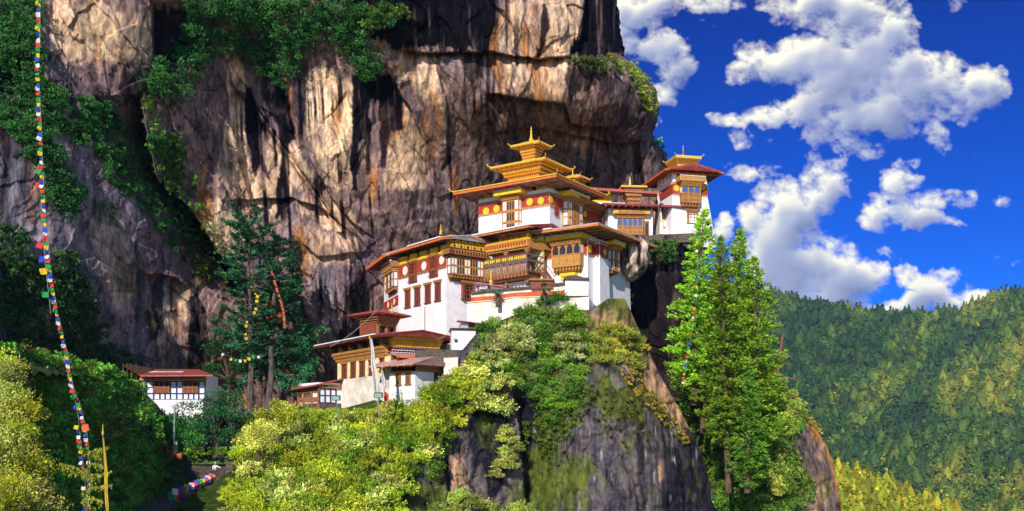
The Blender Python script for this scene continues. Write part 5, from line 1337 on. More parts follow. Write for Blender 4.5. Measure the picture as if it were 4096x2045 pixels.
    MB().box(gr, .1, B2+1.2, -.1, .12, ztw+.004, ztw+.9).build('plank_wall', M_WOOD, w)
    pl = MB()
    for i in range(14): pl.box(gr, .1+(B2+1)*i/14, .16+(B2+1)*i/14, .12, .16, ztw+.05, ztw+1.4)
    pl.prism(gr, [(0, ztw+.9), (B2+1.2, ztw+.9), (B2*.5, ztw+1.7)], -.05, .10)
    pl.build('plank', M_OCHRE, w)
    roof(w, gl, gr, A2+.6, B2+.3, 1.9, ztw+.62, .2, 1.1, mat('faded_pink_roof', (.60, .34, .33), .4, .2, 1.2, spec=.6, stretch=(3, 3, 1)), M_WOOD, 'gable', 'L', 1.3, og=1.5, soff=M_WOOD)
    # ---- left wing with white panels
    v_ = thing('gate_lodge', 'small half timbered porch house at the left end of the cream lodge', 'house')
    d2 = 138; hl, hr = corner(cC3(362)[0], d2, 48); z2 = lambda v: (H0-v)/FP*d2
    A3_ = hl.hit(cC3(128)[0], H0)[0]; B3 = hr.hit(cC3(552)[0], H0)[0]
    zb, zt3 = z2(cC3(0, 1035)[1]), z2(cC3(0, 870)[1])
    wall_block(v_, hl, hr, A3_, B3+1, zb-3, zb, M_STONE, 'base_wall', out=.06)
    wall_block(v_, hl, hr, A3_, B3+1, zb, zt3+.9, M_PANEL)
    f = MB()
    for i in range(4): q = B3*i/3; f.box(hr, q-.09, q+.09, .0, .10, zb, zt3)
    for q in (zb, (zb+zt3)/2, zt3-.1): f.box(hr, -.05, B3+.1, .0, .08, q, q+.14)
    f.build('timber_frame', mat('blue_black_timber', (.03, .045, .10), .7), v_)
    c = MB().box(hr, -.2, B3+1, 0, .3, zt3+.05, zt3+.35); c.box(hl, -.2, A3_, 0, .3, zt3-.25, zt3+.3); dentils(c, hr, -.2, B3+1, zt3+.35, .35, h=.2); dentils(c, hl, -.2, A3_, zt3+.3, .35, h=.2); dentils(c, hl, -.2, A3_, zt3-.55, .25, h=.25)
    c.box(hl, 0, A3_, .02, .12, zb+.2, zb+.9)
    for q in (.05, A3_*.32, A3_*.72, A3_-.1): c.box(hl, q-.12, q+.12, 0, .22, zb-.8, zt3)
    c.build('cornice', M_WOOD, v_)
    o = MB()
    for i in range(4): q = A3_*(.36+.09*i); o.prism(hl, arch(hl, q, q+A3_*.06, zb+.9, zb+2.0), .01, .08)
    o.prism(hl, arch(hl, A3_*.82, A3_*.95, zb, zb+2.0), .01, .08)
    o.build('arched_opening', M_DARK, v_)
    s = MB()
    zr0, zr1 = z2(cC3(0, 850)[1]), z2(cC3(0, 742)[1])
    a = [hl.pt(A3_+1.0, 1.0, zr0-.35), hl.pt(-.6, 1.2, zr0-.0), hr.pt(B3+1.2, 1.0, zr1-.1), hl.pt(A3_+1.0, -5, zr0+.1)]
    s.hexa([a[0], a[1], a[2], a[3]]+[p+np.array([0, 0, .2]) for p in a]); s.build('roof', M_ROOFR, v_)
lodge()

# ------------------------------------------------------------------ half-timbered cell on the left, in the shade
def cell():
    d0 = 131; fr_ = Fr(np.array([(cC4(272)[0]-U0)/FP*d0, d0, 0]), [math.cos(.03), math.sin(.03), 0], [math.sin(.03), -math.cos(.03), 0])
    fl = Fr(fr_.o, [-math.sin(.20), math.cos(.20), 0], [-math.cos(.20), -math.sin(.20), 0])
    fl = Fr(fr_.o, [-.72, .69, 0], [-.69, -.72, 0])
    t = thing('hermitage', 'half timbered house of white panels on a white base against the shaded cliff', 'house')
    z = lambda v: (H0-v)/FP*d0
    W = fr_.hit(cC4(738)[0], H0)[0]; D_ = fl.hit(cC4(232)[0], H0)[0]
    zb, zt = z(cC4(0, 398)[1]), z(cC4(0, 248)[1])
    zr = z(cC4(0, 212)[1])
    V = []
    for zz in (zb, zr+.3): V += [tuple(fr_.pt(0, 0, zz)), tuple(fr_.pt(W, 0, zz)), tuple(fr_.pt(W, -6, zz)), tuple(fl.pt(D_, 0, zz)+np.array([0, 3.4, 0])), ]
    MB().prism(fr_, [(0, zb), (W, zb), (W, zr+.3), (0, zr+.3)], -6.5, 0).build('wall', M_PANEL, t)
    MB().prism(fl, [(.02, zb), (D_, zb), (D_, zr+.2), (.02, zr+.2)], -4, -.003).build('side_wall', M_PANEL, t)
    MB().prism(fr_, [(-1.0, zb-.003), (W-.2, zb-.003), (W-.1, zb-3.5), (W*.8, zb-6.8), (W*.3, zb-6.8), (-.8, zb-4)], -5, .25).build('base_wall', M_WHITE, t)
    f = MB()
    us_ = [272, 328, 378, 420, 462, 512, 562, 606, 648, 688, 738]
    for q in us_:
        a = fr_.hit(cC4(q)[0], H0)[0]; top = q in (272, 328, 462, 512, 562, 688, 738)
        f.box(fr_, a-.10, a+.10, 0, .09, zb, zt if top else z(cC4(0, 348)[1]))
    for q in (398, 348): f.box(fr_, -.1, W+.1, 0, .08, z(cC4(0, q)[1])-.08, z(cC4(0, q)[1])+.10)
    for q in (300, 250):
        for s0, s1 in ((272, 328), (462, 562), (688, 738)): f.box(fr_, fr_.hit(cC4(s0)[0], H0)[0], fr_.hit(cC4(s1)[0], H0)[0], 0, .08, z(cC4(0, q)[1])-.07, z(cC4(0, q)[1])+.07)
    for i in range(5): f.box(fl, D_*i/4-.08, D_*i/4+.08, 0, .08, zb, zt)
    for q in (398, 350): f.box(fl, 0, D_, 0, .07, z(cC4(0, q)[1])-.08, z(cC4(0, q)[1])+.08)
    f.build('timber_frame', mat('blue_black_timber', (.03, .045, .10), .7), t)
    for s0, s1 in ((330, 460), (564, 686)):
        a0, a1 = fr_.hit(cC4(s0)[0], H0)[0]+.1, fr_.hit(cC4(s1)[0], H0)[0]-.1; z0, z1 = z(cC4(0, 344)[1]), z(cC4(0, 245)[1])
        w = MB().box(fr_, a0, a1, 0, .18, z0, z1).build('window', M_SHUT, t)
        ar = MB(); tr = MB(); n = 3
        for i in range(n): q0 = a0+(a1-a0)*(i+.2)/n; ar.prism(fr_, arch(fr_, q0, a0+(a1-a0)*(i+.8)/n, z0+.9, z1-.3), .18, .21)
        for i in range(n+1): q0 = a0+(a1-a0)*i/n; tr.box(fr_, q0-.05, q0+.05, .18, .25, z0, z1)
        tr.box(fr_, a0, a1, .18, .25, z0+.7, z0+.8)
        ar.build('pane', M_PANE, w); tr.build('frame', M_WOOD, w)
    c = MB().box(fr_, -.2, W+.3, 0, .45, zt+.1, zt+.35); dentils(c, fr_, -.2, W+.3, zt+.35, .55, h=.3, gap=.36); c.box(fl, 0, D_, 0, .3, zt+.1, zt+.5); c.build('cornice', M_OCHRE, t)
    c = MB(); zf = zr+.05
    pts = [P(*cC4(225, 213), 128.6), P(*cC4(800, 209), 128.8), P(*cC4(690, 164), 138), P(*cC4(142, 160), 138)]
    c.hexa(pts+[p+np.array([0, 0, .16]) for p in pts]); ro = c.build('roof', M_ROOFR, t)
    sh = MB()
    for k, (x, y) in enumerate(((350, 188), (400, 190), (450, 186), (500, 192), (430, 196))):
        p = P(*cC4(x, y), 133.3); n_ = 1.1
        zf_ = lambda yy: pts[0][2]+(yy-128.6)/(138-128.6)*(pts[3][2]-pts[0][2])+.19
        q = [np.array([p[0]+a*n_+k*.1, p[1]+b, zf_(p[1]+b)]) for a, b in ((-.8, -.5), (.8, -.4), (.7, .5), (-.7, .4))]
        sh.hexa(q+[w_+np.array([0, 0, .03]) for w_ in q])
    sh.build('patch_sheet', M_PANEL, ro)
    # dark outbuilding to the left
    s = MB(); q = [P(*cC4(85, 130), 134), P(*cC4(235, 212), 129.5), P(*cC4(330, 158), 137), P(*cC4(120, 118), 139)]
    s.hexa(q+[p+np.array([0, 0, .15]) for p in q]); s.build('lean_to_roof', M_DARK, t)
    s = MB()
    for x in (85, 120, 150, 190): p = P(*cC4(x, 200), 133.5); s.tube(p+[0, 0, -3], p+[0, 0, 1.6], .10)
    s.build('post', M_DARK, t)
cell()

# ------------------------------------------------------------------ ledge temple and tower on the right
def ledge_temple():
    d0 = 150; e = np.array([math.cos(.07), math.sin(.07), 0]); fr_ = Fr(np.array([(cC5(95)[0]-U0)/FP*d0, d0, 0]), e, [math.sin(.07), -math.cos(.07), 0]); fl = Fr(fr_.o, [-e[1], e[0], 0], [-e[0], -e[1], 0])
    t = thing('ledge_temple', 'small temple with dark arched timber front on the ledge beneath the overhang', 'temple')
    z = lambda v, d=d0: (H0-v)/FP*d
    W = fr_.hit(cC5(603)[0], H0)[0]; zb = z(cC5(0, 1120)[1])
    MB().box(fr_, 0, W, -5, 0, zb-.8, z(cC5(0, 810)[1])).build('wall', M_WHITE, t)
    a0, a1 = fr_.hit(cC5(200)[0], H0, .4)[0], fr_.hit(cC5(487)[0], H0, .4)[0]
    bay(t, fr_, a0, a1, zb+.1, z(cC5(0, 925)[1]), .4, [('a', 1)]*5, 1, M_WOOD, glass=M_GLASS, beam=(.1, .2), lower=1.3)
    q0, q1 = fr_.hit(cC5(497)[0], H0)[0], fr_.hit(cC5(555)[0], H0)[0]
    MB().box(fr_, q0, q1, .0, .3, zb-.2, z(cC5(0, 950)[1])).build('doorway', M_WOOD, t)
    MB().box(fr_, q0+.25, q1-.15, .3, .33, zb-.2, z(cC5(0, 975)[1])).build('door', M_PANE, t)
    b0, b1 = fr_.hit(cC5(150)[0], H0, 1.2)[0], fr_.hit(cC5(575)[0], H0, 1.2)[0]
    bm = MB().box(fr_, b0, b1, 0, 1.2, z(cC5(0, 885)[1]), z(cC5(0, 845)[1])).build('carved_frieze', M_GOLDW, t)
    k = MB()
    for i in range(16): q = b0+(b1-b0)*(.14+.72*i/16); k.box(fr_, q, q+.25, 1.2, 1.24, z(cC5(0, 878)[1]), z(cC5(0, 860)[1]))
    k.build('inlay', M_WOOD, bm)
    r = MB(); zr = z(cC5(0, 800)[1]); 
    r.hexa([fr_.pt(-1.2, 2.2, zr-.1), fr_.pt(W+4.5, 2.2, zr-.35), fr_.pt(W+4.5, -4, zr+.35), fr_.pt(-1.2, -4, zr+.6), fr_.pt(-1.2, 2.2, zr+.2), fr_.pt(W+4.5, 2.2, zr-.05), fr_.pt(W+4.5, -4, zr+.6), fr_.pt(-1.2, -4, zr+.8)])
    ro = r.build('roof', M_FASR, t); k = MB()
    for i in range(12): q = -.8+(W+4.5)*i/11; k.box(fr_, q, q+.14, .3, 2.1, zr-.33, zr-.14)
    k.build('rafter', M_RAFT, ro)
    # upper storey
    ul = Fr(fr_.pt(-3.2, -1.5, 0), fr_.e, fr_.n); zu = z(cC5(0, 782)[1])
    MB().box(ul, 0, 6.2, -4, 0, zr+.6, zu+.9).build('upper_wall', M_WHITE, t); MB().box(ul, .3, 4.0, -3.5, -.2, zu+.9, zu+2.4).build('frieze', M_YEL, t)
    MB().hexa([ul.pt(-2, 1.8, zu+2.5), ul.pt(11.6, 1.8, zu+1.9), ul.pt(11.6, -3, zu+2.6), ul.pt(-2, -3, zu+3.2), ul.pt(-2, 1.8, zu+2.9), ul.pt(11.6, 1.8, zu+2.25), ul.pt(11.6, -3, zu+2.8), ul.pt(-2, -3, zu+3.4)]).build('roof', M_ROOFR, t)
    # timber lantern
    lx = (cC5(368)[0]-U0)/FP*151.5; L_ = Fr(np.array([lx, 151.5, 0]), fr_.e, fr_.n); l = MB()
    for i, w in enumerate((.95, 1.05, 1.3, 1.6)): l.box(L_, -w, w, -w, w, zr+.3+i*.8, zr+1.15+i*.8 if i < 3 else zr+.3+i*.8+.35)
    lo = l.build('lantern', M_WOOD, t); MB().box(L_, -2.1, 2.0, -1.9, 2.0, zr+3.06, zr+3.35).build('roof', M_GOLDW, lo)
    k = MB()
    for i in range(3): dentils(k, Fr(L_.pt(-1.1-.1*i, 1.1+.15*i, 0), L_.e, L_.n), 0, 2.2+.2*i, zr+1.2+i*.6, .15, h=.25, gap=.4)
    k.build('dentil', M_OCHRE, lo)
    finial(t, (cC5(342)[0]-U0)/FP*151.5, 151.5, zr+3.3, 2.0, M_CREAM)
ledge_temple()
def watch_tower():
    d0 = 149; u0 = cC5(832)[0]; ph = math.radians(13)
    fr_ = Fr(np.array([(u0-U0)/FP*d0, d0, 0]), [math.cos(ph), math.sin(ph), 0], [math.sin(ph), -math.cos(ph), 0]); th = math.radians(66)
    fl = Fr(fr_.o, [-math.sin(ph)*1.0, math.cos(ph), 0], [-math.cos(ph), -math.sin(ph), 0])
    t = thing('tower_temple', 'slim white tower with carved bay and gold topped roof on the cliff edge', 'tower')
    z = lambda v, d=d0: (H0-v)/FP*d
    W = fr_.hit(cC5(1228)[0], H0)[0]; D_ = 7.0; zt, zb = z(cC5(0, 450)[1]), z(cC5(0, 1100)[1])
    V = []
    for zz, o in ((zb-2, .75), (z(cC5(0, 650)[1]), 0.0), (zt, -.05)):
        for a, b in ((-o, -o), (W+o*1.6, -o), (W+o, D_), (-o, D_)): p = fr_.pt(a, 0, zz)+fl.e*b; V.append(tuple(p))
    m = MB(); m.add(V, [(0, 3, 2, 1), (8, 9, 10, 11)]+[(i, (i+1) % 4, 4+(i+1) % 4, 4+i) for i in range(4)]+[(4+i, 4+(i+1) % 4, 8+(i+1) % 4, 8+i) for i in range(4)])
    m.build('wall', M_WHITE, t)
    za, zc = z(cC5(0, 640)[1]), z(cC5(0, 530)[1])
    MB().box(fr_, -.05, W+.05, -.1, .10, za, zc).build('painted_band', M_RED, t); MB().box(fl, .0, D_, -.05, .09, za, zc).build('painted_band', M_RED, t)
    fringe(t, fr_, 0, W, zc, zc+.3); fringe(t, fr_, 0, W, za-.28, za)
    p = MB()
    for i in range(5): p.box(fl, D_*i/5, D_*i/5+.7, -.6, .05, zt-.3, zt+.9-.0*i)
    p.build('parapet', M_PANEL, t)
    disc(t, fr_, *cC5(875, 580), 12, 12, M_DISCY, .17); disc(t, fr_, *cC5(1180, 572), 11, 12, M_DISCY, .17)
    a0, a1 = fr_.hit(cC5(940)[0], H0, 1.1)[0], fr_.hit(cC5(1148)[0], H0, 1.1)[0]
    bay(t, fr_, a0, a1, z(cC5(0, 735)[1], 147.8), z(cC5(0, 545)[1], 147.8), 1.1, [('a', 1)]*3, 1, M_WOOD, glass=M_GLASS, beam=(.75, .65), beam_m=M_OCHRE, corbel=1.1, lower=1.5)
    win_px(t, fr_, cC5(985)[0], cC5(1112)[0], cC5(0, 850)[1], cC5(0, 985)[1], off=.3, m=M_WOOD)
    a2 = fl.hit(cC5(805)[0], H0)[0]
    shutter_window(t, fl, 2.2, 3.0, z(cC5(0, 1010)[1]), z(cC5(0, 850)[1]), comb=False)
    ft = Fr(fr_.o, fl.e, fl.n)
    zr = z(cC5(0, 360)[1], 147)
    r = roof(t, Fr(fr_.o, fl.e, fl.n), fr_, D_+1.0, W, 1.95, zr-.2, .3, 1.1, M_ROOFR, M_ORANGE, 'gable', 'L', 1.1, og=1.7, soff=mat('brown_boards', (.30, .15, .10), .8, .25, 3.0))
    MB().box(fr_, .3, W-.3, -.6, -.2, zt+.003, zr+.6).build('frieze', M_WOOD, t)
    k = MB()
    for i in range(4): q = .3+(W-.6)*i/3; k.box(fr_, q-.12, q+.12, -.2, .6, zr-.2, zr+.9)
    k.box(fr_, -1.6, W+1.6, .35, .6, zr-.25, zr-.05)
    k.build('bracket', M_ORANGE, t)
    # gilded crown
    c = fr_.pt(W*.5-.15, 0, 0)+fl.e*2.4; L2 = Fr(c, fl.e, fl.n)
    zz = z(cC5(0, 300)[1], 151)
    g = MB()
    def rg(h, zq): return [tuple(c+fr_.e*a+fl.e*b+np.array([0, 0, zq])) for a, b in ((-h, -h), (h, -h), (h, h), (-h, h))]
    V = rg(1.5, zz-1.6)+rg(1.5, zz-.3)+rg(2.15, zz+.55)+rg(2.2, zz+.95)+rg(.6, zz+1.35)
    g.add(V, [(3, 2, 1, 0), (16, 17, 18, 19)]+[(j*4+i, j*4+(i+1) % 4, j*4+4+(i+1) % 4, j*4+4+i) for j in range(4) for i in range(4)])
    cr = g.build('gilded_crown', M_GOLD, t); dn = MB()
    for j in range(4):
        h = 1.6+.16*j; f = Fr(c-fr_.e*h-fl.e*h, fr_.e, fr_.n); dentils(dn, f, .1, 2*h-.1, zz-.2+.2*j, .1, h=.12, gap=.3)
    dn.build('dentil', M_DARK, cr)
    cc = c-fr_.e*2.2-fl.e*2.2; horns(cr, Fr(cc, fl.e, fl.n), Fr(cc, fr_.e, fr_.n), 4.4, 4.4, 0, zz+.95, .45)
    finial(cr, c[0], c[1], zz+1.2, 2.0, M_BRONZE)
watch_tower()

# ------------------------------------------------------------------ walls, stairs and sheds
def ribbon(name, pts, zt, zb, th, m, label, cat, extra=None):
    """a wall following points (u, d) in plan; zt / zb image rows of its top and foot at each point"""
    t = thing(name, label, cat)
    mb = MB(); A0 = []
    for i, (u, d) in enumerate(pts):
        A0.append((np.array([(u-U0)/FP*d, d]), (H0-zt[i])/FP*d, (H0-zb[i])/FP*d))
    def seg(mb, fa, fb, n0, n1):
        for i in range(len(A0)-1):
            p, q = A0[i][0], A0[i+1][0]
            nn = lambda r: np.array([0, -1.0])
            mb.hexa([(p[0], p[1]-n1, fa(i)), (q[0], q[1]-n1, fa(i+1)), (q[0], q[1]-n0, fa(i+1)), (p[0], p[1]-n0, fa(i)), (p[0], p[1]-n1, fb(i)), (q[0], q[1]-n1, fb(i+1)), (q[0], q[1]-n0, fb(i+1)), (p[0], p[1]-n0, fb(i))])
    seg(mb, lambda i: A0[i][2], lambda i: A0[i][1], -th, 0); mb.build('wall', m, t)
    return t, A0, seg
t, A0, seg = ribbon('terrace_wall', [(1884, 131.5), (1960, 130.6), (2050, 130), (2160, 129.4), (2268, 129), (2270, 129), (2356, 128.6)],
    [1177, 1167, 1160, 1150, 1137, 1118, 1120], [1300, 1300, 1300, 1300, 1300, 1300, 1300], .8, M_OLDW, 'curved whitewashed terrace wall with a red painted band below the gallery', 'wall')
rb = MB(); zt_ = [1190, 1185, 1172, 1166, 1163, 1163, 1155]; zb_ = [1210, 1206, 1200, 1192, 1188, 1188, 1186]
dd_ = [131.5, 130.6, 130, 129.4, 129, 129, 128.6]
seg(rb, lambda i: (H0-zb_[i])/FP*dd_[i], lambda i: (H0-zt_[i])/FP*dd_[i], 0.004, .06); rb.build('painted_band', mat('red_limewash', (.50, .10, .045), .9, .12, 1.5), t)
cp = MB(); seg(cp, lambda i: A0[i][1]+.004, lambda i: A0[i][1]+.25, -1.0, .45); cp.build('coping', M_STONE, t)
t, A0, seg = ribbon('retaining_wall', [(1868, 129.6), (1950, 128.8), (2055, 128.2), (2180, 127.8), (2300, 127.6)], [1213, 1206, 1192, 1190, 1200], [1420, 1420, 1400, 1360, 1290], .8, M_OLDW, 'plain whitewashed retaining wall just above the dark shrubs', 'wall')
cp = MB(); seg(cp, lambda i: A0[i][1]+.004, lambda i: A0[i][1]+.12, -.8, .15); cp.build('coping', M_CREAM, t)
t, A0, seg = ribbon('ledge_wall', [(2580, 148), (2650, 147.6), (2740, 147.2), (2800, 147)], [943, 938, 934, 932], [972, 972, 970, 968], 1.2, M_STONE, 'low weathered stone wall along the edge of the tower ledge', 'wall')
t, A0, seg = ribbon('garden_wall', [(620, 124.5), (700, 124.8), (800, 125.5), (905, 126), (935, 126)], [1842, 1845, 1832, 1822, 1826], [2030, 2020, 2000, 1950, 1950], 1.0, mat('dark_dry_stone', (0.075, 0.055, 0.042), 0.95, 0.5, 4.5, 1.0, 4.0, col2=(0.012, 0.010, 0.012), stretch=(0.6, 0.6, 2.0)), 'dark dry stone retaining wall behind the man in white', 'wall')
t, A0, seg = ribbon('path_wall', [(940, 141), (1000, 141), (1100, 141), (1200, 140.5)], [1672, 1672, 1668, 1660], [1790, 1790, 1790, 1760], 1.0, M_STONE, 'mossy stone wall carrying the path beneath the tall dark pines', 'wall')
t, A0, seg = ribbon('end_wall', [(903, 125.2), (932, 125.2)], [1848, 1846], [1900, 1900], 1.4, M_STONE, 'short stone block wall beside the steps at the end of the dry stone wall', 'wall')
t, A0, seg = ribbon('yard_wall', [(1660, 127), (1700, 127.2), (1820, 127.6), (1850, 127.8)], [1402, 1400, 1398, 1396], [1500, 1500, 1500, 1500], .8, M_STONE, 'grey stone yard wall between the lodge roof and the bright bushes', 'wall')
t, A0, seg = ribbon('yard_wall', [(1775, 125.6), (1832, 125.8)], [1432, 1430], [1500, 1500], .6, M_OLDW, 'peeling white wall stub right of the plank gable', 'wall')
# garden terrace floor and path
def slab_floor(name, quad, th, m):
    V = [P(*q) for q in quad]; zt = V[0][2]
    V = [np.array([p[0], p[1], zt]) for p in V]
    return tag(MB().hexa([p-np.array([0, 0, th]) for p in V]+V).build(name, m), kind='structure')
slab_floor('terrace', [(600, 1846, 124.6), (950, 1846, 125.6), (960, 1846, 133), (560, 1846, 133)], .4, mat('lawn', (.05, .13, .02), .95, .3, 2.0, .5, 5.0))
slab_floor('path', [(930, 1668, 140), (1330, 1668, 139), (1330, 1668, 146), (900, 1668, 146)], .4, M_STONE)
#slab_floor('lawn', [(1290, 1660, 130), (1560, 1645, 123), (1640, 1620, 127), (1340, 1640, 136)], .5, mat('lawn', (.05, .13, .02)))
def ledge_stair():
    t = thing('stair', 'narrow whitewashed stone stair climbing beside the slim tower', 'stair')
    m = MB()
    for i in range(9):
        x0, x1 = cC5(722)[0], cC5(800)[0]; v = cC5(0, 1095-25*i)[1]; d = 149+.35*i; p = P(x0, v, d); q = P(x1, v, d)
        m.hexa([(p[0], d, 30.4), (q[0], d, 30.4), (q[0], d+5, 30.4), (p[0], d+5, 30.4), (p[0], d, p[2]), (q[0], d, p[2]), (q[0], d+5, p[2]), (p[0], d+5, p[2])])
    m.build('step', M_OLDW, t)
    p = P(cC5(683)[0], cC5(0, 1105)[1], 148.6); q = P(cC5(733)[0], cC5(0, 805)[1], 148.6)
    MB().hexa([(p[0], 148.6, p[2]), (q[0]+.0, 148.6, p[2]), (q[0], 153, p[2]), (p[0], 153, p[2]), (p[0]+.1, 148.6, q[2]), (q[0]-.5, 148.6, q[2]), (q[0]-.5, 153, q[2]), (p[0]+.1, 153, q[2])]).build('side_wall', M_OLDW, t)
    MB().box(Fr(P(*cC5(695, 960), 148.59), [1, 0, 0], [0, -1, 0]), 0, .6, 0, .03, P(*cC5(0, 962), 148.6)[2], P(*cC5(0, 940), 148.6)[2]).build('plaque', M_YEL, t)
ledge_stair()
def shed():
    d = 127.5; t = thing('shed', 'small white shed with a rusty tin roof at the foot of the tall house', 'shed')
    z = lambda v: (H0-v)/FP*d
    fl, fr_ = corner(cC2(1060)[0], d-1.5, 62); fa = Fr(np.array([(cC2(872)[0]-U0)/FP*d, d, 0]), [1, .12, 0], [.12, -1, 0])
    W = fa.hit(cC2(1075)[0], H0)[0]
    MB().box(fa, 0, W, -4, 0, z(1400), z(cC2(0, 940)[1])).build('wall', M_WHITE, t)
    MB().box(fa, -.2, W+.8, -4, .4, z(cC2(0, 938)[1])+.004, z(cC2(0, 930)[1])+.03).build('slab', M_DARK, t)
    MB().box(fa, .35, .8, .004, .05, z(cC2(0, 1050)[1]), z(cC2(0, 1022)[1])).build('window', M_PANE, t)
    MB().box(fa, 1.2, W*.7, -3, -.3, z(cC2(0, 925)[1]), z(cC2(0, 880)[1])).build('window_wall', M_METAL, t); MB().box(fa, W*.7, W+1.5, -3, -.5, z(cC2(0, 925)[1]), z(cC2(0, 890)[1])).build('plank_wall', M_SHUT, t)
    MB().hexa([fa.pt(.8, .5, z(cC2(0, 868)[1])), fa.pt(W+2.2, .5, z(cC2(0, 900)[1])), fa.pt(W+2.5, -3.3, z(cC2(0, 885)[1])), fa.pt(.8, -3.3, z(cC2(0, 852)[1])), fa.pt(.8, .5, z(cC2(0, 862)[1])), fa.pt(W+2.2, .5, z(cC2(0, 894)[1])), fa.pt(W+2.5, -3.3, z(cC2(0, 880)[1])), fa.pt(.8, -3.3, z(cC2(0, 847)[1]))]).build('roof', M_ROOFR, t)
    # canopy hut on the terrace
    c = thing('canopy', 'small flat red canopy on posts with a brass stupa finial below the balcony', 'canopy')
    d2 = 131.5; f = Fr(P(*cA3(15, 750), d2)*np.array([1, 1, 0]), [1, -.02, 0], [-.02, -1, 0]); W2 = f.hit(cA3(408)[0], H0)[0]; zz = P(*cA3(15, 765), d2)[2]
    MB().hexa([f.pt(0, .8, zz), f.pt(W2, .8, zz-.55), f.pt(W2, -2, zz-.35), f.pt(0, -2, zz+.25), f.pt(0, .8, zz+.18), f.pt(W2, .8, zz-.4), f.pt(W2, -2, zz-.2), f.pt(0, -2, zz+.4)]).build('roof', M_ROOFR, c)
    q = MB()
    for a in (.3, W2*.42): q.box(f, a-.12, a+.12, -.2, .05, zz-3.5, zz-.15)
    q.build('post', M_SHUT, c); MB().box(f, .45, W2*.8, -2, -1.5, zz-3.5, zz-.4).build('wall', M_WHITE, c)
    finial(c, (cA3(205)[0]-U0)/FP*131, 131, zz-.15, 2.1)
    # little ridge roofs on the terrace wall
    h = thing('gate_roof', 'slate topped gateway stub with a wooden hatch beside the yellow doorway', 'gate')
    d3 = 128.4; f = Fr(np.array([(cA3(1160)[0]-U0)/FP*d3, d3, 0]), [1, 0, 0], [0, -1, 0]); W3 = f.hit(cA3(1460)[0], H0)[0]; z3 = (H0-cA3(0, 700)[1])/FP*d3
    MB().box(f, 0, W3, -2, 0, z3-2.2, z3).build('wall', M_WHITE, h); MB().prism(f, [(-.2, z3+.004), (W3+.1, z3-.1), (W3-.4, z3+.12), (W3*.45, z3+.55), (.2, z3+.42)], -2.3, .4).build('roof', M_STONE, h)
    MB().box(f, -4.6, -1.6, -1.5, -.5, z3-1.2, z3-.1).build('hatch', M_SHUT, h); MB().box(f, -4.9, -1.4, -1.8, -.2, z3-.1+.004, z3+.15).build('hatch_roof', M_WOOD, h)
shed()
# ------------------------------------------------------------------ foliage
def leaf_mat(name, transl=0.30, rough=0.6):
    m = bpy.data.materials.new(name); m.use_nodes = True; t = m.node_tree; N = t.nodes; L = t.links
    b = N['Principled BSDF']; b.inputs['Roughness'].default_value = rough; b.inputs['Specular IOR Level'].default_value = 0.25
    a = N.new('ShaderNodeAttribute'); a.attribute_name = 'Col'
    oi = N.new('ShaderNodeObjectInfo')
    r = N.new('ShaderNodeMapRange'); r.inputs[3].default_value = 0.55; r.inputs[4].default_value = 1.25; L.new(oi.outputs['Random'], r.inputs[0])
    h = N.new('ShaderNodeHueSaturation'); L.new(a.outputs['Color'], h.inputs['Color']); L.new(r.outputs[0], h.inputs['Value'])
    r2 = N.new('ShaderNodeMapRange'); r2.inputs[3].default_value = 0.485; r2.inputs[4].default_value = 0.525
    mu = N.new('ShaderNodeMath'); mu.operation = 'FRACT'; m2 = N.new('ShaderNodeMath'); m2.operation = 'MULTIPLY'; m2.inputs[1].default_value = 7.31
    L.new(oi.outputs['Random'], m2.inputs[0]); L.new(m2.outputs[0], mu.inputs[0]); L.new(mu.outputs[0], r2.inputs[0]); L.new(r2.outputs[0], h.inputs['Hue'])
    L.new(h.outputs[0], b.inputs['Base Color'])
    tr = N.new('ShaderNodeBsdfTranslucent'); L.new(h.outputs[0], tr.inputs['Color'])
    ms = N.new('ShaderNodeMixShader'); ms.inputs[0].default_value = transl
    L.new(b.outputs[0], ms.inputs[1]); L.new(tr.outputs[0], ms.inputs[2]); L.new(ms.outputs[0], N['Material Output'].inputs[0])
    return m
M_LEAF = leaf_mat('foliage', 0.16)
M_BARK = mat('bark', (0.13, 0.075, 0.05), 0.95, 0.35, 3.0, 0.8, 8.0, stretch=(1, 1, .3))
M_BARKG = mat('grey_bark', (0.11, 0.085, 0.07), 0.95, 0.35, 3.0, 0.8, 8.0, stretch=(1, 1, .3))
def unit(a): return a/(np.linalg.norm(a, axis=-1, keepdims=True)+1e-9)
def leaves(C, D, size, asp, rng, jit=0.6):
    """quads at centres C pointing along D: returns (n*4, 3)"""
    n = len(C); d = unit(D+rng.normal(0, jit, (n, 3)))
    w = unit(np.cross(d, rng.normal(0, 1, (n, 3))))
    s = size[:, None]
    return np.stack([C-d*s*.5, C+w*s*asp, C+d*s*.6, C-w*s*asp], 1)
def clump_leaves(cen, rad, per, lsize, rng, flat=0.8, asp=0.28, up=0.35, shell=0.55):
    k = len(cen)
    dirs = unit(rng.normal(0, 1, (k, per, 3))); dirs[..., 2] = dirs[..., 2]*0.9+0.18; dirs = unit(dirs)
    r = rng.uniform(shell, 1.0, (k, per, 1))
    C = cen[:, None]+dirs*r*rad[:, None, None]*np.array([1, 1, flat])
    D = dirs+np.array([0, 0, up])
    S = lsize*rng.uniform(0.6, 1.4, (k, per))
    Q = leaves(C.reshape(-1, 3), D.reshape(-1, 3), S.ravel(), asp, rng)
    return Q
def leaf_cols(Q, base, rng, var=0.45, clump_n=None, warm=0.15):
    n = len(Q)
    b = 1+var*(rng.random((n, 1))*2-1)
    if clump_n: b = b*np.repeat(1+0.42*(rng.random((n//clump_n, 1))*2-1), clump_n, 0)
    c = np.array(base)*b; c[:, 0] *= 1+warm*(rng.random(n)*2-1)
    return np.repeat(c, 4, 0)
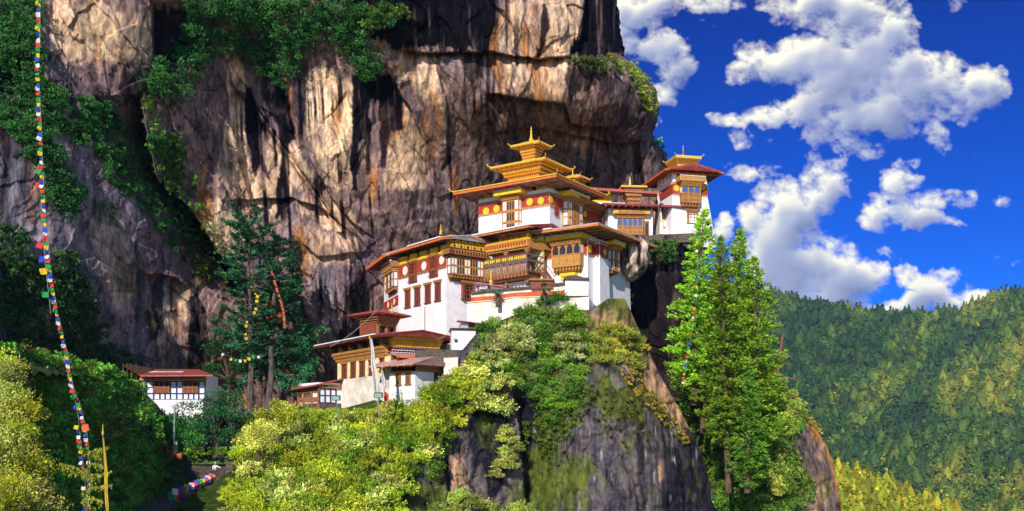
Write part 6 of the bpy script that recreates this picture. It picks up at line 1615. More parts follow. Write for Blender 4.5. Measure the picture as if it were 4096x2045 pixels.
def shrub_mesh(name, seed, base, R=1.0, nc=16, per=70, lsize=0.17, up=0.35, flat=1.0, asp=.20):
    rng = np.random.default_rng(seed)
    d = unit(rng.normal(0, 1, (nc, 3))); d[:, 2] = np.abs(d[:, 2])-0.25
    cen = d*R*rng.uniform(0.35, 0.9, (nc, 1)); rad = R*rng.uniform(0.26, 0.5, nc)
    Q = clump_leaves(cen, rad, per, lsize, rng, flat, asp, up)
    cl = leaf_cols(Q, base, rng, clump_n=per)
    ns = int(nc*2.2); sd = unit(rng.normal(0, 1, (ns, 3))); sd[:, 2] = np.abs(sd[:, 2])-.15; k = 12           # sprigs breaking the outline
    t = np.linspace(.75, 1.0, k)[None, :, None]*rng.uniform(1.05, 1.42, (ns, 1, 1))
    bend = np.array([0, 0, 1.0])*np.linspace(0, 1, k)[None, :, None]**2*rng.uniform(-.1, .22, (ns, 1, 1))
    C = (sd[:, None]*t+bend)*R+rng.normal(0, .05*R, (ns, k, 3)); D = np.repeat(sd[:, None], k, 1)+rng.normal(0, .5, (ns, k, 3))+np.array([0, 0, up])
    Q2 = leaves(C.reshape(-1, 3), D.reshape(-1, 3), lsize*rng.uniform(.5, 1.1, ns*k), asp*.9, rng)
    c2 = leaf_cols(Q2, np.array(base)*np.array([1.1, 1.05, 1]), rng, clump_n=k)
    w = MB()
    for i in range(0, ns, 3): w.tube((0, 0, -.3*R), C[i, -2], .03*R, .008*R, 3)
    WV = np.array(w.v); WF = [f for f in w.f if len(f) == 4]
    WV4 = np.concatenate([WV[list(f)] for f in WF]); nb = len(WV4)
    Qa = np.concatenate([Q.reshape(-1, 3), Q2.reshape(-1, 3), WV4]); ca = np.concatenate([cl, c2, np.ones((nb, 3))*np.array((.10, .055, .03))])
    return mesh_np(name, Qa, np.arange(len(Qa)).reshape(-1, 4), M_LEAF, col=ca)
def scatter_px(poly, n, rng, mind=20):
    xs = [p[0] for p in poly]; ys = [p[1] for p in poly]; out = []; tries = 0
    while len(out) < n and tries < n*60:
        tries += 1; u = rng.uniform(min(xs), max(xs)); v = rng.uniform(min(ys), max(ys))
        if not inpoly(np.array(u), np.array(v), poly): continue
        if any((u-a)**2+(v-b)**2 < mind*mind for a, b in out): continue
        out.append((u, v))
    return np.array(out)
K = lambda pts: [(x*1.59, y*1.59) for x, y in pts]
def plant_all(pts, at, protos, rng, smin, smax, label, cat, group, name='shrub', push=-0.3, used=set()):
    for u, v in pts:
        d = float(at(np.array(u), np.array(v)))+push; pr = protos[rng.integers(len(protos))]
        if pr.name not in used: used.add(pr.name); o = pr
        else: o = pr.copy(); COL.objects.link(o)
        p = P(u, v, d); s = rng.uniform(smin, smax); o.location = p; o.scale = (s*rng.uniform(.85, 1.2), s*rng.uniform(.85, 1.2), s*rng.uniform(.8, 1.1)); o.rotation_euler = (0, 0, rng.uniform(0, 6.28))
        tag(o, label, cat, group)
BR = (0.50, 0.58, 0.03); BR2 = (0.24, 0.40, 0.02); PALE = (0.62, 0.66, 0.15); DG = (0.045, 0.13, 0.03); MG = (0.24, 0.44, 0.03)
rng = np.random.default_rng(77)
bright = [shrub_mesh('shrub', 1, BR, 1.5, 20, 75, .26), shrub_mesh('shrub', 2, BR2, 1.5, 18, 75, .26), shrub_mesh('shrub', 3, PALE, 1.4, 18, 75, .26, asp=.32), shrub_mesh('shrub', 4, BR, 1.3, 15, 80, .24, up=.8)]
slope = K([(598, 1110), (640, 1062), (690, 1012), (738, 1040), (830, 1052), (960, 1040), (1060, 965), (1180, 935), (1262, 965), (1268, 1035), (1190, 1030), (1130, 1070), (1090, 1140), (1035, 1180), (1005, 1286), (1000, 1310), (560, 1310), (610, 1215), (595, 1150)])
plant_all(scatter_px(slope, 165, rng, 31), outcrop_at, bright, rng, .8, 1.35, 'rounded yellow green shrub in the sunlit thicket below the cream lodge', 'shrub', 'sunlit shrubs on the slope below the lodge', push=-.6)
cdark = [shrub_mesh('bush', 11, MG, 1.4, 18, 75, .25), shrub_mesh('bush', 12, (0.13, .28, .03), 1.4, 18, 75, .25, up=.9), shrub_mesh('bush', 13, (0.22, .34, .06), 1.3, 18, 75, .25)]
cen = K([(1185, 900), (1195, 850), (1225, 812), (1290, 800), (1330, 768), (1400, 742), (1440, 785), (1475, 835), (1475, 960), (1440, 1010), (1400, 1060), (1370, 1040), (1330, 990), (1250, 960), (1200, 930)])
plant_all(scatter_px(cen, 100, rng, 24), outcrop_at, cdark, rng, .62, 1.05, 'green bush clinging to the rock under the whitewashed terrace wall', 'bush', 'green bushes on the outcrop below the terrace wall', 'bush')
cp2 = [shrub_mesh('flowering_shrub', 21, (0.58, .60, .22), 1.2, 14, 80, .26, asp=.34), shrub_mesh('flowering_shrub', 22, (.50, .56, .14), 1.2, 14, 80, .25)]
pl = K([(1205, 900), (1240, 850), (1300, 810), (1330, 830), (1340, 880), (1290, 900), (1250, 930)])+[]
pl2 = K([(1395, 850), (1450, 840), (1470, 900), (1420, 930)])
plant_all(np.concatenate([scatter_px(pl, 26, rng, 22), scatter_px(pl2, 9, rng, 26)]), outcrop_at, cp2, rng, .6, .95, 'pale leaved shrub shining among the dark bushes below the terrace wall', 'shrub', 'pale shrubs among the dark bushes', 'flowering_shrub', push=-1.2)
pl = K([(1480, 835), (1545, 815), (1600, 840), (1625, 880), (1600, 930), (1545, 915), (1490, 910)])
rb_ = [shrub_mesh('ridge_shrub', 31, (.48, .46, .05), 1.2, 16, 75, .22, up=.9), shrub_mesh('ridge_shrub', 32, (.36, .42, .06), 1.2, 16, 75, .22, up=.9)]
plant_all(scatter_px(pl, 26, rng, 26), outcrop_at, rb_, rng, .8, 1.2, 'feathery golden green shrub on the sunlit rock nose below the right temple', 'shrub', 'golden shrubs on the rock nose', 'ridge_shrub')
hb = [shrub_mesh('hanging_bush', 51, (.50, .54, .10), 1.2, 14, 75, .24, up=.1)]
plant_all(np.array([(u*1.59, v*1.59) for u, v in ((1275, 1085), (1262, 1105), (1290, 1110), (1300, 1130), (1268, 1140), (1285, 1150), (1262, 1170), (1248, 1195), (1280, 1170))]), outcrop_at, hb, rng, .7, 1.1, 'bright shrub hanging from the dark cleft in the middle of the outcrop', 'shrub', 'bright shrubs hanging in the cleft', 'hanging_bush', push=-1.0)
fb = [shrub_mesh('foot_shrub', 52, (.42, .50, .08), 1.2, 16, 75, .24, up=.6)]
plant_all(np.array([(u*1.59, v*1.59) for u, v in ((1130, 1265), (1160, 1250), (1190, 1268), (1215, 1280), (1150, 1290), (1240, 1290), (1330, 1285), (1300, 1288), (1100, 1290))]), outcrop_at, fb, rng, .9, 1.3, 'sunlit shrub at the very bottom edge in front of the dark rock face', 'shrub', 'sunlit shrubs at the foot of the rock face', 'foot_shrub', push=-1.0)
# big bush of the clipped terrace edge
def hedge():
    rg = np.random.default_rng(5); n = 60; t = rg.random(n)
    u = 1150+420*t; v = 1652-8*t+rg.normal(0, 5, n); c = np.stack([P(a, b, 121.5+2*q) for a, b, q in zip(u, v, rg.random(n))]); r = rg.uniform(.35, .6, n)
    Q = clump_leaves(c, r, 90, .14, rg); tag(mesh_np('hedge', Q.reshape(-1, 3), np.arange(len(Q)*4).reshape(-1, 4), M_LEAF, col=leaf_cols(Q, (.46, .56, .04), rg)), 'clipped yellow green hedge along the lawn before the lodge', 'hedge')
hedge()
# near bushes on the far left, sunlit
near = [shrub_mesh('near_bush', 61, (.58, .62, .04), 2.0, 34, 110, .20, up=.5), shrub_mesh('near_bush', 62, (.60, .62, .12), 2.0, 34, 110, .20, up=.3)]
npts = [(0, 930, 62), (30, 955, 61), (-25, 980, 60), (35, 1010, 58), (60, 1045, 58), (-10, 1060, 56), (50, 1090, 56), (0, 1110, 55), (70, 1130, 57), (20, 1150, 54), (60, 1180, 54), (-15, 1200, 52), (40, 1225, 52), (85, 1230, 54), (10, 1265, 50), (75, 1275, 52), (-30, 1140, 52), (110, 1290, 53)]
for i, (x, y, d) in enumerate(npts):
    o = near[i % 2] if i < 2 else near[i % 2].copy()
    if i >= 2: COL.objects.link(o)
    o.location = P(x*1.59-25, y*1.59, d); s = rng.uniform(.5, .85); o.scale = (s, s, s); o.rotation_euler = (0, 0, rng.uniform(0, 6))
    tag(o, 'near bush glowing pale yellow green along the left edge of the view', 'bush', 'near sunlit bushes on the left')
# masses nobody could count
def mass(name, label, specs, mind=16):
    Qs, Cs = [], []
    for poly, n, at, base, rmin, rmax, per, ls, up, seed, push in specs:
        rg = np.random.default_rng(seed); pts = scatter_px(poly, n, rg, mind if n < 250 else 9)
        d = at(pts[:, 0], pts[:, 1])+push; c = np.stack([(pts[:, 0]-U0)/FP*d, d, (H0-pts[:, 1])/FP*d], -1)
        r = rg.uniform(rmin, rmax, len(c)); c2 = c[:, None]+unit(rg.normal(0, 1, (len(c), 5, 3)))*r[:, None, None]*.8; c2[..., 1] -= .2
        Q = clump_leaves(c2.reshape(-1, 3), np.repeat(r*.55, 5), per, ls, rg, up=up); Qs.append(Q)
        col = leaf_cols(Q, base, rg, .5, per)
        big = np.repeat(1+.5*(rg.random((len(c), 1))*2-1), 5*per*4, 0); hue = np.repeat(rg.random((len(c), 1)), 5*per*4, 0)
        col = col*big*(1+np.array([.5, .12, -.1])*(hue-.5)); Cs.append(col)
    Q = np.concatenate(Qs); C = np.clip(np.concatenate(Cs), 0, 1)
    tag(mesh_np(name, Q.reshape(-1, 3), np.arange(len(Q)*4).reshape(-1, 4), M_LEAF, col=C), label, 'plants', kind='stuff')
topband = K([(470, 0), (930, -10), (1020, 25), (1000, 45), (905, 85), (960, 165), (945, 205), (905, 195), (860, 120), (800, 95), (745, 140), (740, 190), (700, 225), (660, 195), (600, 125), (540, 150), (480, 225), (440, 250), (385, 230), (400, 140), (470, 110)])
l1 = K([(0, -10), (100, -10), (125, 60), (110, 200), (160, 240), (270, 260), (330, 330), (420, 330), (370, 430), (420, 520), (470, 600), (440, 640), (380, 560), (300, 470), (240, 380), (150, 330), (170, 420), (220, 470), (200, 560), (140, 520), (80, 400), (0, 300)])
l2 = K([(0, 560), (60, 590), (120, 700), (150, 640), (190, 640), (230, 760), (290, 880), (350, 900), (370, 960), (120, 950), (60, 900), (0, 880)])
l3 = K([(390, 400), (440, 330), (470, 380), (430, 470), (520, 620), (560, 700), (500, 700), (440, 560)])
l4 = K([(540, 760), (700, 700), (800, 690), (860, 760), (850, 900), (760, 980), (700, 1040), (640, 1050), (560, 1000), (520, 850)])
CG = (0.055, .18, .03); CG2 = (.06, .13, .025)
mass('cliff_shrubbery', 'dark green shrubs clinging to ledges across the cliff', [
    (topband, 340, cliff_at, CG, .6, 1.4, 42, .25, .5, 301, -.9), (l1, 420, cliff_at, CG, .5, 1.1, 36, .23, .4, 302, -.6), (l2, 240, cliff_at, (.045, .11, .025), .6, 1.3, 26, .32, .5, 303, -.8), (l3, 90, cliff_at, (.07, .15, .02), .4, .9, 24, .28, .5, 304, -.5),
    (K([(380, 240), (420, 330), (480, 430), (560, 620), (600, 700), (570, 720), (480, 600), (400, 480), (360, 350)]), 110, cliff_at, (.14, .26, .03), .3, .8, 24, .24, .5, 316, -.4),
    (K([(1532, 138), (1560, 150), (1600, 168), (1625, 195), (1648, 235), (1645, 290), (1625, 265), (1600, 215), (1560, 170)]), 90, cliff_at, (.30, .36, .03), .4, .8, 30, .24, .9, 305, -.6),
    (K([(1430, 150), (1530, 140), (1560, 175), (1500, 180)]), 30, cliff_at, (.10, .13, .03), .4, .8, 30, .24, .9, 306, -.4),
    (K([(1640, 350), (1668, 350), (1668, 372), (1644, 368)]), 9, cliff_at, (.2, .33, .03), .4, .7, 30, .24, .9, 307, -.6),
    (K([(920, 25), (1010, 15), (1030, 40), (960, 60), (900, 70)]), 24, cliff_at, (.15, .24, .02), .4, .8, 26, .26, .6, 308, -1.2),
    (K([(1625, 612), (1700, 608), (1690, 660), (1630, 655)]), 45, cliff_at, (.06, .13, .02), .4, .9, 30, .26, .6, 309, -1.6),
    (K([(1565, 690), (1580, 700), (1585, 760), (1572, 800)]), 8, cliff_at, (.35, .42, .04), .4, .7, 30, .24, .6, 310, -3.6)])
sl = K([(-20, 860), (60, 880), (180, 915), (290, 932), (345, 972), (385, 1025), (408, 1075), (400, 1130), (410, 1190), (400, 1240), (330, 1310), (-20, 1310), (90, 1200), (110, 1050)])
mass('undergrowth', 'tangled green undergrowth covering the shaded slope on the left', [(sl, 620, left_at, (.15, .34, .035), .7, 1.3, 34, .24, .4, 311, -.9), (sl, 130, left_at, (.22, .14, .03), .5, .9, 34, .22, .6, 312, -1.3),
    (K([(395, 1040), (500, 1062), (515, 1120), (420, 1130)]), 40, lambda a, b: a*0+126, (.07, .22, .03), .7, 1.1, 34, .24, .5, 315, 0), (K([(600, 1210), (560, 1310), (420, 1310), (380, 1290), (430, 1215), (500, 1190), (570, 1150)]), 245, grass_at, (.12, .32, .015), .3, .6, 24, .20, 1.0, 313, -.1), (K([(440, 1120), (590, 1130), (600, 1170), (480, 1190)]), 10, grass_at, (.06, .14, .015), .2, .4, 24, .2, 1.0, 314, -.1)])
gul = K([(1690, 905), (1760, 880), (1900, 900), (1960, 960), (2010, 1010), (2020, 1060), (1985, 1110), (2000, 1170), (2040, 1240), (2010, 1286), (1820, 1310), (1790, 1200), (1740, 1100), (1700, 1010)])
mass('outcrop_growth', 'moss, ferns and trailing plants on the rock outcrop', [
    (K([(1340, 1000), (1390, 1050), (1470, 960), (1490, 1000), (1440, 1090), (1400, 1120), (1370, 1150), (1345, 1110)]), 80, outcrop_at, (.13, .24, .02), .25, .7, 22, .20, .2, 331, -.3),
    (K([(1190, 880), (1215, 1000), (1195, 1020), (1165, 940)]), 24, outcrop_at, (.3, .42, .03), .5, .9, 30, .22, .4, 332, -.8),
    (K([(1120, 1080), (1140, 1090), (1105, 1200), (1080, 1200), (1090, 1130)]), 30, outcrop_at, (.12, .26, .03), .5, .9, 30, .22, .4, 333, -.6),
    (K([(1560, 935), (1600, 935), (1640, 985), (1690, 1050), (1735, 1110), (1715, 1115), (1660, 1055), (1600, 990)]), 90, outcrop_at, (.46, .38, .03), .2, .5, 26, .18, 1.0, 334, -.3),
    (K([(1480, 960), (1600, 1000), (1640, 1100), (1560, 1130), (1500, 1060)]), 40, outcrop_at, (.16, .2, .02), .15, .35, 18, .16, .3, 335, -.1),
    (K([(1310, 1060), (1330, 1060), (1330, 1150), (1318, 1150)]), 10, outcrop_at, (.2, .34, .03), .3, .5, 26, .18, .2, 336, -.5)])
mass('terrace_plants', 'low plants along the top of the dark dry stone wall', [(K([(400, 1138), (590, 1128), (592, 1142), (405, 1150)]), 46, lambda a, b: a*0+124.2, (.12, .26, .02), .25, .5, 26, .18, .6, 341, 0), (K([(405, 1180), (440, 1190), (420, 1260), (395, 1250)]), 20, lambda a, b: a*0+121.5, (.08, .2, .03), .4, .8, 28, .2, .5, 342, 0)])
mass('gully_thicket', 'dense green thicket filling the gully between outcrop and buttress', [(gul, 420, butt_at, (.14, .32, .03), .8, 1.5, 36, .26, .5, 321, -1.2),
    (K([(1900, 930), (1990, 990), (2015, 1020), (2000, 1100), (1960, 1060), (1970, 1190), (1990, 1230), (1950, 1250), (1930, 1100)]), 110, butt_at, (.40, .50, .07), .6, 1.2, 40, .24, .6, 322, -2.0),
    (K([(2005, 1010), (2050, 1060), (2065, 1090), (2055, 1085), (2020, 1040)]), 14, butt_at, (.45, .38, .03), .3, .6, 34, .2, .8, 323, -.4),
    (K([(1995, 1120), (2010, 1150), (2045, 1220), (2030, 1240), (1990, 1180)]), 26, butt_at, (.3, .40, .05), .4, .8, 34, .22, .6, 324, -.8)])
def moss_fringe():
    pass

# ------------------------------------------------------------------ conifers and other trees
def conifer(name, label, cat, base, top, r, cb, base_col, seed, group=None, tr=0.42, droop=-0.12, nlev=46, per=5, sp=30, lsz=.42, asp=.20, lean=0.0, bark=None, jitter=.35, flat=False, prof=None):
    rg = np.random.default_rng(seed); t = thing(name, label, cat, base, group)
    b = np.array(base); H_ = np.linalg.norm(np.array(top)-b); ax = (np.array(top)-b)
    tm = MB(); n = 12; pts = [ax*i/n+np.array([.12*math.sin(i*1.7+seed), .12*math.cos(i*1.3+seed), 0])*(0 < i < n) for i in range(n+1)]
    for i in range(n): tm.tube(pts[i], pts[i+1], tr*(1-i/n)**.8+.03, tr*(1-(i+1)/n)**.8+.03, 8)
    Cs, Ds, Ss = [], [], []; fr = np.linspace(cb, .995, nlev)
    for f in fr:
        k = (f-cb)/(1-cb); rr = r*(prof(k) if prof else (1-k)**.75*min(1, .45+k*3.2))
        p0 = ax*f
        for _ in range(rg.integers(per-1, per+2)):
            ph = rg.uniform(0, 6.283); L_ = rr*rg.uniform(.55, 1.12)+.25
            d = np.array([math.cos(ph), math.sin(ph), droop+.25*k+rg.normal(0, .10)])
            q = p0+d*L_; q[2] += .10*L_
            if rg.random() < .55: tm.tube(p0, p0+(q-p0)*.85, .05+.012*L_, .02, 4)
            m = max(5, int(sp*L_/r)); s_ = rg.uniform(.18, 1.0, m)**.8
            side = np.array([-d[1], d[0], 0]); sw = rg.normal(0, 1, m)*.24*L_*(1.05-s_)
            c = p0+d*(s_*L_)[:, None]+side*sw[:, None]; c[:, 2] += .10*L_*s_**2+rg.normal(0, .10, m)
            Cs.append(c); Ds.append(d[None]*.8+side[None]*np.sign(sw)[:, None]*.7+np.array([[0, 0, .28]])); Ss.append(rg.uniform(.7, 1.3, m)*lsz)
    C = np.concatenate(Cs); D = np.concatenate(Ds); S = np.concatenate(Ss)
    # each spray is three crossed blades
    C3 = np.repeat(C, 4, 0)+rg.normal(0, .13, (len(C)*4, 3)); Q = leaves(C3, np.repeat(D, 4, 0), np.repeat(S, 4), asp, rg, jitter)
    tm.build('trunk', bark or M_BARK, t)
    mesh_np('crown', Q.reshape(-1, 3), np.arange(len(Q)*4).reshape(-1, 4), M_LEAF, parent=t, col=leaf_cols(Q, base_col, rg, .4, 4, .2))
    return t
CF = (0.30, 0.46, 0.03)
def tp(u, v, d): return P(u*1.59, v*1.59, d)
conifer('pine_tree', 'bright conifer with its tip against the slim tower, leftmost of the tall group', 'tree', tp(1745, 1020, 134), tp(1772, 530, 134), 5.6, .12, (.36, .60, .03), 401, sp=42, per=6)
conifer('pine_tree', 'tall conifer with bare thin lower trunk in front of the group', 'tree', tp(1832, 1240, 131), tp(1812, 600, 131), 5.2, .20, (.30, .52, .03), 402, sp=42, per=6)
conifer('pine_tree', 'tallest conifer of the group, its dark tip right of the tower', 'tree', tp(1848, 1180, 135), tp(1862, 578, 135), 6.4, .12, (.34, .56, .03), 403, sp=44, nlev=60, per=6)
conifer('pine_tree', 'conifer with long layered branches reaching right towards the far mountain', 'tree', tp(1905, 1150, 133), tp(1900, 650, 133), 6.4, .08, (.38, .60, .03), 404, nlev=40, sp=46, per=6)
conifer('pine_tree', 'shorter conifer with leaning dark trunk behind the tall group', 'tree', tp(1768, 1090, 137), tp(1812, 700, 137), 4.8, .25, (.26, .46, .03), 405, nlev=34)
conifer('pine_tree', 'small dark conifer low in the gully under the tall group', 'tree', tp(1880, 1240, 129), tp(1885, 930, 129), 3.6, .08, (.2, .42, .03), 406, nlev=30)
def dead_tree():
    t = thing('dead_tree', 'bare dead tree with twisted reddish branches on the buttress top', 'tree', tp(1950, 1005, 146)); b = np.array(t.location); m = MB()
    g = lambda u, v: tp(u, v, 146)-b
    m.path([g(1950, 1010), g(1952, 960), g(1958, 910), g(1966, 865), (g(1970, 838))], .42, .08, 7)
    m.path([g(1952, 960), g(1975, 950), g(1995, 952), g(2002, 958)], .2, .05, 6); m.path([g(1956, 930), g(1975, 915), g(1992, 918)], .16, .04, 6); m.path([g(1962, 895), g(1978, 888), g(1986, 878)], .14, .04, 6)
    m.path([g(1960, 905), g(1945, 895), g(1938, 885)], .12, .03, 6); m.path([g(1950, 985), g(1975, 990), g(2000, 1000), g(2012, 1012)], .18, .05, 6); m.path([g(1965, 870), g(1975, 860)], .08, .03, 5)
    m.build('trunk', mat('dead_wood', (.26, .09, .05), .9, .3, 3.0), t)
dead_tree()
pf = lambda k: (.55+.6*math.sin(k*9))*(1-k*.35) if k < .95 else .25
DP = (.03, .13, .04)
conifer('dark_pine', 'flat topped dark pine standing highest before the tan cliff', 'tree', tp(632, 1045, 141), tp(625, 560, 141), 5.4, .30, DP, 411, nlev=19, sp=46, per=6, droop=.02, prof=lambda k: .45+.5*abs(math.sin(k*8.5))*(1-.3*k), bark=M_BARKG, tr=.5, lsz=.5)
conifer('dark_pine', 'dark pine with a reddish upper trunk right of the flat topped pine', 'tree', tp(676, 1035, 140), tp(698, 610, 143), 4.4, .28, (.025, .11, .038), 412, nlev=17, sp=44, per=5, droop=.02, prof=lambda k: .5+.45*abs(math.sin(k*7.5+1))*(1-.3*k), bark=M_BARKG, tr=.5, lsz=.5)
conifer('dark_pine', 'dark feathery conifer nearest the cave shadow right of the two pines', 'tree', tp(745, 1030, 144), tp(735, 640, 146), 4.8, .10, (.03, .15, .055), 413, nlev=26, sp=44, bark=M_BARKG, lsz=.5)
def broad_tree(name, label, base, rx, rz, h, col, seed, group=None, nc=34, per=110, ls=.30, d=None, flat=.5):
    rg = np.random.default_rng(seed); t = thing(name, label, 'tree', base, group)
    m = MB(); m.path([(0, 0, -1.5), (.1, 0, h*.4), (0, .1, h*.8)], .3, .12, 7)
    dr = unit(rg.normal(0, 1, (nc, 3))); c = dr*rg.uniform(.3, .95, (nc, 1))*np.array([rx, rx*.8, rz])+np.array([0, 0, h])
    for i in range(0, nc, 4): m.tube((0, 0, h*.5), c[i]*.9, .10, .03, 5)
    m.build('trunk', M_BARK, t)
    r = rg.uniform(.22, .40, nc)*rx
    Q = clump_leaves(c, r, per, ls, rg, flat, .26, .2, .35)
    mesh_np('crown', Q.reshape(-1, 3), np.arange(len(Q)*4).reshape(-1, 4), M_LEAF, parent=t, col=leaf_cols(Q, col, rg, .4, per))
    return t
broad_tree('spreading_tree', 'broad dark green layered tree right of the white shaded base wall', tp(545, 1125, 127), 5.2, 4.0, 3.6, (.05, .24, .06), 421, nc=46)
broad_tree('broadleaf_tree', 'dark green tree filling the gap below the flat topped pine, left trunk side', tp(575, 1010, 146), 4.2, 7.5, 7, (.04, .17, .045), 422, nc=44, flat=.7)
broad_tree('broadleaf_tree', 'dense dark tree crowding behind the two bare pine trunks', tp(655, 1020, 148), 4.2, 6.5, 7.5, (.035, .15, .045), 423, nc=44, flat=.7)
broad_tree('broadleaf_tree', 'dark green tree beside the gate lodge under the blue cave shadow', tp(735, 1015, 143), 3.8, 6.0, 5.5, (.04, .19, .07), 424, nc=44, flat=.7)
broad_tree('broadleaf_tree', 'round green treetop before the cliff left of the shrine roof', tp(775, 960, 150), 3.4, 5.0, 6.5, (.045, .19, .06), 425, nc=30, flat=.7)
broad_tree('yellow_tree', 'glowing yellow leaved tree rising at the left edge of the sunlit thicket', tp(700, 1085, 120), 2.6, 2.4, 1.8, (.62, .62, .05), 426, nc=30, ls=.24, flat=.8)
broad_tree('yellow_tree', 'pale yellow tree lower left in the thicket above the grass bank', tp(650, 1130, 113), 2.8, 2.2, 1.4, (.58, .60, .10), 427, nc=30, ls=.24, flat=.8)
broad_tree('spruce_sapling', 'upright green sapling poking above the terrace wall coping', tp(1368, 760, 126), .9, 1.9, 1.2, (.05, .15, .04), 428, nc=14, per=70, ls=.22, flat=.9)
broad_tree('wall_bush', 'twiggy grey green bush growing on the terrace wall', tp(1252, 745, 127.5), 1.2, .9, .4, (.14, .18, .09), 429, nc=12, per=60, ls=.18, flat=.8)
# ------------------------------------------------------------------ prayer flags
FC = {'white': (.85, .82, .80), 'red': (.80, .06, .04), 'green': (.02, .38, .10), 'yellow': (.95, .62, .02), 'blue': (.04, .08, .55)}
FM = {k: mat('cloth_'+k, v, .85, .08, 3.0, transl=.35) for k, v in FC.items()}
FM['orange'] = mat('cloth_orange', (.85, .16, .05), .85, .1, 3.0, transl=.3); FM['purple'] = mat('cloth_purple', (.25, .12, .60), .85, .1, 3.0, transl=.3)
_fl = {}
def flag_mesh(colr, var, parent):
    k = (colr, var)
    if k in _fl:
        o = _fl[k].copy(); COL.objects.link(o); o.parent = parent; return o
    rg = random.Random(hash(colr) % 1000+var*17 if False else len(colr)*31+var*17); n = 5
    V = []; 
    a, b, c = rg.uniform(0, 6), rg.uniform(.05, .22), rg.uniform(-.35, .35)
    for i in range(n):
        for j in range(n):
            x = i/(n-1); z = -j/(n-1)
            V.append((-x*(1-.18*abs(c)*-z*-1), b*math.sin(a+x*4+z*3)*x, z*(1-.25*rg.random()*(i == n-1))+c*x*.6))
    F = [(i*n+j, (i+1)*n+j, (i+1)*n+j+1, i*n+j+1) for i in range(n-1) for j in range(n-1)]
    me = bpy.data.meshes.new('flag'); me.from_pydata(V, [], F); me.update(); me.materials.append(FM[colr])
    o = bpy.data.objects.new('flag', me); COL.objects.link(o); o.parent = parent; _fl[k] = o; return o
def flag_string(label, pts, spacing, size, colors, group=None, seed=0, hang=False, skip=0.0, cord=.012, asp=1.0, name='prayer_flag_string', jx=.0):
    """pts: world points; flags fly to the left of a steep cord or hang from a level one"""
    rg = random.Random(seed); pts = [np.array(p, float) for p in pts]
    t = thing(name, label, 'prayer flags', pts[0], group); o0 = pts[0]
    MB().path([p-o0 for p in pts], cord, cord, 5).build('cord', mat('cord', (.35, .30, .22), .9), t)
    seg = [np.linalg.norm(pts[i+1]-pts[i]) for i in range(len(pts)-1)]; tot = sum(seg); n = int(tot/spacing); ci = 0
    for q in range(n):
        s = (q+.5)*spacing; i = 0
        while i < len(seg)-1 and s > seg[i]: s -= seg[i]; i += 1
        p = pts[i]+(pts[i+1]-pts[i])*min(1, s/seg[i])-o0
        c = colors[q % len(colors)]
        if rg.random() < skip: continue
        f = flag_mesh(c, rg.randrange(5), t); k = size*rg.uniform(.8, 1.15)
        f.location = p+np.array([rg.uniform(-jx, jx), 0, 0])
        if hang: f.rotation_euler = (rg.uniform(-.2, .2), rg.uniform(-.10, .10), rg.uniform(-.3, .3)); f.scale = (k, k*.5, k*asp)
        else: f.rotation_euler = (rg.uniform(-.4, .4), rg.uniform(-.25, .25), rg.uniform(-.5, .5)); f.scale = (k, k, k*asp)
    return t
W5 = ['white', 'red', 'green', 'yellow', 'blue']
def up(lst, d0, d1):
    n = len(lst)-1; return [P(x*1.59, y*1.59, d0+(d1-d0)*i/n) for i, (x, y) in enumerate(lst)]
main = up([(102, -40), (102, 0), (100, 100), (98, 170), (100, 240), (105, 330), (108, 420), (113, 510), (120, 600), (128, 670), (136, 730), (146, 790), (158, 840), (170, 890), (178, 940), (190, 1000)], 46, 52)
flag_string('long steep string of small prayer flags crossing the whole left side of the view', main, .235, .205, W5, seed=1)
flag_string('left lower string of prayer flags running down into the yellow sapling', up([(180, 960), (190, 1010), (197, 1050), (199, 1075), (204, 1110), (207, 1150), (214, 1210), (220, 1290)], 52, 54), .30, .2, W5, seed=2, skip=.25)
flag_string('right lower string of prayer flags beside the yellow banner pole', up([(186, 975), (200, 1010), (210, 1050), (219, 1090), (226, 1150), (226, 1215), (226, 1290)], 52, 54), .26, .19, ['blue', 'white', 'red', 'green', 'yellow'], seed=3)
flag_string('thin broken string of flags hanging left of the long prayer flag line', up([(106, 380), (103, 460), (104, 560), (116, 680), (128, 790)], 48.5, 50), .62, .30, ['white', 'green', 'red', 'blue', 'yellow'], seed=8, skip=.3)
o_ = thing('prayer_flag', 'single larger orange red flag on the left lower string', 'prayer flag', P(206*1.59, 1068*1.59, 51.5)); f_ = flag_mesh('orange', 9, o_); f_.scale = (-.38, .38, .38)
# bunting above the grass bank
for k, ((x0, y0), (x1, y1), lab) in enumerate((((2050, 925), (1655, 1085), 'topmost'), ((2045, 940), (1620, 1120), 'second'), ((2035, 960), (1605, 1165), 'third'), ((2025, 980), (1590, 1225), 'lowest'))):
    pts = []
    for i in range(13):
        s = i/12; x = x0+(x1-x0)*s; y = y0+(y1-y0)*s+22*math.sin(math.pi*s)*(.6+.2*k)
        u, v = cA4(x, y); pts.append(P(u, v, 117-10*s))
    flag_string('%s of the four hanging rows of large prayer flags above the grass bank' % lab, pts, .66, .70, [['blue', 'red', 'white', 'purple', 'yellow', 'green'], ['yellow', 'purple', 'blue', 'red', 'green'], ['red', 'blue', 'white', 'yellow', 'purple'], ['blue', 'green', 'yellow', 'red', 'purple']][k], seed=20+k, hang=True, asp=1.25, group='rows of large prayer flags')
flag_string('row of tattered orange cloth hanging down from the dark pine right of the trunks', [P(*A_(F5, x, y), 139) for x, y in ((655, 620), (680, 700), (710, 800), (735, 880), (752, 950), (758, 1045))], .36, .30, ['orange', 'orange', 'red'], seed=31, hang=True, skip=.2)
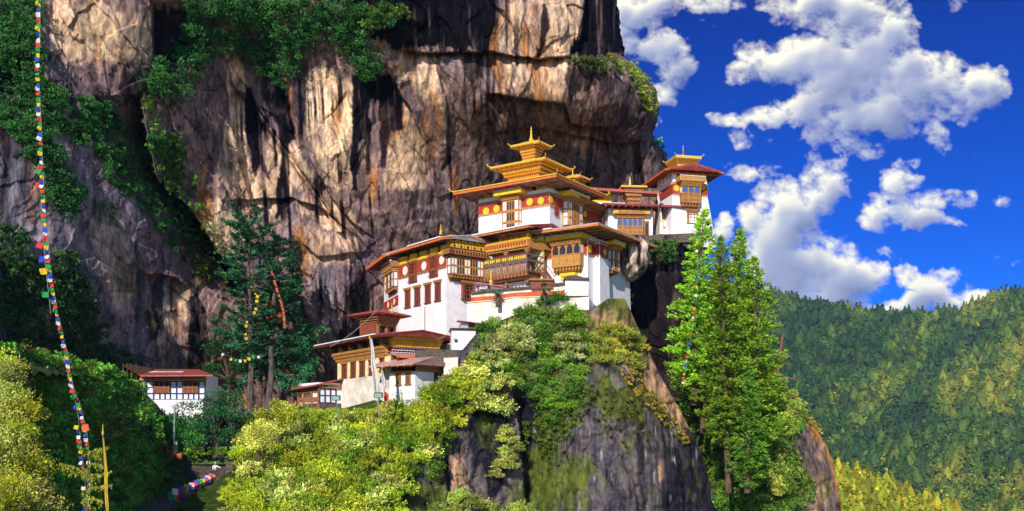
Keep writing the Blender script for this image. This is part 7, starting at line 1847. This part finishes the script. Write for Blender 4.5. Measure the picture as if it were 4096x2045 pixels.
flag_string('sideways row of orange cloth scraps before the dark pines', [P(*A_(F5, x, y), 139) for x, y in ((590, 975), (660, 965), (700, 955), (755, 965))], .4, .3, ['orange', 'red'], seed=32, hang=True)
flag_string('column of small yellow flags hanging between the two bare pine trunks', [P(*A_(F5, x, y), 139) for x, y in ((520, 745), (575, 830), (560, 930), (500, 1000), (490, 1080), (510, 1180))], .6, .36, ['yellow'], seed=33, hang=True, skip=.15)
flag_string('short level row of yellow and white flags low on the pine trunks', [P(*A_(F5, x, y), 138.5) for x, y in ((320, 1215), (400, 1260), (480, 1270), (540, 1240), (620, 1240))], .7, .42, ['white', 'yellow', 'yellow', 'green'], seed=34, hang=True, skip=.1)
flag_string('steep string of small flags down the trunk of the leftmost bright conifer', up([(1758, 590), (1756, 640), (1757, 700), (1752, 760), (1742, 820), (1735, 870), (1722, 950), (1716, 985)], 129.5, 131), .6, .34, ['green', 'yellow', 'red', 'white', 'blue'], seed=35, skip=.35)
# ------------------------------------------------------------------ sapling and yellow banner in the left foreground
def sapling():
    b = P(*cA4(832, 1300), 53); t = thing('spruce_sapling', 'yellow green sapling with drooping needled branches hung about by flag strings', 'tree', b)
    g = lambda x, y, dd=0: P(*cA4(x, y), 53+dd)-b
    m = MB(); m.path([g(832, 1400), g(828, 1100), g(832, 900), g(838, 690)], .07, .02, 6)
    br = [[(838, 725), (900, 712), (960, 700), (1030, 682)], [(835, 730), (880, 760), (930, 770), (965, 765)], [(830, 740), (800, 715), (760, 690)], [(830, 895), (760, 890), (690, 868), (620, 850), (560, 838)], [(832, 910), (790, 925), (720, 925), (650, 905), (600, 880)], [(835, 850), (880, 840), (930, 850), (975, 865)],
          [(832, 945), (900, 945), (980, 938), (1048, 918)], [(832, 975), (880, 985), (925, 960), (960, 950)], [(830, 1070), (900, 1065), (980, 1048), (1055, 1040)], [(830, 1195), (780, 1180), (800, 1230)], [(832, 1190), (880, 1165), (930, 1190), (972, 1200)], [(832, 1205), (850, 1240), (900, 1260)], [(830, 1100), (800, 1100), (780, 1095)]]
    rg = np.random.default_rng(9); C, D = [], []
    for i, l in enumerate(br):
        pts = [g(x, y, rg.normal(0, .15)+(.25 if i % 2 else -.25)*j/3) for j, (x, y) in enumerate(l)]; m.path(pts, .028, .008, 4)
        for a, c in zip(pts[:-1], pts[1:]):
            for s in np.linspace(0, 1, 26): C.append(a+(c-a)*s+rg.normal(0, .025, 3)); D.append(unit(c-a)*.6+np.array([0, 0, -.75])+rg.normal(0, .3, 3))
            for s in np.linspace(.1, .9, 4):       # hanging twigs
                p = a+(c-a)*s; q = p+np.array([rg.normal(0, .08), rg.normal(0, .1), -rg.uniform(.12, .38)]); m.tube(p, q, .01, .005, 3)
                for w in np.linspace(.2, 1, 8): C.append(p+(q-p)*w); D.append(np.array([rg.normal(0, .6), rg.normal(0, .6), -.5]))
    m.build('trunk', M_BARK, t); C = np.array(C); D = np.array(D); Q = leaves(C, D, rg.uniform(.10, .20, len(C)), .16, rg, .3)
    mesh_np('crown', Q.reshape(-1, 3), np.arange(len(Q)*4).reshape(-1, 4), M_LEAF, parent=t, col=leaf_cols(Q, (.62, .66, .06), rg, .3))
sapling()
def banner(name, label, foot, top, cloth, w, d, m, pole=.05, tip=None, red=None, ptop=None, seed=0):
    b = P(*foot, d); t = thing(name, label, 'flag', b); g = lambda u, v: P(u, v, d)-b
    p = MB().tube((0, 0, -1), g(*top), pole, pole*.7, 8); p.build('pole', m_pole, t)
    MB().lathe(g(*top), [(pole*1.5, 0), (pole*2.2, .12), (pole*.8, .25), (pole*.3, .6)], 8).build('finial', M_GOLD, t)
    n = 26; V = []
    (u0, v0), (u1, v1) = cloth
    for i in range(n+1):
        s = i/n; a = g(u0+(u1-u0)*s, v0+(v1-v0)*s); ww = w*(.35+.65*min(1, s*2.2))*(1 if s < .9 else 1-(s-.9)*4)
        for j in range(5):
            q = j/4; V.append(a+np.array([ww*(q-.35)+.10*ww*math.sin(s*9+seed), .25*ww*math.sin(q*7+s*6+seed), 0]))
    F = [(i*5+j, i*5+j+1, (i+1)*5+j+1, (i+1)*5+j) for i in range(n) for j in range(4)]
    c = MB().add(V, F).build('cloth', m, t)
    if red:
        (u0, v0), (u1, v1) = red; V = []
        for i in range(7):
            a = g(u0+(u1-u0)*i/6, v0+(v1-v0)*i/6)
            for j in range(4): V.append(a+np.array([(.25+.35*math.sin(i*.5))*(j/3-.2), .1*math.sin(j*2+i), 0]))
        MB().add(V, [(i*4+j, i*4+j+1, (i+1)*4+j+1, (i+1)*4+j) for i in range(6) for j in range(3)]).build('cloth', FM['red'], t)
m_pole = mat('pole_wood', (.36, .22, .12), .8)
banner('banner_flag', 'tall white vertical prayer banner on a pole before the cream lodge', cC3(1048, 1100), cC3(938, 300), (cC3(950, 300), cC3(1020, 1010)), .62, 118, FM['white'], .07, seed=1)
banner('banner_flag', 'shorter white banner with a red foot just right of the tall one', cC3(1124, 1085), cC3(1082, 640), (cC3(1078, 655), cC3(1100, 940)), .55, 117, FM['white'], .045, red=(cC3(1104, 905), cC3(1120, 1015)), seed=3)
banner('banner_flag', 'slender yellow banner wrapped along its pole beside the yellow green sapling', cA4(1020, 1330), cA4(971, 570), (cA4(975, 600), cA4(1010, 1300)), .17, 50, FM['yellow'], .03, seed=5)
banner('banner_flag', 'tiny white flag on a thin pole on the ledge temple roof', cC5(675, 800), cC5(662, 630), (cC5(662, 640), cC5(668, 770)), .35, 147, FM['white'], .03, seed=7)
# ------------------------------------------------------------------ poles, lights, cables, garden things
def cable(label, pts, r=.02, name='cable', m=None):
    t = tag(MB().path(pts, r, r, 4).build(name, m or mat('cable_grey', (.25, .27, .30), .7)), label, 'cable'); return t
def sagline(a, b, sag, n=12): a = np.array(a); b = np.array(b); return [a+(b-a)*i/n-np.array([0, 0, sag*4*(i/n)*(1-i/n)]) for i in range(n+1)]
t = thing('utility_pole', 'teal grey steel pole with wires in front of the shaded whitewashed base', 'pole', P(*cC4(487, 826), 124)); b = np.array(t.location)
pb = MB().tube((0, 0, -.5), P(*cC4(497, 440), 124)-b, .16, .10, 10).build('post', M_METAL, t); MB().box(Fr(P(*cC4(480, 800), 123.8)-b, [1, 0, 0], [0, -1, 0]), .1, .6, -.2, .1, .2, 1.6).build('switch_box', M_METAL, t)
MB().box(Fr(P(*cC4(490, 445), 123.9)-b, [1, 0, 0], [0, -1, 0]), -.6, .9, -.1, .1, P(*cC4(490, 450), 124)[2]-b[2]-.1, P(*cC4(490, 450), 124)[2]-b[2]+.02).build('crossarm', M_METAL, t)
cable('wire from the steel pole to the left across the white base wall', sagline(P(*cC4(495, 445), 124), P(*cC4(360, 498), 128), .3)); cable('wire from the steel pole to the right towards the spreading tree', sagline(P(*cC4(500, 448), 124), P(*cC4(640, 492), 128), .5)); cable('slanting stay wire on the steel pole', [P(*cC4(505, 460), 124), P(*cC4(543, 585), 126)])
cable('grey cable sloping down from the brass shrine past the cave shadow', sagline(P(*cC2(270, 730), 131), P(*cC3(480, 395), 127), .6), .035)
cable('cable sagging low across the shaded slope left of the steel pole', sagline(P(*cA4(400, 440), 75), P(*cA4(1330, 405), 118), 2.0), .02)
cable('short cable from the small white shed to the lodge roof', sagline(P(*cC3(1880, 195), 126), P(*cC3(1690, 305), 126), .3), .03)
def floodlight(label, foot, top, d):
    b = P(*foot, d); t = thing('floodlight', label, 'floodlight', b, None); q = P(*top, d)-b
    MB().tube((0, 0, -.6), q, .06, .05, 8).build('post', M_METAL, t); f = Fr(q+np.array([-.5, 0, 0]), [1, 0, 0], [0, -1, 0])
    h = MB().prism(Fr(q, [0, -1, 0], [-1, 0, 0]), [(-.25, q[2]+.0), (.2, q[2]-.05), (.3, q[2]+.55), (-.2, q[2]+.65)], -.5, .5).build('housing', M_DARK, t); MB().prism(Fr(q, [0, -1, 0], [-1, 0, 0]), [(.21, q[2]+.02), (.26, q[2]+.02), (.34, q[2]+.5), (.30, q[2]+.5)], -.42, .42).build('lens', mat('greenish_glass', (.25, .45, .38), .15, .1, 3, spec=.7), h)
floodlight('floodlight on a post at the foot of the tall white banner', cC3(1050, 1110), cC3(1040, 975), 116); floodlight('floodlight on a short post before the left end of the cream lodge', cC3(577, 1135), cC3(560, 1005), 121)
def garden():
    d = 123.5; t = thing('shelter', 'low dark garden shelter on crooked posts beyond the plank fence', 'shelter', P(*cC4(215, 880), d)); b = np.array(t.location); g = lambda x, y, q=0: P(*cC4(x, y), d+q)-b
    m = MB()
    for x, y0, y1, r in ((210, 762, 885, .17), (235, 775, 860, .12), (440, 760, 845, .12)): m.tube(g(x, y1+10), g(x-2, y0), r, r*.8, 7)
    m.build('post', M_WOOD, t); q = [g(165, 770, -1), g(460, 745, -1), g(450, 730, 4), g(190, 750, 4)]
    MB().hexa(q+[p+np.array([0, 0, .25]) for p in q]).build('roof', M_DARK, t)
    t = thing('fence', 'short grey plank fence with rails beside the flower pots', 'fence', P(*cC4(330, 880), d-.5)); b = np.array(t.location); m = MB(); g = lambda x, y, q=0: P(*cC4(x, y), d-.5+q)-b
    for x in (330, 398, 462): m.tube(g(x, 885), g(x, 812), .12, .12, 4)
    m.build('post', M_BARKG, t); m = MB()
    for y in (832, 848, 864): m.tube(g(240, y+16), g(330, y), .09, .09, 4); m.tube(g(330, y), g(500, y-8), .09, .09, 4)
    m.build('rail', M_BARKG, t)
    cl = mat('terracotta', (.62, .16, .05), .8, .1, 4)
    for i, (x, y, s, lab) in enumerate(((375, 830, 1, 'terracotta pot leftmost of the row behind the fence'), (408, 828, 1, 'second terracotta pot from the left behind the fence'), (434, 826, .95, 'terracotta pot behind the last fence bay'), (488, 848, 1.15, 'terracotta pot at the right end of the fence by the pole'), (534, 870, 1.2, 'terracotta pot alone on top of the stone wall right of the pole'))):
        p = P(*cC4(x, y), d-(.3 if i > 2 else -.6)); s *= .42; o = thing('flower_pot', lab, 'flower pot', p, 'terracotta flower pots')
        MB().lathe((0, 0, 0), [(.55*s, 0), (.8*s, 1.1*s), (.9*s, 1.1*s), (.9*s, 1.35*s), (.75*s, 1.35*s), (.7*s, 1.15*s)], 14).build('pot', cl, o)
        if i in (0, 1, 2):
            rg = np.random.default_rng(i); Q = clump_leaves(np.array([[0, 0, 2.2*s]]), np.array([.9*s]), 60, .16, rg); mesh_np('plant', Q.reshape(-1, 3), np.arange(len(Q)*4).reshape(-1, 4), M_LEAF, parent=o, col=leaf_cols(Q, (.08, .2, .03), rg))
    # stone steps in the grass bank
    s = thing('steps', 'worn stone steps climbing the grass bank left of the big prayer flags', 'steps'); m = MB()
    for i in range(8):
        x, y = 318+i*15, 1285-i*14; p = P(*cC4(x, y), 101+i*1.2); w = 1.5+.15*math.sin(i*3)
        m = MB().hexa([(p[0]-w, p[1]-.3, p[2]-.25), (p[0]+w, p[1]-.2, p[2]-.25), (p[0]+w, p[1]+.5, p[2]-.25), (p[0]-w, p[1]+.4, p[2]-.25), (p[0]-w, p[1]-.3, p[2]), (p[0]+w, p[1]-.2, p[2]), (p[0]+w*.95, p[1]+.5, p[2]), (p[0]-w, p[1]+.4, p[2])]); m.build('step', M_STONE, s)
garden()
def boulder():
    V, F = ico(4); V = V.copy(); n = fbm(V[:, 0]*1.6+V[:, 1], V[:, 2]*1.6, 4, 501)+.5*fbm(V[:, 0]*4, V[:, 2]*4+V[:, 1], 3, 502)
    V = V*(1+.22*n)[:, None]*np.array([2.3, 4.5, 3.2]); V[:, 0] += -.22*V[:, 2]*-1*(V[:, 2] < 0); c = P(2538, 1040, 144)
    col = np.ones((len(V), 3))*np.array((.62, .50, .40))*(0.8+.4*fbm(V[:, 0]*2, V[:, 2]*.5, 4, 503))[:, None]
    dk = np.clip(fbm(V[:, 0]*1.5, V[:, 2]*.25, 3, 504)*4-.8, 0, 1)[:, None]; col = col*(1-dk)+dk*np.array((.03, .025, .03))
    o = mesh_np('boulder', V, F, ROCK, col=col, smooth=True, loc=c); tag(o, 'big rounded pale boulder wedged under the right eave below the ledge temple', 'boulder')
boulder()
# ------------------------------------------------------------------ people
SKIN = mat('skin', (.45, .25, .16), .6, .05, 3)
def limb_mesh(name, verts, edges, radii, m, parent):
    me = bpy.data.meshes.new(name); me.from_pydata([tuple(v) for v in verts], edges, []); me.update(); o = bpy.data.objects.new(name, me); COL.objects.link(o); o.parent = parent
    s = o.modifiers.new('skin', 'SKIN'); me.skin_vertices[0].data if me.skin_vertices else None
    if not me.skin_vertices: me.attributes
    for i, r in enumerate(radii): me.skin_vertices[0].data[i].radius = (r, r)
    me.skin_vertices[0].data[0].use_root = True
    o.modifiers.new('sub', 'SUBSURF').levels = 1; o.modifiers['sub'].render_levels = 1; me.materials.append(m); return o
def person(label, pos, face, shirt, trousers, hat=None, sit=False, reach=False, scale=1.0, hair=(.02, .015, .015)):
    t = thing('person', label, 'person', pos); t.rotation_euler = (0, 0, face); t.scale = (scale,)*3
    hz = .95 if not sit else .50
    L_ = [(0, 0, hz), (0, -.01, hz+.28), (0, 0, hz+.50), (0, 0, hz+.62), (0, -.02, hz+.72), (0, -.02, hz+.80)]
    v = [(0, 0, hz), (0, 0, hz+.25), (0, 0, hz+.46), (0, -.01, hz+.56), (0, -.03, hz+.66), (0, -.02, hz+.76)]
    r = [.15, .14, .16, .06, .09, .085]; e = [(0, 1), (1, 2), (2, 3), (3, 4), (4, 5)]
    def add(pts, rs, frm):
        i = frm
        for p, q in zip(pts, rs): v.append(p); r.append(q); e.append((i, len(v)-1)); i = len(v)-1
    hand = [(-.20, 0, hz+.44), (-.26, -.05, hz+.18), (-.24, -.18, hz+.0), (-.23, -.23, hz-.07)]
    hand2 = [(.20, 0, hz+.44), (.26, -.05, hz+.18), (.24, -.18, hz+.0), (.23, -.23, hz-.07)]
    if reach: hand2 = [(.20, 0, hz+.44), (.40, -.12, hz+.28), (.62, -.22, hz+.25), (.70, -.25, hz+.24)]
    add(hand, [.065, .05, .038, .04], 2); add(hand2, [.065, .05, .038, .04], 2)
    for s in (-1, 1):
        if sit: add([(s*.10, -.05, hz-.02), (s*.12, -.42, hz), (s*.12, -.44, .08), (s*.12, -.56, .04)], [.09, .07, .045, .04], 0)
        else: add([(s*.09, 0, hz-.10), (s*.10, -.03, hz-.46), (s*.10, 0, .08), (s*.10, -.14, .04)], [.095, .07, .045, .045], 0)
    body = limb_mesh('body', v, e, r, SKIN, t)
    sv = [v[0], v[1], v[2], hand[0], hand[1], hand[2], hand2[0], hand2[1], hand2[2]]
    limb_mesh('shirt', sv, [(0, 1), (1, 2), (2, 3), (3, 4), (4, 5), (2, 6), (6, 7), (7, 8)], [.175, .165, .185, .085, .068, .052, .085, .068, .052], shirt, t)
    n0 = 14; tv = [v[0]]+v[14:17]+v[18:21]
    limb_mesh('trousers', tv, [(0, 1), (1, 2), (2, 3), (0, 4), (4, 5), (5, 6)], [.17, .12, .09, .065, .12, .09, .065], trousers, t)
    h = MB().lathe((0, 0, 0), [(.02, 0), (.085, .01), (.115, .08), (.10, .15), (.05, .19), (.005, .2)], 12).build('cap' if hat else 'hair', hat or mat('black_hair', hair, .6), t); h.location = (0, .0, hz+.70)
    f = MB(); f.tube((0, -.11, hz+.72), (0, -.145, hz+.70), .018, .012, 5)
    for s in (-1, 1): f.tube((s*.035, -.10, hz+.745), (s*.035, -.118, hz+.745), .012, .010, 5)
    f.build('face', SKIN, t)
    return t
cw = lambda n, c: mat('shirt_'+n, c, .85, .05, 4)
person('person in a white shirt and pale cap reaching right, above the large prayer flags', P(*cC4(818, 1018), 118), .3, cw('white', (.8, .78, .70)), cw('dark', (.05, .05, .06)), hat=cw('cap', (.6, .55, .45)), reach=True, scale=1.05)
person('person in a tan shirt standing beside the gate lodge porch', P(*cC3(152, 1165), 134), -.5, cw('tan', (.55, .42, .16)), cw('dark', (.05, .05, .06)), scale=1.1)
person('person in red and blue walking at the left end of the gate lodge', P(*cC3(92, 1160), 134.5), .9, cw('maroon', (.35, .03, .08)), cw('blue', (.03, .06, .35)), scale=1.1)
person('person in blue and yellow clothes on the path left of the bare pine trunk', P(*cC4(1045, 545), 141), 0, cw('blueshirt', (.08, .15, .55)), cw('yellow', (.6, .45, .05)), scale=.95)
person('person in dark blue sitting on the path wall, left one of two', P(*cC4(1140, 540), 141), .3, cw('navy', (.04, .05, .20)), cw('dark', (.05, .05, .06)), sit=True)
person('person in dark clothes sitting on the path wall, right one of two', P(*cC4(1178, 536), 141), -.3, cw('slate', (.06, .07, .14)), cw('dark', (.05, .05, .06)), sit=True)
person('person in a purple robe in the shade at the left rim of the sunlit thicket', P(*cC4(1000, 740), 131), 0, cw('purple', (.22, .08, .28)), cw('purple', (.22, .08, .28)))

# ------------------------------------------------------------------ air between here and the far hills
def haze():
    x0, x1, y0, y1, z0, z1 = -1500, 2600, -60, 2600, -261.5, 420
    V = [(x, y, z) for z in (z0, z1) for x, y in ((x0, y0), (x1, y0), (x1, y1), (x0, y1))]
    m = bpy.data.materials.new('air'); m.use_nodes = True; t = m.node_tree; t.nodes.clear()
    v = t.nodes.new('ShaderNodeVolumePrincipled'); o = t.nodes.new('ShaderNodeOutputMaterial'); t.links.new(v.outputs[0], o.inputs['Volume'])
    v.inputs['Color'].default_value = (.35, .62, 1.0, 1); v.inputs['Density'].default_value = 0.00005; v.inputs['Anisotropy'].default_value = 0.0
    tag(MB().add(V, [(0, 3, 2, 1), (4, 5, 6, 7), (0, 1, 5, 4), (1, 2, 6, 5), (2, 3, 7, 6), (3, 0, 4, 7)]).build('haze', m), 'thin blue air haze', 'haze', kind='stuff')
haze()
